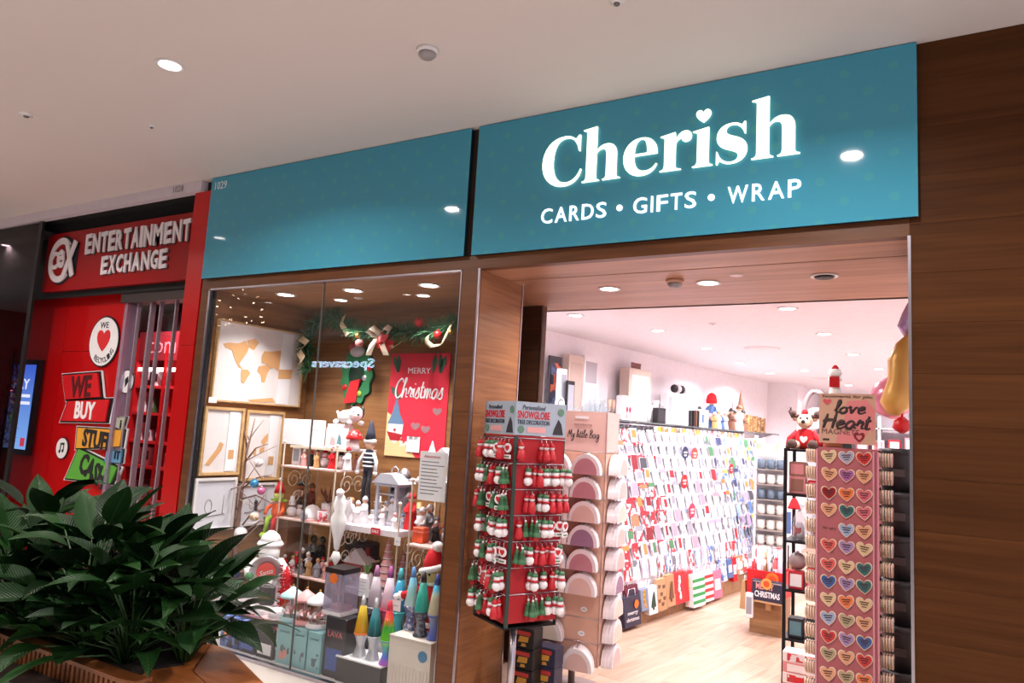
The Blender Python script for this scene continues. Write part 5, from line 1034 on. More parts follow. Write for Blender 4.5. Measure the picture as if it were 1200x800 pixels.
# santa holding a round sign
sa = thing('santa_plush', 'white bearded santa plush holding a round silver tray with red print', 'toy', on(311, 700, .30, .315), .72); 
MB().lathe([(.09, 0), (.11, .05), (.10, .2), (.07, .29), (.001, .31)], 16, sy=.7).build('body', FELTW, sa); MB().ball((0, 0, .345), .075, 14).build('head', SKIN, sa); MB().ball((0, -.03, .32), .075, 12, sz=.9, sy=.8).build('beard', FELTW, sa)
MB().lathe([(.085, .365), (.095, .38), (.08, .40)], 16).build('hat_trim', FELTW, sa); MB().lathe([(.08, .39), (.06, .44), (.02, .47), (.001, .475)], 14).build('hat', FELTW, sa); MB().tube([(.02, -.06, .37), (.055, -.02, .42)], .014, 6).build('hat_band', mat('hat_pink', (224, 150, 150), .8), sa)
MB().lathe([(.001, -.004), (.095, -.004), (.108, -.03), (.115, -.03), (.105, .004), (.001, .004)], 28, (0, -.09, .2), axis='Y').build('tray', SILVER, sa); MB().lathe([(.066, -.012), (.066, -.006), (.001, -.006)], 24, (.0, -.09, .2), axis='Y').build('tray_print', mat('tray_red', (222, 58, 50), .5), sa); text(MB(), 'Santa', (0, -.104, .2), .09, .035, depth=.002, shear=.3, lean=.3).build('lettering', PAPER, sa)
for u in (-1, 1): MB().tube([(u * .07, 0, .26), (u * .13, -.05, .2), (u * .115, -.09, .17)], [.035, .032, .028], 8).build('arm', FELTW, sa); MB().ball((u * .11, -.1, .17), .03, 8).build('mitten', MW if u > 0 else GREEN, sa)
tn = thing('tinsel_santa', 'red tinsel figure right of the santa plush', 'ornament', on(333, 704, .26, .315)); mb = MB(); rr = random.Random(8)
MB().lathe([(.03, 0), (.035, .08), (.028, .2), (.001, .27)], 10).build('core', FELTR, tn)
for k in range(260): a = rr.uniform(0, 6.28); z = rr.uniform(.0, .27); r0 = .03; d = Vector((math.cos(a), math.sin(a), rr.uniform(-.4, .4))); b0 = Vector((d.x * r0, d.y * r0, z)); w = Vector((0, 0, .004)); mb._add([b0 - w, b0 + w, b0 + d * .03], [(0, 1, 2)], k % 5 == 0)
o = mb.build('tinsel', [mat('tinsel_red', (196, 26, 40), .2, .4), MW], tn); o['kind'] = 'stuff'
tb = thing('tote_bag', 'dark tote bag with gold letters in front of the santa plush', 'bag', on(312, 703, .18, .315), .5); MB().cbox((0, 0, .065), (.11, .05, .13), .012).build('body', MBK, tb); text(MB(), 'believe', (0, -.027, .05), .085, .03, depth=.002, shear=.2).build('lettering', GOLD, tb)
for u in (-.015, .015): MB().tube([(-.03, u, .125), (-.02, u, .17), (.02, u, .17), (.03, u, .125)], .004, 5).build('handle', MW, tb)
for k, (px, l) in enumerate(((281, 'white round topped box, leftmost of four under the santa'), (295, 'second white round topped box from the left under the santa'), (309, 'third white round topped box from the left under the santa'), (324, 'white round topped box nearest the carousels'))):
    t = thing('white_candle_box', l, 'box', on(px, 722 + k * 2, .17, .25), .0, 'white boxes under the santa'); MB().lathe([(.052, 0), (.056, .012), (.056, .05), (.04, .063), (.001, .065)], 14).build('lid', MW, t); MB().cyl((0, 0, .003), .058, .006, 14).build('rim', PAPER, t)
pf = thing('plinth', 'low dark plinth under the white boxes at the left window corner', 'plinth', (-4.05, .22, .02)); MB().b2((-.33, -.10, 0), (.33, .30, .228)).build('box', MBK, pf); MB().b2((-.335, -.105, .215), (.335, .305, .23)).build('top', MP, pf)
# santa stand: second level
pf = thing('plinth', 'white plinth under the santa plush and the tote bag', 'plinth', (sx(312, 700, .3), .30, .25)); MB().b2((-.19, -.07, 0), (.2, .14, .062)).build('box', MW, pf); MB().b2((-.195, -.075, .05), (.205, .145, .064)).build('top', PAPER, pf)
# cartons along the glass, left to right
def carton(label, px0, px1, pyb, y, h, m, d=.14, name='gift_carton', words=(), lm=None, z=.021):
    x0, x1 = sx(px0, pyb, y), sx(px1, pyb, y); t = thing(name, label, 'box', ((x0 + x1) / 2, y + d / 2, z)); w = x1 - x0 - .004
    MB().cbox((0, 0, h / 2), (w, d, h), .003).build('carton', m, t)
    if lm: MB().b2((-w * .38, -d / 2 - .0015, h * .12), (w * .38, -d / 2 - .0002, h * .48)).build('picture_print', lm, t)
    for s, u, v, ww, hh, tm in words: text(MB(), s, (u * w, -d / 2 - .001, v * h), ww * w, hh * h, depth=.001).build('lettering', tm, t)
    MB().b2((-w / 2 + .002, -.001, h), (w / 2 - .002, .001, h + .0008)).build('flap_seam', MGY, t); return t
BLUEP = printed('blue_globe_print', [(34, 40, 60), (40, 70, 140), (20, 24, 36), (90, 120, 180)], (22, 22, 22)); 
carton('dark blue printed carton, leftmost along the glass', 258, 280, 744, .06, .20, BLUEP, .12, words=(('snow globe', 0, .8, .7, .08, PAPER),)); carton('dark carton with blue globe print, second along the glass', 280, 299, 752, .06, .20, BLUEP, .12, lm=mat('globe_blue', (60, 90, 170), .4)); carton('black carton with a white framed list, third along the glass', 299, 320, 762, .06, .19, MBK, .12, lm=PAPER)
TEALB = mat('pale_teal_carton', (138, 190, 196), .5); TP = printed('carousel_print', [(138, 190, 196), (138, 190, 196), (90, 110, 120), (216, 150, 140), (138, 190, 196)], (26, 26, 20))
cz = .245
for k, (a, b, l) in enumerate(((321, 339.5, 'pale teal carousel carton, leftmost of three'), (340, 356, 'pale teal carousel carton, middle of three'), (356.5, 373, 'pale teal carousel carton next to the tall black box'))):
    carton(l, a, b, 778 + k * 8, .06, .245, TEALB, .17, lm=TP, words=(('carousel', 0, .83, .6, .06, mat('teal_ink', (60, 100, 110), .6)),))
def carousel(label, loc, m, pole):
    t = thing('carousel_music_box', label, 'music box', loc, 0, 'carousel music boxes'); MB().lathe([(.075, 0), (.078, .012), (.07, .02), (.07, .028)], 20).build('base', m, t)
    MB().lathe([(.082, .15), (.08, .165), (.03, .2), (.012, .215), (.001, .225)], 20).build('canopy', m, t); MB().ball((0, 0, .228), .008, 8).build('finial', GOLD, t); MB().cyl((0, 0, .09), .012, .124, 10).build('column', pole, t)
    for k in range(6):
        a = k * PI / 3 + .2; c = Vector((math.cos(a) * .052, math.sin(a) * .052, 0)); MB().tube([c + Vector((0, 0, .028)), c + Vector((0, 0, .15))], .0025, 5).build('pole', GOLD, t)
        z = .07 + .02 * (k % 2); MB().ball(c + Vector((0, 0, z)), .016, 8, sx=1.3, sz=.8).tube([c + Vector((.012, 0, z + .005)), c + Vector((.024, 0, z + .026))], [.007, .006], 6).ball(c + Vector((.03, 0, z + .027)), .008, 6, sx=1.4).tube([c + Vector((.01, 0, z)), c + Vector((.012, 0, z - .028))], .003, 4).tube([c + Vector((-.01, 0, z)), c + Vector((-.014, 0, z - .028))], .003, 4).build('horse', (MW, MP)[k % 2], t)
for (px, py, m, l) in ((341, 722, mat('carousel_teal', (176, 214, 220), .4), 'pale teal carousel music box, leftmost of three'), (357, 727, MP, 'pink based carousel music box, middle of three'), (372, 732, MW, 'white carousel music box half hidden by the clear lamp box')):
    carousel(l, on(px, py, .145, .2685), m, MW)
carton('tall black lamp carton with a blue picture, right of the teal cartons', 376, 401, 797, .07, .36, mat('lava_carton', (38, 36, 44), .4), .18, lm=mat('lava_blue_print', (44, 76, 150), .4), words=(('LAVA', 0, .72, .7, .1, mat('lava_red', (220, 110, 120), .5)),)); carton('tall black lamp carton behind the low black plinth', 402, 418, 790, .20, .36, mat('lava_carton', (38, 36, 44), .4), .14, words=(('LAVA', 0, .6, .8, .09, mat('lava_red', (220, 110, 120), .5)),))
MILKY = glass('milky_acrylic', (.9, .9, .94), 1.45, .02, .28, (200, 190, 212)); cl = thing('bubble_lamp', 'clear square column lamp with black lid and orange tag on the black carton', 'lamp', on(399, 706, .16, .3835)); w = .075
for u in (-1, 1):
    MB().b2((u * w - .003, -w, .02), (u * w + .003, w, .255)).build('side_pane', MILKY, cl); MB().b2((-w + .004, u * w - .003, .02), (w - .004, u * w + .003, .255)).build('side_pane', MILKY, cl); MB().cyl((u * .02, 0, .13), .006, .22, 8).build('tube', MW, cl)
MB().b2((-w - .004, -w - .004, .255), (w + .004, w + .004, .285)).build('lid', BLACK, cl); MB().b2((-w - .004, -w - .004, 0), (w + .004, w + .004, .022)).build('base', MW, cl); MB().b2((-.06, -.03, .022), (.06, .05, .05)).build('insert', MP, cl); MB().b2((-w, .02, .1), (-.02, .03, .24)).build('inner_card', MP, cl)
MB().lathe([(.032, -.003), (.032, 0)], 18, (.0, -w - .005, .225), axis='Y').build('orange_tag', mat('tag_orange', (240, 120, 40), .5), cl)
tk = thing('orange_sticker', 'round orange sticker low on the leftmost dark carton', 'sticker', on(266, 738, .058, .115)); MB().lathe([(.026, -.002), (.026, 0)], 16, axis='Y').build('disc', mat('tag_orange', (240, 120, 40), .5), tk); MB().lathe([(.02, -.0025), (.02, -.002)], 16, axis='Y').build('print', mat('tag_amber', (244, 160, 80), .5), tk)

# lava lamps
def vgrad(name, stops, rough=.15):
    if name in _M: return _M[name]
    m = bpy.data.materials.new(name); m.use_nodes = True; nt = m.node_tree; b = nt.nodes['Principled BSDF']; L = nt.links; N = nt.nodes.new; b.inputs['Roughness'].default_value = rough
    tc = N('ShaderNodeTexCoord'); sp = N('ShaderNodeSeparateXYZ'); L.new(tc.outputs['Generated'], sp.inputs[0]); rp = N('ShaderNodeValToRGB'); L.new(sp.outputs[2], rp.inputs[0])
    for i, (p, c) in enumerate(stops): e = rp.color_ramp.elements[i] if i < 2 else rp.color_ramp.elements.new(p); e.position = p; e.color = S(*c)
    L.new(rp.outputs[0], b.inputs['Base Color']); _M[name] = m; return m
def lava(label, loc, h, bottle, cap, base, wax=None):
    t = thing('lava_lamp', label, 'lava lamp', loc, 0, 'lava lamps'); r = h * .125
    MB().lathe([(r * .95, 0), (r * .97, h * .01), (r * .62, h * .13), (r * .55, h * .2), (r * .9, h * .34), (r * .98, h * .37), (.001, h * .37)], 18).build('base', base, t)
    MB().lathe([(r * .95, h * .36), (r * .98, h * .41), (r * .74, h * .6), (r * .36, h * .86), (.001, h * .865)], 18).build('bottle', bottle, t)
    MB().lathe([(r * .40, h * .83), (r * .36, h * .9), (r * .2, h), (.001, h)], 16).build('cap', cap, t)
    MB().lathe([(r * 1.0, h * .355), (r * 1.03, h * .37), (r * 1.0, h * .385)], 18).build('collar', wax or base, t)
SB = mat('lamp_silver', (196, 198, 204), .3, .5)
lava('yellow lava lamp with silver base, front left on the black plinth', on(421, 772, .14, .17), .36, vgrad('yellow_liquid', [(0, (226, 150, 40)), (.5, (200, 160, 40)), (1, (220, 190, 60))]), SB, SB, mat('wax_orange', (236, 130, 60), .4))
lava('dark teal lava lamp with silver base, front middle on the black plinth', on(436, 776, .14, .17), .36, vgrad('teal_liquid', [(0, (28, 66, 74)), (.6, (50, 130, 140)), (1, (60, 120, 130))]), SB, SB)
lava('rainbow glitter lava lamp with red top, front right on the black plinth', on(452, 781, .12, .17), .37, vgrad('rainbow_liquid', [(0, (110, 200, 40)), (.45, (60, 160, 60)), (.7, (220, 80, 50)), (1, (214, 50, 80))]), mat('cap_red', (214, 44, 66), .4), vgrad('rainbow_base', [(0, (190, 80, 200)), (.35, (70, 110, 210)), (.75, (60, 170, 150)), (1, (140, 220, 60))]))
lava('tall clear lava lamp with purple cap behind the teal one', on(437, 735, .36, .25), .42, vgrad('grey_liquid', [(0, (150, 140, 150)), (1, (196, 186, 196))]), mat('cap_mauve', (150, 100, 140), .4), SB)
lava('clear pink lava lamp with purple cap behind the rainbow one', on(453, 740, .36, .25), .43, vgrad('rose_liquid', [(0, (216, 60, 100)), (.3, (220, 180, 196)), (1, (206, 190, 200))]), mat('cap_purple', (150, 70, 130), .4), mat('base_pink', (190, 70, 110), .4))
lava('turquoise lava lamp between the purple capped and blue capped ones', on(465, 742, .36, .25), .43, vgrad('turq_liquid', [(0, (70, 170, 180)), (.4, (40, 120, 170)), (1, (60, 160, 190))]), mat('cap_turq', (60, 150, 160), .4), vgrad('turq_base', [(0, (60, 180, 190)), (1, (80, 190, 200))]))
lava('pale lava lamp with blue cap and patterned base on the white box', on(480, 741, .24, .36), .37, vgrad('aqua_liquid', [(0, (190, 210, 210)), (.5, (140, 190, 190)), (1, (90, 160, 200))]), mat('cap_blue', (80, 130, 190), .4), printed('pattern_base', [(120, 130, 170), (200, 200, 210), (90, 100, 150)], (60, 60, 60)))
lava('green lava lamp with a dark patterned base on the white box', on(492, 748, .17, .36), .37, vgrad('green_liquid', [(0, (40, 150, 140)), (.6, (60, 176, 160)), (1, (70, 150, 140))]), MBK, printed('dark_pattern_base', [(70, 74, 90), (120, 120, 130), (50, 70, 80)], (60, 60, 60)))
lava('pale yellow lava lamp with a blue cap at the right window edge', on(508, 752, .17, .36), .37, vgrad('pale_liquid', [(0, (200, 190, 160)), (.6, (186, 186, 160)), (.8, (70, 170, 200)), (1, (60, 150, 200))]), mat('cap_navy', (50, 60, 130), .4), vgrad('blue_base', [(0, (90, 110, 200)), (1, (120, 130, 160))]))
pf = thing('plinth', 'low black plinth with a white top under the front lava lamps', 'plinth', (sx(432, 785, .15), .16, .02)); MB().b2((-.185, -.1, 0), (.165, .1, .14)).build('box', MBK, pf); MB().b2((-.19, -.105, .14), (.17, .105, .149)).build('top', PAPER, pf)
pf = thing('plinth', 'white ledge behind the front lava lamps', 'plinth', (sx(452, 740, .36), .37, .02)); MB().b2((-.16, -.08, 0), (.16, .06, .215)).build('box', MW, pf); MB().b2((-.165, -.085, .215), (.165, .065, .229)).build('top', PAPER, pf)
wb_ = thing('ridged_box', 'white ridged box with a blue round mark under the right hand lava lamps', 'box', (sx(488, 770, .16), .20, .021)); MB().b2((-.15, -.12, .33), (.155, .14, .338)).b2((-.15, -.115, 0), (.155, .13, .33)).build('box', mat('box_cream', (214, 204, 194), .5), wb_)
for k in range(12): MB().b2((-.145 + k * .025, -.119, .02), (-.135 + k * .025, -.115, .18)).build('rib', mat('box_cream', (214, 204, 194), .5), wb_)
MB().lathe([(.032, -.003), (.032, 0)], 18, (.10, -.116, .255), axis='Y').build('round_mark', mat('mark_blue', (60, 120, 160), .5), wb_)
# small goods at the lower left, half behind the plants
for px, py, y, l, m in ((241, 660, .22, 'white gift box with a brown square, upper of two at the left', PAPER), (250, 682, .16, 'white gift box with a grey square, lower of two at the left', PAPER)):
    t = carton(l, px - 9, px + 9, py, y, .12, m, .08, z=.36 if py < 670 else .25); MB().b2((-.03, -.042, .03), (.03, -.0405, .09)).build('square_print', MBR if py < 670 else MGY, t)
pf = thing('plinth', 'wooden stand under the two small white gift boxes', 'plinth', (sx(245, 690, .2) - .02, .2, .02)); MB().b2((-.12, -.02, 0), (.06, .16, .338)).build('box', OAKWIN, pf); MB().b2((-.06, -.08, 0), (.16, -.03, .228)).build('step', OAKWIN, pf)
for px, py, l, c, cc in ((263, 655, 'small black bottle with a green top by the twig tree', MBK, mat('bottle_green', (60, 170, 110), .3)), (277, 660, 'small dark blue can by the twig tree trunk', mat('can_blue', (30, 40, 90), .3), mat('can_navy', (50, 60, 130), .3))):
    t = thing('ornament_bottle', l, 'bottle', on(px, py, .34, .40)); MB().lathe([(.03, 0), (.032, .01), (.03, .1), (.016, .12), (.001, .121)], 14).build('body', c, t); MB().ball((0, 0, .135), .022, 10).build('top', cc, t)
pf = thing('plinth', 'dark stand under the twig tree and the bottles', 'plinth', (sx(272, 690, .4), .42, .02)); MB().b2((-.16, -.12, 0), (.14, .12, .36)).build('box', MBR, pf); MB().b2((-.165, -.125, .36), (.145, .125, .379)).build('top', MBK, pf)
# rear rows that crowd the rack shelves
rr = random.Random(91)
for nm, x0, x1, y, z, n, h in (('upper left rack shelf', -4.22, -3.80, .72, 1.246, 7, .12), ('lowest left rack shelf', -4.22, -3.80, .50, .476, 6, .12), ('white middle shelf', -3.62, -3.24, .80, .886, 6, .16), ('lower middle shelf', -3.60, -3.40, .52, .471, 3, .11), ('right wire rack shelf', -2.97, -2.68, .66, .831, 5, .15), ('right rack bottom shelf', -2.97, -2.68, .66, .441, 5, .16)):
    for k in range(n):
        cn_, m = rr.choice((('white', MW), ('red', FELTR), ('pink', MP), ('white', MW), ('grey', MGY), ('ochre', MGD))); x = x0 + (x1 - x0) * k / (n - 1)
        l = 'small %s figurine, rear row of the %s, %s from left' % (cn_, nm, place(k)); hh = h * rr.uniform(.85, 1.15)
        if rr.random() < .3: snowman(l, (x, y, z + .0005), hh, m, m)
        else: robe(l, (x, y, z + .0005), hh, m, SKIN, rr.choice((FELTR, MW, MGY, MGD)), rr.uniform(-.4, .8))
# ================================================================== THE SHOP
def onW(px, py, off):
    """on the upright plane parallel to the card wall, off metres in front of it"""
    d = ray(px, py); t = (wallx(CAM.y, off) - CAM.x) / (d.x - SK * d.y); return CAM + d * t
def wpos(y, off, z): return Vector((wallx(y, off), y, z))
WU = Vector((SK, 1, 0)).normalized(); WN = Vector((1, -SK, 0)).normalized()
RZW = PI / 2 + SA            # turns a thing whose front is -y so that it faces out from the card wall

# ------------------------------------------------------------------ card rack
Y0, Y1, NC, NR = 2.05, 7.15, 30, 9
cr = thing('card_rack', 'long raked white rack of greeting cards along the left shop wall', 'display rack', (wallx(Y0), Y0, 0), SA)
LEN = (Y1 - Y0) * sl          # local: y along the wall, x out from it
rr = random.Random(4); RW = mat('rack_white', (228, 222, 228), .5); ACR = mat('ledge_acrylic', (214, 216, 224), .2)
MB().prism([(.05, 0), (.95, 0), (.95, .22), (.92, .40), (.358, 1.66), (.05, 1.66)], 0, LEN, 'xz').build('body', RW, cr)
MB().b2((.94, 0, 0), (.965, LEN, .17)).build('plinth_board', wood('plinth_oak', (128, 92, 62), (168, 128, 92), .4), cr)
def rake(z): return .92 - (.58) * (z - .40) / 1.30
zr = [1.53 - .128 * k for k in range(NR)]
for k in range(NR):
    x = rake(zr[k]); MB().b2((x - .0, 0, zr[k] - .006), (x + .035, LEN, zr[k])).b2((x + .032, 0, zr[k]), (x + .035, LEN, zr[k] + .02)).build('ledge', ACR, cr)
for f in (0, .25, .5, .75, 1): MB().b2((.30, f * LEN - .012, 1.655), (.35, f * LEN + .012, 1.74)).build('bracket', RW, cr)
W_ = (222, 218, 224)
CARDS = {'red and white': [W_, (206, 40, 52), W_, (190, 60, 70)], 'white and pink': [W_, (226, 150, 164), W_, (240, 210, 214)], 'white and grey': [W_, (180, 180, 188), W_, (110, 112, 122)], 'plain white': [W_, (226, 222, 226), W_], 'white and green': [W_, (70, 130, 84), W_, (180, 50, 56)],
         'kraft brown': [(196, 150, 104), (160, 110, 70), W_], 'blue and white': [W_, (74, 110, 170), (150, 176, 214), W_], 'navy': [(40, 48, 84), (60, 76, 130), W_], 'yellow and white': [W_, (232, 196, 84), W_, (220, 120, 60)], 'grey and black': [(120, 120, 130), (40, 40, 48), W_], 'red': [(200, 30, 42), (224, 90, 90), W_], 'lilac': [(190, 170, 210), W_, (220, 200, 226)]}
CM = {k: printed('card_' + k.replace(' ', '_'), v, (30, 30, 22), .55, i) for i, (k, v) in enumerate(CARDS.items())}
cm_cache = {}
PANELS = {'red': (196, 30, 44), 'dark red': (130, 24, 36), 'pink': (226, 140, 156), 'grey': (138, 140, 150), 'charcoal': (62, 62, 72), 'brown': (160, 112, 76), 'green': (70, 122, 84), 'blue': (84, 122, 182), 'pale blue': (160, 186, 216), 'navy': (44, 54, 96), 'yellow': (232, 194, 84), 'orange': (230, 124, 62), 'lilac': (178, 156, 204), 'cream': (222, 206, 180), 'plain': (216, 212, 218)}
PMAT = {k: mat('card_panel_' + k.replace(' ', '_'), v, .55) for k, v in PANELS.items()}
def card_mesh(w, h, m, pm=None, sh_=0):
    key = (round(w, 3), round(h, 3), m.name, pm.name if pm else '', sh_)
    if key not in cm_cache:
        mb = MB().b2((-w / 2, -.002, 0), (w / 2, 0, h)).box((0, .008, h / 2), (w, .0015, h), 1, 0, -.05)
        if pm:
            if sh_ == 0: mb.b2((-w * .36, -.003, h * .42), (w * .36, -.002, h * .9), 2)
            elif sh_ == 1: mb.b2((-w * .5, -.003, h * .72), (w * .5, -.002, h), 2)
            elif sh_ == 2: mb.b2((-w * .2, -.003, h * .3), (w * .26, -.002, h * .86), 2)
            else: mb.b2((-w * .46, -.003, h * .05), (w * .46, -.002, h * .95), 2)
        cm_cache[key] = mb.mesh('greeting_card', [m, PAPER, pm or PAPER])
    return cm_cache[key]
for r in range(NR):
    for q in range(24):
        f = q / 24
        if (f < .34 and rr.random() < .62) or (f > .6 and rr.random() < .12):
            x = rake(zr[r]); MB().b2((x + .0355, q * LEN / 24 + .01, zr[r] - .004), (x + .037, (q + rr.choice((.55, .95))) * LEN / 24, zr[r] + .024)).build('price_strip', mat('strip_red', (206, 44, 58), .5), cr)
rr = random.Random(21)
ORD = ['top', 'second', 'third', 'fourth', 'fifth', 'sixth', 'seventh', 'eighth', 'lowest']
for r in range(NR):
    for c in range(NC):
        f = c / NC
        if f < .32: pool, pans = ['red and white', 'plain white', 'white and pink', 'red and white', 'white and grey'], ['red', 'red', 'dark red', 'pink', 'grey', 'brown', 'green', 'plain', 'charcoal', 'orange']
        elif f < .62: pool, pans = ['plain white'] * 4 + ['white and grey', 'white and pink'], ['plain', 'plain', 'plain', 'grey', 'pink', 'cream', 'lilac', 'red', 'pale blue']
        else: pool, pans = ['blue and white', 'white and grey', 'plain white', 'white and grey'], ['blue', 'pale blue', 'pale blue', 'grey', 'charcoal', 'yellow', 'orange', 'navy', 'plain', 'green', 'lilac']
        k = rr.choice(pool); pn = rr.choice(pans); w, h = rr.choice(((.125, .17), (.13, .155), (.105, .165), (.14, .14)))
        u = (c + .5) / NC * LEN; z = zr[r]; p = Vector(cr.location) + WU * u + WN * (rake(z) + .014) + Vector((0, 0, z))
        o = link('greeting_card', card_mesh(w, h, CM[k], PMAT[pn], rr.randrange(4)), None, p, RZW); o.rotation_euler = (Matrix.Rotation(RZW, 3, 'Z') @ Matrix.Rotation(-.22 + rr.uniform(-.03, .03), 3, 'X')).to_euler()
        tag(o, '%s card with %s panel, %s row, %s from the doorway end' % (k, pn, ORD[r], place(c)), 'card', 'greeting cards on the wall rack')
# tissue and wrap packets clipped above the bags
for c in range(34):
    u = (c + .5) / 34 * LEN; k = rr.choice(('white and grey', 'lilac', 'plain white', 'blue and white', 'red and white'))
    o = link('gift_wrap_sheet', card_mesh(.115, .16, CM[k]), None, Vector(cr.location) + WU * u + WN * .955 + Vector((0, 0, .385)), RZW); o.rotation_euler = (Matrix.Rotation(RZW, 3, 'Z') @ Matrix.Rotation(-.15, 3, 'X')).to_euler()
    tag(o, '%s folded wrap sheet above the gift bags, %s from the doorway end' % (k, place(c) if c < 30 else ('thirty-first', 'thirty-second', 'thirty-third', 'thirty-fourth')[c - 30]), 'gift wrap', 'wrap sheets above the bags')
# round signs over the cards
for px, py, m, l, tx in ((803, 531, mat('disc_navy', (40, 50, 84), .5), 'round navy price sign on top of the card rack', '3'), (814, 532, mat('disc_orange', (222, 74, 52), .5), 'round orange red price sign next to the navy one', '5'), (802, 564, RED, 'round red sign among the cards below the navy sign', '2'), (811, 598, mat('disc_rose', (206, 52, 80), .5), 'round rose sign in the middle of the card wall', '4'), (857, 549, RED, 'small round red sign near the far end of the card wall', '1')):
    z = onW(px, py, .5).z; off = rake(min(1.66, z)) + .07; p = onW(px, py, off); t = thing('round_sign', l, 'sign', p, RZW); R = .075 if px < 850 else .06
    MB().lathe([(R, -.003), (R, .003)], 22, axis='Y').build('disc', m, t); MB().box((0, -.004, .01), (R * 1.0, .002, R * .25)).box((0, -.004, -R * .3), (R * .8, .002, R * .2)).build('print', PAPER, t); MB().b2((-.006, .003, -.01), (.006, .03, .0)).build('clip', ACR, t)

# ------------------------------------------------------------------ gift bags along the foot of the rack
def bag(label, px0, px1, pyt, pyb, m, off=.985, tilt=0.0, deco=None, dm=None, name='gift_bag'):
    a, b = onW(px0, pyb, off), onW(px1, pyb, off); c = (a + b) / 2; w = (b - a).length; c2 = onW((px0 + px1) / 2, pyb, off); zt = onW((px0 + px1) / 2, pyt, off).z; h = max(.12, zt - c2.z)
    t = thing(name, label, 'gift bag', (c2.x, c2.y, max(.03, c2.z)), RZW + tilt, 'gift bags under the card wall')
    MB().prism([(-.045, 0), (.045, 0), (.02, h), (-.02, h)], -w / 2 + .003, w / 2 - .003, 'yz').build('bag', m, t)
    for v in (-.016, .016): MB().tube([(-w * .25, v, h - .01), (-w * .18, v, h + .06), (w * .18, v, h + .06), (w * .25, v, h - .01)], .003, 5).build('handle', PAPER if m is not PAPER else MGY, t)
    if deco == 'stripes':
        for k in range(4): z = h * (.1 + .22 * k); y = -.046 + .025 * z / h; MB().box((0, y, z + h * .05), (w - .008, .003, h * .1), 0, 0, -.09).build('stripe', dm, t)
    elif deco == 'text':
        text(text(MB(), 'merry', (0, -.037, h * .42), w * .6, h * .13, depth=.003), 'christmas', (0, -.041, h * .24), w * .75, h * .13, depth=.003).build('lettering', dm, t)
        MB().lathe([(.035, -.003), (.035, 0)], 14, (w * .2, -.036, h * .72), axis='Y').build('orange_tag', mat('tag_orange', (240, 120, 40), .5), t)
    elif deco == 'tree': MB().prism([(-w * .25, h * .25), (w * .25, h * .25), (0, h * .8)], -.046, -.034).b2((-.01, -.046, h * .15), (.01, -.04, h * .26)).build('tree_print', dm, t)
    elif deco == 'hearts':
        for u, v in ((-.25, .75), (.22, .72), (-.05, .5), (-.28, .3), (.25, .35), (.05, .18)): MB().prism([(x * .05, y * .05) for x, y in HEART], -.046 + .025 * v, -.038 + .025 * v, 'xz', 0, (u * w, 0, v * h)).build('heart_print', dm, t)
    elif deco == 'figures':
        for u, v in ((0, .75), (-.05, .5), (.05, .25)): MB().ball((u * w, -.038 + .02 * v, v * h + .02), .022, 8, sy=.3).ball((u * w, -.04 + .02 * v, v * h - .015), .03, 8, sy=.3).build('figure_print', dm, t)
    else: MB().box((0, -.034, h * .5), (w * .6, .003, h * .4), 0, 0, -.09).build('panel_print', dm or PAPER, t)
    return t
KR = mat('kraft', (186, 146, 106), .7); NAV = mat('navy_card', (44, 42, 66), .5); MAR = mat('maroon_card', (96, 24, 44), .5); GRS = mat('stripe_green', (36, 150, 76), .5); PNK = mat('bag_pink', (220, 110, 140), .5)
bag('leopard brown gift bag nearest the doorway', 703, 711, 685, 724, printed('leopard', [(190, 140, 90), (90, 60, 40), (206, 160, 110)], (40, 40, 40)), 1.0); bag('white floral gift bag beside the leopard one', 711, 719, 686, 728, printed('floral', [W_, (190, 170, 90), W_, (150, 160, 150)], (26, 26, 26)), 1.0)
bag('navy gift bag with white merry christmas words and an orange tag', 727, 746, 704, 738, NAV, .985, 0, 'text', PAPER); bag('maroon gift bag standing above the navy lettered one', 729, 744, 686, 702, MAR, .95, 0, None, NAV); bag('grey blue gift bag with a bauble print', 747, 756, 690, 714, mat('bag_greyblue', (120, 136, 160), .5), .98, 0, 'figures', GOLD); bag('white gift bag with a dark green tree', 756, 766, 686, 718, PAPER, .985, 0, 'tree', mat('tree_dark', (40, 70, 54), .6))
bag('kraft gift bag with brown hearts, wider of the pair', 766, 777, 678, 714, KR, .985, 0, 'hearts', MBR); bag('kraft gift bag with tree prints, right of the hearts bag', 777, 787, 673, 709, KR, .985, 0, 'tree', MBR); bag('bright red gift bag with white figures', 786, 799, 670, 706, mat('bag_red', (206, 30, 38), .5), .985, 0, 'figures', PAPER); bag('red gift bag with gold figures', 799, 809, 669, 702, mat('bag_red', (206, 30, 38), .5), .985, 0, 'figures', GOLD)
bag('green and white striped gift bag', 808, 822, 672, 709, PAPER, 1.03, 0, 'stripes', GRS); bag('red and white striped gift bag', 822, 832, 668, 703, PAPER, 1.0, 0, 'stripes', mat('bag_red', (206, 30, 38), .5)); bag('plain pink gift bag after the red striped one', 832, 842, 671, 702, PNK, .985)
bag('white and blue gift bag near the far rack end', 842, 848, 655, 680, CM['blue and white'], .98); bag('deep blue gift bag near the far rack end', 849, 855, 655, 676, MBL, .98); bag('red gift bag beside the deep blue one', 855, 860, 653, 680, FELTR, .98); bag('patterned kraft gift bag near the far rack end', 860, 867, 651, 672, CM['kraft brown'], .98); bag('white gift bag with red spots, farthest but one', 867, 873, 649, 669, CM['red and white'], .98); bag('dark grey gift bag, farthest of the row', 873, 878, 648, 668, MGY, .98)

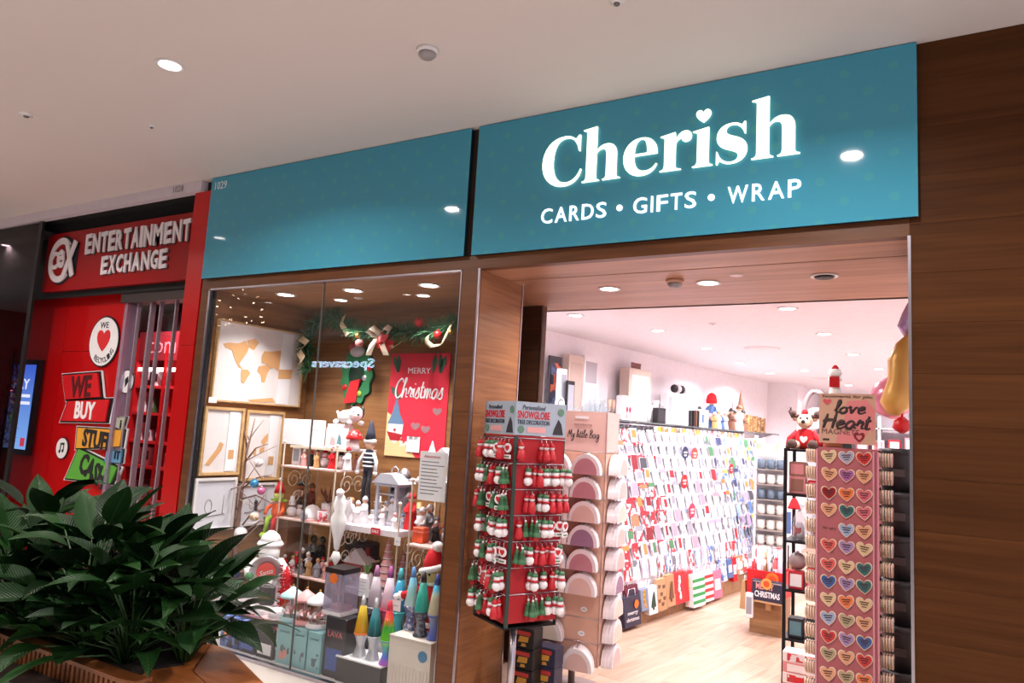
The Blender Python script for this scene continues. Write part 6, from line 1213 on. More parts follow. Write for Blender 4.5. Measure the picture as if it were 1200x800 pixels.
# ------------------------------------------------------------------ top shelf along the wall and what stands on it
ZT = 1.775
gs = thing('glass_shelf', 'long glass shelf above the card wall', 'shelf', (wallx(2.0), 2.0, ZT), SA); LS = 6.1 * sl
MB().b2((.0, 0, -.012), (.30, LS, 0)).build('glass_board', mat('shelf_glass', (150, 160, 156), .1, spec=.6), gs); MB().b2((.297, 0, -.014), (.303, LS, .001)).build('front_edge', mat('shelf_edge', (96, 104, 104), .2), gs)
for f in (.05, .3, .55, .8, .97): MB().prism([(0, -.10), (0, -.012), (.26, -.012), (.26, -.02)], f * LS - .01, f * LS + .01, 'xz').build('bracket', STEEL, gs)
def sh(px, off=.18): p = onW(px, 0, off); y = onW(px, 470, off).y; return wpos(y, off, ZT + .001)
def swid(px0, px1, off=.18): return (onW(px1, 470, off) - onW(px0, 470, off)).length
def shz(px, py, off=.18): return onW(px, py, off).z - ZT
def block3(name, label, cat, px0, px1, pyt, m, off=.18, d=.10, inner=None, tilt=0.0, dz=0.0):
    w = min(.5, swid(px0, px1, off)); h = max(.05, shz((px0 + px1) / 2, pyt, off) - dz); p = sh((px0 + px1) / 2, off); p.z += dz; t = thing(name, label, cat, p, RZW + tilt); t['w'] = w; t['h'] = h
    MB().cbox((0, 0, h / 2), (w, d, h), .004).build('body', m, t)
    if inner: MB().b2((-w * .38, -d / 2 - .003, h * .12), (w * .38, -d / 2 - .0002, h * .88)).build('front_panel', inner, t)
    return t
BEI = mat('beige_card', (206, 186, 174), .6); CHAR = mat('charcoal', (50, 48, 56), .5)
t = block3('picture_block', 'dark framed picture of a figure, leftmost on the wall shelf', 'picture', 641, 655, 417, CHAR, .10, .03, printed('dark_picture', [(54, 56, 80), (40, 40, 60), (200, 96, 60), (90, 100, 140)], (14, 14, 14)))
block3('small_box', 'small white box in front of the dark framed picture', 'box', 653, 661, 432, PAPER, .20, .05, MGY)
ov = thing('oval_plaque', 'oval white rimmed plaque with a dark centre on the wall shelf', 'plaque', sh(656, .26) + Vector((0, 0, .085)), RZW); MB().lathe([(.075, -.012), (.085, 0), (.075, .012)], 24, axis='Y', sx=.85).build('rim', PAPER, ov); MB().lathe([(.055, -.014), (.055, -.01)], 20, axis='Y', sx=.85).build('centre', CHAR, ov); MB().lathe([(.04, -.017), (.043, -.014)], 20, axis='Y', sx=.85).build('print', PAPER, ov)
block3('framed_photo', 'small black photo frame right of the oval plaque', 'picture frame', 663, 672, 446, BLACK, .26, .02, MGY)
block3('boxed_gift', 'beige boxed gift behind the oval plaque', 'box', 661, 679, 416, BEI, .10, .08, mat('beige_print', (190, 168, 158), .6))
t = block3('shadow_box', 'white shadow box frame with a grey pane on the wall shelf', 'picture frame', 680, 697, 417, PAPER, .12, .06, mat('box_grey', (176, 172, 180), .4), 0, .12); block3('white_carton', 'white carton under the shadow box frame', 'box', 679, 697, 449, PAPER, .12, .09, mat('carton_grey', (200, 196, 202), .5))
def vase(label, px, h, off=.24, r=.035, m=None, flute=False):
    t = thing('glass_vase', label, 'glassware', sh(px, off)); m = m or CLEARG
    if flute: MB().lathe([(r, 0), (r, .004), (.005, .01), (.005, h * .45), (r * .7, h * .6), (r * .8, h), (r * .74, h), (r * .6, h * .62), (.001, h * .58)], 14).build('flute', m, t)
    else: MB().lathe([(r * .8, 0), (r, h * .4), (r * .9, h), (r * .82, h), (r * .9, h * .4), (r * .7, .01), (.001, .01)], 14).build('vase', m, t)
    MB().cyl((0, 0, .003), r * 1.02, .005, 14).build('foot', SILVER, t); return t
for k, (px, h) in enumerate(((674, .09), (686, .10), (693, .17), (700, .14), (706, .18), (710, .12))): vase('clear glass vase on the wall shelf, %s right of the black photo frame' % place(k), px, h)
for k, px in enumerate((714, 719, 724)): vase('beige rimmed flute glass, %s of three beside the pink glasses picture' % place(k), px, .20, .2, .028, mat('flute_beige', (214, 180, 160), .2), True)
t = block3('boxed_glasses', 'white box with two pink wine glasses printed on it', 'box', 726, 740, 464, PAPER, .27, .08); 
for u in (-.03, .03): MB().ball((u, -.043, .11), .024, 8, sy=.2, sz=1.3).box((u, -.042, .06), (.006, .003, .06)).box((u, -.042, .03), (.03, .003, .006)).build('glass_print', mat('wine_pink', (196, 40, 80), .5), t)
block3('canvas_box', 'tall cream box with a white end on the wall shelf', 'box', 731, 757, 433, BEI, .14, .12, PAPER)
hs = thing('word_sign', 'small wooden word sign standing on the tall cream box', 'sign', sh(744, .14) + Vector((0, 0, shz(744, 433, .14))), RZW); MB().b2((-.10, -.015, 0), (.10, .015, .012)).build('base', BEI, hs); text(MB(), 'HOORAY', (0, 0, .045), .19, .06, depth=.02, bold=.01).build('letters', mat('sign_rose', (170, 120, 116), .6), hs)
bt = thing('bottle', 'small black bottle behind the wooden word sign', 'bottle', sh(753, .06) + Vector((0, 0, .0))); MB().lathe([(.03, 0), (.032, .2), (.012, .27), (.012, .34), (.001, .34)], 12).build('glass', BLACK, bt); MB().cyl((0, 0, .35), .014, .03, 10).build('cap', GOLD, bt)
for k, (px, h) in enumerate(((760, .24), (765, .20), (770, .17), (775, .16), (780, .15))): vase('white wire candle holder, %s right of the tall cream box' % place(k), px, h, .2, .036, MW)
jg = thing('jug', 'white pitcher jug above the wire candle holders', 'jug', sh(768, .08)); MB().lathe([(.05, 0), (.06, .1), (.04, .2), (.05, .27), (.045, .27), (.03, .2), (.001, .19)], 14).build('body', MW, jg); MB().tube([(.045, 0, .24), (.09, 0, .22), (.09, 0, .12), (.055, 0, .08)], .007, 6).build('handle', MW, jg)
block3('black_gift_box', 'black glossy box under the wire candle holders', 'box', 768, 778, 478, BLACK, .27, .06, CHAR)
block3('white_tall_box', 'white tall box with grey lines on the wall shelf', 'box', 778, 790, 461, PAPER, .16, .09, mat('carton_grey', (200, 196, 202), .5)); block3('white_gift_box', 'plain white gift box right of the grey lined box', 'box', 790, 803, 463, PAPER, .24, .10, MW)
for k, (px, m) in enumerate(((790, MBK), (794, MW), (798, MBK), (801, MW))): t = thing('pompom_ball', '%s pompom ball on the white boxes, %s from the left' % ('black' if m is MBK else 'white', place(k)), 'ornament', sh(px, .2) + Vector((0, 0, shz(796, 463, .24) + .075))); MB().ball((0, 0, 0), .05, 10).build('ball', m, t); MB().tube([(0, 0, .05), (0, 0, .07)], .004, 5).build('loop', MW, t)
for k, px in enumerate((805, 808, 811, 814)): block3('dark_frame', 'narrow dark frame on edge, %s of four on the wall shelf' % place(k), 'picture frame', px, px + 2.4, 481, (CHAR, BLACK, MBR, CHAR)[k], .26, .10, None, .3)
block3('framed_print', 'white framed picture with a blue shape on the wall shelf', 'picture frame', 816, 830, 480, PAPER, .27, .02, mat('pale_print', (196, 204, 220), .5)); t = bpy.data.objects['framed_print']; MB().box((.0, -.016, t['h'] * .5), (.05, .003, .1)).build('blue_print', MBL, t)
robe('grey gnome with a pointed hat on the wall shelf', sh(820, .12), .27, MGY, SKIN, MBK); 
lf = robe('tall figurine with red hair and a blue dress on the wall shelf', sh(834, .12), .42, MBL, SKIN, None); MB().lathe([(.07, .33), (.075, .36), (.06, .43), (.03, .46), (.001, .47)], 12).build('hair', FELTR, lf); MB().lathe([(.09, .12), (.10, .16), (.085, .2)], 12).build('sash', MP, lf)
for k, (px, m, c, h, l) in enumerate(((838, MGD, MW, .22, 'ochre robed angel figurine'), (842, MW, MGD, .24, 'white robed angel with ochre hair'), (846, MBL, MW, .22, 'blue robed figurine'), (850, MW, MW, .25, 'white robed figurine beside the small lamp'), (857, MBR, MBK, .30, 'dark haired woman figurine in brown'), (861, MP, MBK, .28, 'pink robed figurine'), (866, MW, MBR, .36, 'tall bride figurine in white'), (871, MBR, MBK, .30, 'man figurine in brown beside the bride'))): robe(l + ' on the far half of the wall shelf', sh(px, .2), h, m, SKIN, c)
cn = thing('cone_tree', 'tall dark cone tree with a copper tip behind the bride figurine', 'ornament', sh(868, .14)); MB().lathe([(.08, 0), (.05, .3), (.02, .46), (.001, .58)], 12).build('cone', MBR, cn); MB().ball((0, 0, .32), .05, 8).build('copper_ball', mat('copper', (190, 100, 60), .4, .5), cn)
lp = thing('table_lamp', 'small lamp with a white shade behind the angel figurines', 'lamp', sh(851, .08)); MB().lathe([(.04, 0), (.03, .02), (.012, .05), (.012, .22)], 12).build('base', MGY, lp); MB().lathe([(.09, .2), (.06, .29), (.055, .29), (.085, .2)], 14).build('shade', MW, lp)
for k, px in enumerate((875, 879, 884, 888, 893)): block3('ornate_frame', 'brown ornate frame near the far shelf end, %s of five' % place(k), 'picture frame', px, px + 4, 486 + k, printed('ornate', [(150, 108, 72), (110, 76, 50), (196, 150, 100)], (40, 40, 40)), .22, .04, None, .2)
# hanging heart and cup decorations under the near part of the shelf
for k in range(9):
    px = 722 + k * 4.6; t = thing('hanging_heart', '%s heart decoration hanging under the glass shelf, %s from the left' % (('white', 'red')[k % 3 == 0], place(k)), 'ornament', onW(px, 512, .36), RZW, 'hearts under the glass shelf')
    MB().prism([(x * .07, y * .08) for x, y in HEART], -.006, .006).build('heart', MW if k % 3 else RED, t); MB().tube([(0, 0, .03), (0, 0, .13)], .002, 4).build('string', MGY, t)
# rail of boxed mobiles under the far half
for k in range(26):
    px = 768 + k * 4.1; m = rr.choice([CM['white and grey'], CM['plain white'], CM['red and white'], CM['yellow and white'], CM['kraft brown'], CM['grey and black'], mat('packet_amber', (224, 170, 60), .5)]); p = onW(px, 523, .36)
    o = link('packet', card_mesh(.07, .12, m), None, (p.x, p.y, 1.615), RZW); tag(o, 'small hanging packet on the rail under the far shelf, %s from the left' % place(k), 'packet', 'packets under the far shelf')
rl = thing('hanging_rail', 'thin steel rail under the glass shelf holding small packets', 'rail', wpos(2.2, .352, 1.735), SA); MB().tube([(0, 0, 0), (0, 5.2, 0)], .005, 6).build('bar', STEEL, rl)
for f in (.1, 1.6, 3.2, 4.8): MB().tube([(0, f, 0), (0, f, .03)], .004, 5).build('hanger', STEEL, rl)

# ------------------------------------------------------------------ mug stand at the far end
ms = thing('mug_stand', 'white stand of slate and cream mugs beyond the card wall', 'display rack', (-1.68, 5.3, 0), .16); 
for u in (-.17, .17):
    for v in (0, .2): MB().b2((u - .01, v - .01, 0), (u + .01, v + .01, 1.62)).build('post', RW, ms)
MB().b2((-.17, .2, .1), (.17, .21, 1.6)).build('back', mat('stand_back', (196, 198, 200), .5), ms); MB().b2((-.18, -.012, 1.48), (.18, -.004, 1.62)).build('header_card', printed('stand_header', [(200, 206, 196), (170, 190, 170), (220, 216, 206)], (10, 10, 10)), ms)
SLT = mat('mug_slate', (92, 108, 124), .4); CRM = mat('mug_cream', (222, 216, 208), .4)
mug_z = [1.33, 1.16, .99, .82, .65, .48]
for r, z in enumerate(mug_z):
    MB().b2((-.17, -.01, z - .012), (.17, .2, z)).build('shelf', mat('stand_shelf', (150, 140, 134), .4), ms)
    for c in range(3):
        m = (SLT, CRM)[(r + c + (c == 1)) % 2] if r not in (1, 4) else CRM; p = ms.matrix_basis @ Vector((0, 0, 0)); q = Matrix.Rotation(.16, 3, 'Z') @ Vector(((c - 1) * .105, .07, z + .0005)); t = thing('mug', '%s mug, %s of three on the %s shelf of the white stand' % ('slate' if m is SLT else 'cream', ('left', 'middle', 'right')[c], ORD[r]), 'mug', Vector(ms.location) + q, rr.uniform(-.5, .5), 'mugs on the white stand')
        MB().lathe([(.036, 0), (.045, .02), (.046, .11), (.042, .11), (.04, .02), (.001, .015)], 14).build('cup', m, t); MB().tube([(.044, 0, .09), (.07, 0, .085), (.07, 0, .04), (.044, 0, .03)], .006, 5).build('handle', m, t)
bn = thing('banner_strip', 'narrow white upright banner with a blue foot beside the mug stand', 'sign', (-1.44, 5.0, .55)); MB().b2((-.02, -.004, .35), (.03, 0, 1.0)).b2((-.02, -.004, 0), (.03, 0, .12)).build('strip', PAPER, bn); MB().b2((-.021, -.005, .12), (.031, 0.001, .35)).build('blue_band', MBL, bn); MB().b2((-.0, 0, -.55), (.012, .012, 1.02)).build('pole', DARKM, bn)

# ------------------------------------------------------------------ black shelving with the reindeer
bs = thing('shelving_unit', 'black metal shelving unit with gifts behind the magnet stand', 'display rack', (-.74, 2.0, 0)); ZB = [1.585, 1.275, .955, .625, .30]
for u in (-.21, .21):
    for v in (0, .36): MB().b2((u - .011, v - .011, 0), (u + .011, v + .011, 1.59)).build('post', DARKM, bs)
for z in ZB: MB().b2((-.22, -.01, z - .016), (.22, .37, z)).build('shelf', DARKM, bs)
rd_ = thing('reindeer_plush', 'plush reindeer in a red jumper sitting on the black shelving', 'toy', (-.835, 2.08, 1.586)); FUR = mat('reindeer_fur', (188, 160, 136), .9); DFUR = mat('antler_brown', (76, 52, 46), .9)
MB().lathe([(.055, 0), (.075, .03), (.07, .09), (.045, .14), (.001, .15)], 14, sy=.8).build('jumper', FELTR, rd_); MB().prism([(x * .05, y * .05) for x, y in HEART], -.068, -.055, 'xz', 0, (0, 0, .07)).build('jumper_print', FELTW, rd_)
MB().ball((0, -.01, .2), .055, 12, sz=.95).ball((0, -.05, .185), .035, 10, sx=1.2).build('head', FUR, rd_); MB().ball((0, -.085, .195), .014, 8).ball((-.022, -.055, .222), .008, 6).ball((.022, -.055, .222), .008, 6).build('nose_and_eyes', INK, rd_); MB().ball((0, 0, .262), .022, 10, sz=1.2).build('cap', FELTR, rd_)
for u in (-1, 1):
    MB().tube([(u * .04, 0, .235), (u * .085, 0, .235), (u * .10, 0, .27), (u * .098, 0, .295)], [.014, .017, .016, .009], 8).ball((u * .075, -.004, .252), .017, 8, sz=1.3).build('antler', DFUR, rd_); MB().ball((u * .065, 0, .215), .022, 8, sy=.5, sz=.7).build('ear', FUR, rd_)
    MB().tube([(u * .05, 0, .12), (u * .10, -.02, .07), (u * .105, -.03, .03)], [.024, .021, .02], 8).build('arm', FELTR, rd_); MB().ball((u * .107, -.032, .015), .02, 8).build('hand', DFUR, rd_)
    MB().tube([(u * .04, -.02, .03), (u * .065, -.09, .03)], [.03, .03], 8).build('leg', FUR, rd_); MB().ball((u * .068, -.115, .035), .035, 10, sy=.6).build('hoof', DFUR, rd_)
om = thing('oval_mirror', 'tall oval woven frame leaning behind the reindeer', 'mirror', (-.80, 2.32, 1.586)); MB().tube([(math.cos(a) * .085, 0, .235 + math.sin(a) * .20) for a in [2 * PI * k / 28 for k in range(29)]], .018, 8, cap=False).build('rim', mat('woven_grey', (150, 132, 132), .8), om); MB().lathe([(.08, -.003), (.08, .003)], 24, (0, .004, .235), axis='Y').build('pane', mat('pane_pale', (196, 186, 190), .2), om); om.children[1].scale = (1, 1, 1); MB().b2((-.05, .0, 0), (.05, .03, .04)).build('foot', MBR, om)
def gbox(label, x, y, z, w, d, h, m, im=None, name='gift_box', group=None):
    t = thing(name, label, 'box', (x, y, z + .0005), 0, group); MB().cbox((0, 0, h / 2), (w, d, h), .003).build('carton', m, t)
    if im: MB().b2((-w * .38, -d / 2 - .002, h * .15), (w * .38, -d / 2 - .0002, h * .85)).build('front_print', im, t)
    MB().b2((-.006, -d / 2 - .001, h), (.006, d / 2 + .001, h + .001)).build('seam', m, t); return t
PK1 = mat('gift_pink', (214, 140, 146), .5); PK2 = mat('gift_red', (184, 40, 52), .5); BRN = mat('gift_brown', (150, 106, 90), .6)
gbox('red gift box with a white figure in its window, right of the reindeer', -.655, 2.07, ZB[0], .10, .08, .14, PK2, MW); gbox('small red gift box behind the windowed one on the top shelf', -.58, 2.2, ZB[0], .08, .08, .17, PK2, MP)
for k, (x, w, h, z, m, im, l) in enumerate(((-.88, .11, .12, 1, PK1, BRN, 'pink gift box with a brown print, lower left on the second shelf'), (-.76, .10, .10, 1, PK2, PK1, 'red and pink gift box on the second shelf'), (-.64, .11, .18, 1, mat('gift_rose', (226, 180, 186), .5), PK1, 'tall rose gift box on the second shelf'))): gbox(l, x, 2.10, ZB[z], w, .1, h, m, im)
gbox('brown patterned gift box stacked on the pink one', -.88, 2.10, ZB[1] + .121, .11, .1, .10, BRN, PK1)
for k in range(3): t = thing('cello_bag', 'clear tied bag of sweets, %s from the left on the third shelf' % place(k), 'gift bag', (-.87 + k * .11, 2.1, ZB[2] + .001), 0, 'clear bags on the third shelf'); MB().lathe([(.04, 0), (.045, .02), (.04, .15), (.01, .2), (.035, .24), (.001, .235)], 10, sy=.7).build('wrap', CLEARG, t); MB().lathe([(.013, .195), (.016, .2), (.013, .205)], 8).build('tie', SILVER, t); MB().lathe([(.034, .004), (.036, .08), (.02, .12), (.001, .12)], 10, sy=.7).build('sweets', CM['red and white'], t)
bl = thing('red_bell', 'red bell ornament hanging under the second shelf', 'ornament', (-.885, 1.97, ZB[1] - .10)); MB().lathe([(.045, 0), (.04, .012), (.026, .05), (.014, .07), (.001, .075)], 14).build('bell', FELTR, bl); MB().tube([(0, 0, .07), (0, 0, .085)], .006, 6).ball((0, 0, .0), .012, 8).build('clapper', INK, bl)
for k, (x, w, h, z, m, im, l) in enumerate(((-.88, .10, .12, 3, PK2, PAPER, 'red parcel with a white print, left on the fourth shelf'), (-.76, .11, .15, 3, FELTR, MP, 'deep red parcel in the middle of the fourth shelf'), (-.63, .10, .12, 3, MBK, PK2, 'black parcel at the right of the fourth shelf'), (-.88, .10, .13, 4, MBK, mat('print_teal', (90, 130, 140), .6), 'black box with a teal print, left on the lowest shelf'), (-.76, .11, .15, 4, CHAR, GREEN, 'charcoal box with a green print on the lowest shelf'), (-.63, .11, .13, 4, PK1, PAPER, 'pink box on the lowest shelf at the right'))): gbox(l, x, 2.08, ZB[z], w, .1, h, m, im)
bb = thing('bauble', 'grey bauble resting on the red parcel of the fourth shelf', 'bauble', (-.88, 2.1, ZB[3] + .121 + .062)); MB().ball((0, 0, 0), .06, 14).build('globe', mat('bauble_grey', (150, 130, 130), .4), bb); MB().cyl((0, 0, .062), .012, .012, 8).build('cap', SILVER, bb)
for k in range(4): gbox('%s stacked box at the foot of the black shelving, %s from below' % (('pink', 'white')[k % 2], place(k)), -.80, 1.86, .0 + k * .066, .24, .13, .065, (PK1, MW)[k % 2], CM['red and white'] if k % 2 else MW)

# ------------------------------------------------------------------ wrap bin
wbn = thing('wrap_bin', 'oak plinth with a red bin of gift wrap rolls on the shop floor', 'display bin', (-1.30, 3.36, 0), -.10)
MB().cbox((0, 0, .15), (.27, .27, .30), .003).build('plinth', wood('plinth_oak', (128, 92, 62), (168, 128, 92), .4), wbn); MB().b2((-.15, -.15, .302), (.15, .15, .315)).build('tray', KR, wbn)
for u in (-1, 1): MB().b2((u * .15 - .006, -.15, .315), (u * .15 + .006, .15, .53)).build('bin_side', mat('bag_red', (206, 30, 38), .5), wbn); MB().b2((-.144, u * .15 - .006, .315), (.144, u * .15 + .006, .53)).build('bin_side', mat('bag_red', (206, 30, 38), .5), wbn)
for k in range(12):
    r_, c_ = divmod(k, 6); m = [CM['red and white'], PAPER, CM['kraft brown'], CM['white and grey'], CM['red'], mat('roll_lilac', (206, 190, 206), .5)][c_]; q = Matrix.Rotation(-.10, 3, 'Z') @ Vector((-.115 + c_ * .045, -.09 + r_ * .1, .3155)); t = thing('wrap_roll', 'upright gift wrap roll, %s from the left in the %s row of the red bin' % (place(c_), ('front', 'rear')[r_]), 'gift wrap', Vector(wbn.location) + q, 0, 'wrap rolls in the red bin')
    MB().lathe([(.02, 0), (.02, .40), (.015, .40), (.015, .38), (.001, .38)], 12).build('roll', m, t); MB().lathe([(.0205, .1), (.0205, .16)], 12).build('band', PAPER, t)
mc = thing('card_box', 'navy box with the words merry christmas in front of the wrap bin', 'box', Vector(wbn.location) + Matrix.Rotation(-.1, 3, 'Z') @ Vector((.035, -.185, .29)), -.10); MB().cbox((0, 0, .085), (.26, .05, .17), .003).build('carton', NAV, mc)
text(MB(), 'MERRY', (-.02, -.027, .12), .15, .05, depth=.003, bold=.02).build('lettering', mat('word_rose', (226, 150, 150), .5), mc); text(MB(), 'CHRISTMAS', (0, -.027, .055), .21, .05, depth=.003, bold=.02).build('lettering', PAPER, mc); MB().b2((-.12, -.026, .15), (.12, -.025, .16)).build('star_line', SILVER, mc)
ls = thing('shelf_bracket_tray', 'thin ledge carrying the navy christmas box', 'tray', Vector(wbn.location) + Matrix.Rotation(-.1, 3, 'Z') @ Vector((.035, -.18, .275)), -.10); MB().b2((-.13, -.035, 0), (.13, .028, .014)).build('board', KR, ls); MB().b2((-.02, .0, -.06), (.02, .04, 0)).build('bracket', KR, ls)
for u, v, z, l, R in ((.06, -.158, .47, 'round orange sticker on the red wrap bin', .055), (.03, -.214, .435, 'round amber sticker on the navy christmas box', .045)):
    t = thing('round_sticker', l, 'sticker', Vector(wbn.location) + Matrix.Rotation(-.1, 3, 'Z') @ Vector((u, v, z)), -.10); MB().lathe([(R, -.003), (R, 0)], 18, axis='Y').build('disc', mat('tag_orange', (240, 120, 40), .5) if R > .05 else mat('tag_amber', (244, 160, 80), .5), t); MB().lathe([(R * .6, -.004), (R * .6, -.003)], 14, axis='Y').build('print', mat('tag_red2', (226, 80, 40), .5), t)
for k in range(3): t = thing('gift_bag', '%s gift bag hanging on the left side of the wrap bin' % ('kraft', 'dark grey', 'black')[k], 'gift bag', Vector(wbn.location) + Matrix.Rotation(-.1, 3, 'Z') @ Vector((-.19 - .0, -.10 + k * .10, .18 - k * .02)), -.10 - PI / 2); MB().prism([(-.03, 0), (.03, 0), (.012, .24), (-.012, .24)], -.045, .045, 'yz').build('bag', (KR, CHAR, MBK)[k], t); MB().tube([(-.02, 0, .23), (-.015, 0, .28), (.015, 0, .28), (.02, 0, .23)], .003, 5).build('handle', PAPER, t); MB().b2((-.02, -.028, .06), (.02, -.02, .16)).build('print', PAPER, t)
t = gbox('white printed parcel leaning at the left of the wrap bin', -1.43, 3.15, .14, .06, .05, .2, PAPER, MGY)

# ------------------------------------------------------------------ ornament spinner at the doorway
N0 = onY(598, 600, -.08); N0.z = 0; sA = math.radians(62); SD = .33
dR = Vector((math.cos(sA), math.sin(sA), 0)); dL = Vector((-math.sin(sA), math.cos(sA), 0)); ctr = N0 + dR * SD / 2 + dL * SD / 2
osp = thing('ornament_spinner', 'square rotating stand of red panels hung with tree ornaments at the doorway', 'display stand', ctr, sA)
ZO0, ZO1 = .60, 1.575; h2 = SD / 2; PRED = mat('stand_red', (164, 18, 30), .6); DGR = mat('strip_dark_green', (44, 60, 54), .6)
for k in range(4):
    R = Matrix.Rotation(k * PI / 2, 3, 'Z')
    o = MB().b2((-h2 + .02, -h2, ZO0), (h2 - .005, -h2 + .006, ZO1)).build('panel', PRED, osp); o.rotation_euler = (0, 0, k * PI / 2)
    o = MB().b2((-h2, -h2 - .003, ZO0 - .02), (-h2 + .022, -h2 + .006, ZO1)).build('corner_strip', DGR, osp); o.rotation_euler = (0, 0, k * PI / 2)
    hd = MB().b2((-h2, -h2 - .002, ZO1 + .004), (h2, -h2 + .003, ZO1 + .185)).build('header_card', mat('header_blue_grey', (160, 172, 188), .6), osp); hd.rotation_euler = (0, 0, k * PI / 2)
    if k in (0, 3):
        text(MB(), 'Personalised', (-.05, -h2 - .004, ZO1 + .155), .15, .024, depth=.002, shear=.25).build('lettering', mat('header_ink_dark', (50, 60, 76), .6), hd)
        text(MB(), 'SNOWGLOBE', (-.05, -h2 - .004, ZO1 + .115), .21, .042, depth=.002, bold=.02).build('lettering', mat('header_red', (196, 36, 50), .6), hd)
        text(MB(), 'TREE DECORATION', (-.05, -h2 - .004, ZO1 + .075), .21, .024, depth=.002, bold=.01).build('lettering', mat('header_ink_dark', (50, 60, 76), .6), hd)
        MB().b2((-.09, -h2 - .004, ZO1 + .02), (.03, -h2 - .002, ZO1 + .05)).build('pink_block', MP, hd); [MB().lathe([(.021, -.002), (.021, 0)], 14, (su, -h2 - .003, ZO1 + sz), axis='Y').build('seal', mat('seal_green', (96, 130, 110), .6), hd) for su, sz in ((-.13, .035), (.13, .14))]; MB().prism([(.08, ZO1 + .015), (.15, ZO1 + .015), (.135, ZO1 + .075), (.115, ZO1 + .10), (.09, ZO1 + .05)], -h2 - .004, -h2 - .002).build('picture_print', CHAR, hd)
MB().b2((-h2, -h2, ZO0 - .03), (h2, h2, ZO0 - .02)).build('bottom_plate', DARKM, osp); MB().cyl((0, 0, .30), .02, .58, 12).build('pole', STEEL, osp); MB().lathe([(.2, 0), (.2, .02), (.03, .035)], 20).build('base', DARKM, osp)
for k in (0, 3):
    for r in range(7): o = MB().tube([(-h2 + .02, -h2 - .004, ZO1 - .012 - r * .136), (h2, -h2 - .004, ZO1 - .012 - r * .136)], .003, 5).build('wire_rail', STEEL, osp); o.rotation_euler = (0, 0, k * PI / 2)
def orn_mesh(v):
    mb = MB(); r_ = random.Random(v)
    mb.tube([(0, .012, 0), (0, -.004, -.004), (0, -.004, -.022)], .0015, 4, 3)
    if v % 4 == 0: mb.ball((0, -.008, -.035), .014, 8, 1).lathe([(.016, -.10), (.02, -.085), (.013, -.05), (.001, -.045)], 8, (0, -.008, 0), 0).lathe([(.0155, -.034), (.009, -.022), (.001, -.012)], 8, (0, -.008, 0), 0)
    elif v % 4 == 1: mb.ball((0, -.008, -.04), .016, 8, 1).ball((0, -.008, -.075), .022, 8, 1).lathe([(.018, -.054), (.02, -.05), (.016, -.046)], 8, (0, -.008, 0), 0).lathe([(.017, -.03), (.012, -.016), (.001, -.014)], 8, (0, -.008, 0), 2)
    elif v % 4 == 2: mb.lathe([(.022, -.003), (.022, .003)], 12, (0, -.008, -.045), 1, axis='Y').prism([(x * .026, y * .026) for x, y in HEART], -.013, -.009, 'xz', 0, (0, 0, -.045)).box((0, -.008, -.085), (.04, .006, .018), 1).box((0, -.0115, -.085), (.028, .001, .006), 2)
    else: mb.lathe([(.02, -.09), (.018, -.075), (.012, -.06), (.016, -.06), (.009, -.042), (.012, -.042), (.001, -.02)], 8, (0, -.008, 0), 2).box((0, -.008, -.1), (.022, .008, .02), 0).ball((0, -.008, -.02), .006, 6, 1)
    mb.v = [(x * 1.2, y * 1.2, z * 1.15) for x, y, z in mb.v]; return mb.mesh('tree_ornament', [mat('orn_red', (186, 26, 40), .5), MW, mat('orn_green', (70, 120, 84), .5), SILVER])
OM = [orn_mesh(v) for v in range(4)]; ONM = ['santa', 'snowman', 'heart disc', 'green tree']
rr = random.Random(31)
for k, side in ((0, 'right'), (3, 'left')):
    for r in range(7):
        for c in range(7):
            if side == 'right' and ((r == 0 and c in (1, 2, 5, 6)) or (r in (5, 6) and c in (0, 1)) or (r in (1, 2) and c == 0)): continue
            u = -h2 + .04 + c * (SD - .06) / 6 + rr.uniform(-.01, .01); z = ZO1 - .016 - r * .136; v = rr.choice((0, 0, 1, 1, 2, 2, 3))
            for dpt in (0, 1):
                if dpt and rr.random() < .35: continue
                q = Vector((u + dpt * .012, -h2 - .013 - dpt * .03, z)); q = Matrix.Rotation(sA + k * PI / 2, 3, 'Z') @ q + Vector((ctr.x, ctr.y, 0))
                o = link('tree_ornament', OM[v], None, q, sA + k * PI / 2 + rr.uniform(-.5, .5)); tag(o, '%s ornament, %s row, %s from the left%s on the %s red panel' % (ONM[v], ORD[r], place(c), ' in front' if dpt else '', side), 'ornament', 'tree ornaments on the spinner')
# black printed mug cartons behind the spinner foot
AMB = mat('amber_print', (206, 150, 60), .5); RPR = mat('red_print', (196, 60, 56), .5)
for c, (px0, px1, y) in enumerate(((597, 624, .40), (622, 650, .52))):
    for r in range(4):
        x0, x1 = sx(px0, 780, y), sx(px1, 780, y); t = thing('mug_carton', 'black carton with amber print, %s column, %s from the floor' % (('left', 'right')[c], place(r)), 'box', ((x0 + x1) / 2, y + .06, .001 + r * .115), 0, 'black mug cartons by the doorway'); w = x1 - x0 - .003
        if c == 1 and r == 3: bpy.data.objects.remove(t); continue
        MB().cbox((0, 0, .057), (w, .11, .113), .003).build('carton', NAV if c else BLACK, t); MB().b2((-w * .3, -.057, .075), (w * .34, -.0552, .098)).build('red_word', RPR, t); MB().prism([(-.03, .035), (.035, .04), (.04, .07), (-.02, .07)], -.057, -.0552).prism([(-.01, .012), (.025, .015), (.02, .03), (-.005, .03)], -.057, -.0552).build('amber_mark', AMB, t)

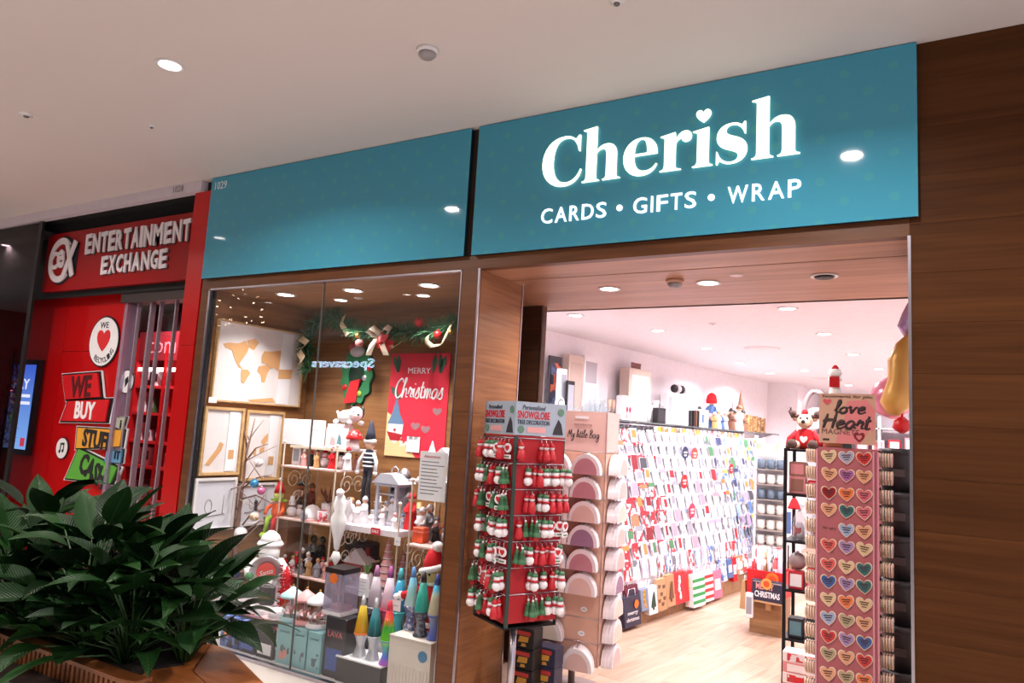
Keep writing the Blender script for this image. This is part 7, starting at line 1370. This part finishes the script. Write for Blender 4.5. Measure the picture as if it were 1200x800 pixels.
# ------------------------------------------------------------------ little bag spinner
bc = Vector((-2.04, .93, 0)); bA = math.radians(5); BD = .42
bsp = thing('bag_spinner', 'tall pink square stand of dome shaped purses behind the ornament spinner', 'display stand', bc, bA); b2_ = BD / 2; PKB = mat('stand_blush', (212, 166, 146), .6); PKH = mat('stand_blush_pale', (216, 176, 170), .6)
b3_ = .13                                           # half depth of the stand
for k in range(4):
    ha, hb_ = (b2_, b3_) if k % 2 == 0 else (b3_, b2_)
    o = MB().b2((-ha, -hb_, .20), (ha, -hb_ + .005, 1.50)).build('panel', PKB, bsp); o.rotation_euler = (0, 0, k * PI / 2)
    o = MB().b2((-ha, -hb_, 1.50), (ha, -hb_ + .005, 1.75)).build('header_panel', PKH, bsp); o.rotation_euler = (0, 0, k * PI / 2)
    for r in range(9): q = MB().tube([(-ha, -hb_ - .004, 1.495 - .145 * r), (ha, -hb_ - .004, 1.495 - .145 * r)], .002, 4).build('wire_rail', STEEL, bsp); q.rotation_euler = (0, 0, k * PI / 2)
    if k == 0: script(MB(), 'My little Bag', (.055, -b3_ - .003, 1.595), .215, .075, .0026).build('lettering', mat('brush_black', (60, 44, 48), .6), o); text(MB(), 'introducing', (.05, -b3_ - .002, 1.665), .12, .014, depth=.002).build('lettering', mat('brush_brown', (130, 90, 90), .6), o); MB().box((.04, -b3_ - .001, 1.71), (.09, .002, .016)).build('logo_bar', MW, o)
MB().cyl((0, 0, .11), .022, .2, 12).build('pole', mat('pole_grey', (130, 116, 112), .4), bsp); MB().lathe([(.2, 0), (.2, .018), (.03, .03)], 20).build('base', mat('pole_grey', (130, 116, 112), .4), bsp)
for sx_, sy_ in ((-1, -1), (1, -1), (1, 1), (-1, 1)): MB().b2((sx_ * b2_ - .006, sy_ * b3_ - .006, .19), (sx_ * b2_ + .006, sy_ * b3_ + .006, 1.75)).build('acrylic_edge', CLEARP, bsp)
def dome(R, n=12): return [(-R, 0), (R, 0)] + [(R * math.cos(PI * k / n), .012 + R * 1.18 * math.sin(PI * k / n)) for k in range(n + 1)]
def purse_mesh(m, rim): mb = MB().prism(dome(.098), -.016, .012, 'xz', 1).prism(dome(.076), -.019, -.016, 'xz', 0).prism([(a * .97, b * .97) for a, b in dome(.098)], -.0175, -.016, 'xz', 1).tube([(-.015, 0, .12), (-.01, 0, .132), (.01, 0, .132), (.015, 0, .12)], .003, 4, 1); return mb.mesh('dome_purse', [m, rim])
RIM = mat('purse_rim', (226, 216, 222), .35); PU = [('dusky pink', purse_mesh(mat('purse_pink', (186, 128, 142), .45), RIM)), ('blush', purse_mesh(mat('purse_blush', (214, 180, 176), .45), RIM)), ('mauve', purse_mesh(mat('purse_mauve', (150, 116, 146), .45), RIM)), ('cream', purse_mesh(mat('purse_cream', (214, 202, 188), .45), RIM)), ('plum grey', purse_mesh(mat('purse_plum', (120, 96, 108), .45), mat('purse_rim_plum', (176, 150, 160), .4)))]
FC = {(0, 1): [0, 0, 1, 2, 0, 1, None, None, 1], (0, 0): [1, 1, 1, 1, 1, 3, 1, 3, 4], (1, 1): [1, 1, 3, 1, 1, 2, 3, 3, 1], (3, 1): [1, 1, 1, 4, 0, 1, 3, 3, 4]}
for (k, cl_), seq in FC.items():
    nm = {0: 'front', 1: 'right', 3: 'left'}[k]
    for r in range(9):
        ci_ = seq[r]
        if ci_ is None: continue
        for dpt in range(4 if (k == 3 or r == 8) and k != 1 else 3):
            q = Matrix.Rotation(bA + k * PI / 2, 3, 'Z') @ Vector((((-.105, .098)[cl_] if k % 2 == 0 else .0) + dpt * .006, -(b3_ if k % 2 == 0 else b2_) - .022 - dpt * (.027 if k % 2 == 0 else .020), 1.355 - r * .145)) + bc
            o = link('dome_purse', PU[ci_][1], None, q, bA + k * PI / 2); tag(o, '%s dome purse, %s row, %s column, %s deep, %s of blush stand' % (PU[ci_][0], ORD[r], ('left', 'right')[cl_], place(dpt), nm), 'purse', 'dome purses on the blush stand')
for k, (r_, u, l) in enumerate(((7, .10, 'lower'), (6, .11, 'upper'))): t = thing('price_sticker', 'small white price sticker on the bare %s row of the blush stand' % l, 'sticker', Matrix.Rotation(bA, 3, 'Z') @ Vector((u, -b3_ - .002, 1.40 - r_ * .145)) + bc, bA); MB().lathe([(.016, -.001), (.016, 0)], 12, axis='Y', sx=1.4).build('disc', PAPER, t); MB().b2((-.01, -.002, -.002), (.01, -.001, .003)).build('print', MGY, t)

# ------------------------------------------------------------------ love heart magnet stand
XM0, XM1, YM = -.535, -.268, .5
mg = thing('magnet_spinner', 'tall pink stand of heart magnets with a kraft header at the right of the doorway', 'display stand', ((XM0 + XM1) / 2, YM + .14, 0)); hw = (XM1 - XM0) / 2; PKM = mat('magnet_panel', (176, 96, 104), .5); PKE = mat('magnet_edge', (216, 150, 168), .25)
MB().b2((-hw, -.14, .28), (hw, -.134, 1.60)).build('panel', PKM, mg); MB().b2((-hw, -.134, .28), (-hw + .006, .13, 1.60)).build('panel', PKM, mg); MB().b2((hw - .006, -.134, .28), (hw, .13, 1.60)).build('panel', PKM, mg); MB().b2((-hw, .13, .28), (hw, .136, 1.60)).build('panel', PKM, mg)
for u in (-hw - .004, hw - .016, hw + .004): MB().b2((u - .004, -.148, .28), (u + .004, -.14, 1.60)).build('acrylic_edge', PKE, mg)
MB().b2((-hw, -.14, 1.60), (hw, .136, 1.61)).build('top_plate', PKM, mg); MB().cyl((0, 0, .15), .025, .28, 12).build('pole', STEEL, mg); MB().lathe([(.22, 0), (.22, .02), (.03, .035)], 20).build('base', DARKM, mg)
hb = MB().b2((-.128, -.152, 1.63), (.128, -.146, 1.878)).build('header_card', mat('kraft_header', (206, 160, 138), .6), mg); MB().b2((-.02, -.146, 1.61), (.02, .02, 1.86)).build('header_stem', CHAR, mg)
BRU = mat('brush_black', (60, 44, 48), .6)
hy = -.154
MB().prism([(-.02, 1.70), (.12, 1.70), (.125, 1.80), (.09, 1.85), (.0, 1.84)], hy + .0008, hy + .002).prism([(-.05, 1.632), (.06, 1.632), (.10, 1.70), (-.04, 1.69)], hy + .0008, hy + .002).build('pink_wash', mat('wash_pink', (222, 130, 134), .6), hb)
text(MB(), 'Sentiments for you', (.0, hy, 1.862), .23, .018, depth=.002, shear=.2).build('lettering', BRU, hb); script(MB(), 'love', (.015, hy, 1.812), .14, .062, .0062).build('lettering', BRU, hb); script(MB(), 'Heart', (.0, hy, 1.742), .22, .075, .0068).build('lettering', BRU, hb); text(MB(), 'MAGNETS', (-.03, hy, 1.688), .17, .026, depth=.002).build('lettering', mat('ink_brown', (110, 70, 70), .6), hb)
MB().prism([(x * .04, y * .03) for x, y in HEART], hy - .001, hy + .001, 'xz', 0, (-.09, 0, 1.835)).build('small_heart', mat('heart_rose', (206, 84, 96), .6), hb); outline_mesh([[(x * .05, y * .05) for x, y in HEART], [(x * .026, y * .026) for x, y in HEART]], .003, lambda u, w, d: (.055 + u, hy + d, 1.665 + w)).build('heart_outline', mat('heart_dark', (130, 24, 40), .6), hb)
MB().b2((-.11, hy, 1.642), (-.08, hy + .002, 1.652)).build('small_print', BRU, hb)
HC = {'cream': (222, 190, 150), 'lilac grey': (170, 168, 196), 'red': (206, 50, 54), 'peach': (226, 160, 122), 'purple': (168, 96, 156), 'orange': (236, 122, 70), 'pink': (218, 108, 124), 'teal': (52, 106, 110), 'coral': (224, 96, 92), 'lavender': (164, 134, 184), 'blue': (58, 92, 156), 'beige': (176, 160, 126), 'pale blue': (156, 172, 206), 'dark red': (150, 28, 36)}
def heart_mesh(c): mb = MB().prism([(x * .074, y * .070) for x, y in HEART], -.008, 0, 'xz', 0).prism([(x * .064, y * .060) for x, y in HEART], -.0095, -.008, 'xz', 1).box((0, -.0102, .012), (.04, .001, .005), 2).box((0, -.0102, .002), (.032, .001, .005), 2).box((0, -.0102, -.009), (.022, .001, .004), 2); return mb.mesh('heart_magnet', [mat('heart_rim', (232, 206, 186), .3), mat('heart_' + c.replace(' ', '_'), HC[c], .3), mat('heart_ink', (70, 40, 44), .5)])
HM = {c: heart_mesh(c) for c in HC}
HROWS = [('cream', 'lilac grey', 'red'), ('peach', 'purple', 'peach'), ('dark red', 'orange', 'pink'), ('peach', 'teal', 'pink'), (None, 'pale blue', 'peach'), ('coral', 'lavender', 'cream'), ('coral', 'cream', 'teal'), ('blue', 'lavender', 'teal'), ('cream', 'orange', 'cream'), ('pale blue', 'beige', 'peach'), ('red', 'lavender', 'blue'), ('beige', 'peach', 'red'), ('peach', 'beige', 'orange'), ('cream', 'pink', 'teal')]
HPY = [536, 557, 579, 599, 621, 641, 664, 684, 705, 727, 749, 770, 793, 815]
for r, cols in enumerate(HROWS):
    z = onY(992, HPY[r], YM).z
    for c, cn_ in enumerate(cols):
        x = mg.location.x + (-.082, -.002, .076)[c]
        if cn_ is None: text(MB(), 'for you', (-.08, -.143, z), .06, .018, depth=.002).build('lettering', mat('ink_brown', (110, 70, 70), .6), mg); continue
        o = link('heart_magnet', HM[cn_], None, (x, YM - .001, z), 0); o.rotation_euler = (0, rr.uniform(-.12, .12), 0); tag(o, '%s heart magnet, %s of the %s row on the pink stand' % (cn_, ('left', 'middle', 'right')[c], place(r)), 'magnet', 'heart magnets on the pink stand')
    for s, nm in ((-1, 'left'), (1, 'right')):
        for dpt in range(5):
            cn_ = rr.choice(('cream', 'pink', 'peach', 'lilac grey')); o = link('heart_magnet', HM[cn_], None, (mg.location.x + s * (hw + .006 + dpt * .012), YM + .06 + dpt * .002, z), s * PI / 2); tag(o, '%s heart magnet edge on, %s row, %s out, %s side of the stand' % (cn_, place(r), place(dpt), nm), 'magnet', 'heart magnets seen edge on')
        t = thing('hook', 'black hook on the %s side of the magnet stand, %s from the top' % (nm, place(r)), 'hook', (mg.location.x + s * (hw + .002), YM + .05, z + .03), 0, 'hooks of the magnet stand'); MB().tube([(0, 0, 0), (s * .05, 0, 0), (s * .055, 0, .012)], .003, 5).build('wire', BLACK, t); MB().b2((s * .0, -.012, -.012), (s * .012, .012, .012)).build('block', BLACK, t)
sf = robe('small santa with a red hat and apron on top of the magnet stand', (-.475, .66, 1.88), .16, FELTW, SKIN, FELTR, 0, None, 'figurine', 'santa_figure'); MB().lathe([(.018, .092), (.034, .11), (.03, .135), (.001, .14)], 10, (0, -.006, 0)).build('beard', FELTW, sf); MB().b2((-.024, -.036, .04), (.024, -.028, .095)).build('apron', FELTR, sf)
cp_ = thing('top_box', 'plain kraft box on the magnet stand under the small santa', 'box', (-.475, .66, 1.6105)); MB().cbox((0, 0, .134), (.09, .09, .268), .004).build('carton', KR, cp_); MB().b2((-.04, -.047, .1), (.04, -.0455, .15)).build('label', PAPER, cp_)

# ------------------------------------------------------------------ black tubs and balloons at the right jamb
for k in range(7):
    z = .002 + .232 * k; t = thing('black_tub', 'glossy black tub, %s from the floor in the stack by the right jamb' % place(k), 'tub', (-.20, 1.10, z), 0, 'black tubs by the right jamb'); r = .10
    MB().lathe([(r * .86, 0), (r * .97, .19), (r * 1.0, .195), (r * 1.0, .205)], 22).build('pot', BLACK, t); MB().lathe([(r * 1.03, .195), (r * 1.04, .225), (r * .9, .23), (.001, .23)], 22).build('lid', BLACK, t)
    MB().b2((-.03, -r * .97, .08), (.03, -r * .90, .12)).build('label', mat('tub_label', (52, 44, 42), .5), t)
rp_ = thing('red_banner', 'deep red hanging cloth behind the black tubs', 'banner', (-.04, 1.3, .02)); mb = MB(); cl_pts = [(-.16 + i * .03, .02 * math.sin(i * 1.3)) for i in range(9)]
mb.prism(cl_pts + [(x, y + .006) for x, y in reversed(cl_pts)], 0, 1.25, 'xy'); mb.build('cloth', mat('banner_red', (150, 14, 26), .8), rp_); MB().tube([(-.18, .01, 1.25), (.1, .01, 1.25)], .008, 6).build('rod', STEEL, rp_); MB().tube([(.1, .01, -.02), (.1, .01, 1.25)], .008, 6).build('stand', STEEL, rp_)
FOILG = mat('foil_gold', (202, 156, 80), .4, .25); FOILP = mat('foil_pink', (222, 140, 168), .25, .3); FOILL = mat('foil_lilac', (190, 160, 206), .25, .3)
def balloon(label, path, rs, m, name='foil_balloon'):
    t = thing(name, label, 'balloon', path[0]); p0 = Vector(path[0]); MB().tube([Vector(p) - p0 for p in path], rs, 14).build('foil', m, t); e = Vector(path[-1]) - p0; MB().tube([Vector((0, 0, 0)), Vector((0.01, 0, .06))], .006, 5).build('tail', m, t); return t
def bp(px, py, y=1.0): return onY(px, py, y)
balloon('large gold foil balloon hanging at the right jamb', [bp(1068, 392), bp(1064, 405), bp(1059, 425), bp(1057, 445), bp(1053, 462), bp(1048, 475), bp(1046, 486)], [.02, .06, .08, .07, .075, .075, .03], FOILG)
balloon('lilac foil balloon above the gold one', [bp(1066, 355, 1.05), bp(1064, 368, 1.05), bp(1062, 382, 1.05), bp(1063, 394, 1.05)], [.01, .03, .045, .015], FOILL)
balloon('pink round balloon below the gold one', [bp(1048, 440, 1.2), bp(1047, 452, 1.2), bp(1046, 466, 1.2), bp(1047, 482, 1.2), bp(1048, 491, 1.2)], [.02, .10, .125, .095, .02], FOILP)
balloon('small red balloon under the pink one', [bp(1057, 488, 1.1), bp(1057, 493, 1.1), bp(1057, 502, 1.1), bp(1057, 508, 1.1)], [.01, .04, .05, .01], RED)

# ------------------------------------------------------------------ deep back of the shop
bk = thing('gift_shelving', 'white shelving of pink gifts against the deep back wall', 'display rack', (-.9, 10.5, 0))
for z in (.3, .75, 1.2, 1.6, 2.0): MB().b2((-1.1, -.2, z - .02), (1.2, .3, z)).build('shelf', RW, bk)
for u in (-1.1, 0, 1.2): MB().b2((u - .02, -.2, 0), (u + .02, .3, 2.2)).build('upright', RW, bk)
for r, z in enumerate((.3, .75, 1.2, 1.6)):
    for k in range(9): gbox('%s gift box, %s on the %s shelf of the deep back wall' % (('pink', 'white', 'red')[(k + r) % 3], place(k), place(r)), -1.9 + k * .245, 10.45, z, .18, .2, rr.uniform(.15, .3), (PK1, MW, PK2)[(k + r) % 3], (MW, PK1, MW)[(k + r) % 3], 'gift_box', 'gift boxes on the deep back wall')
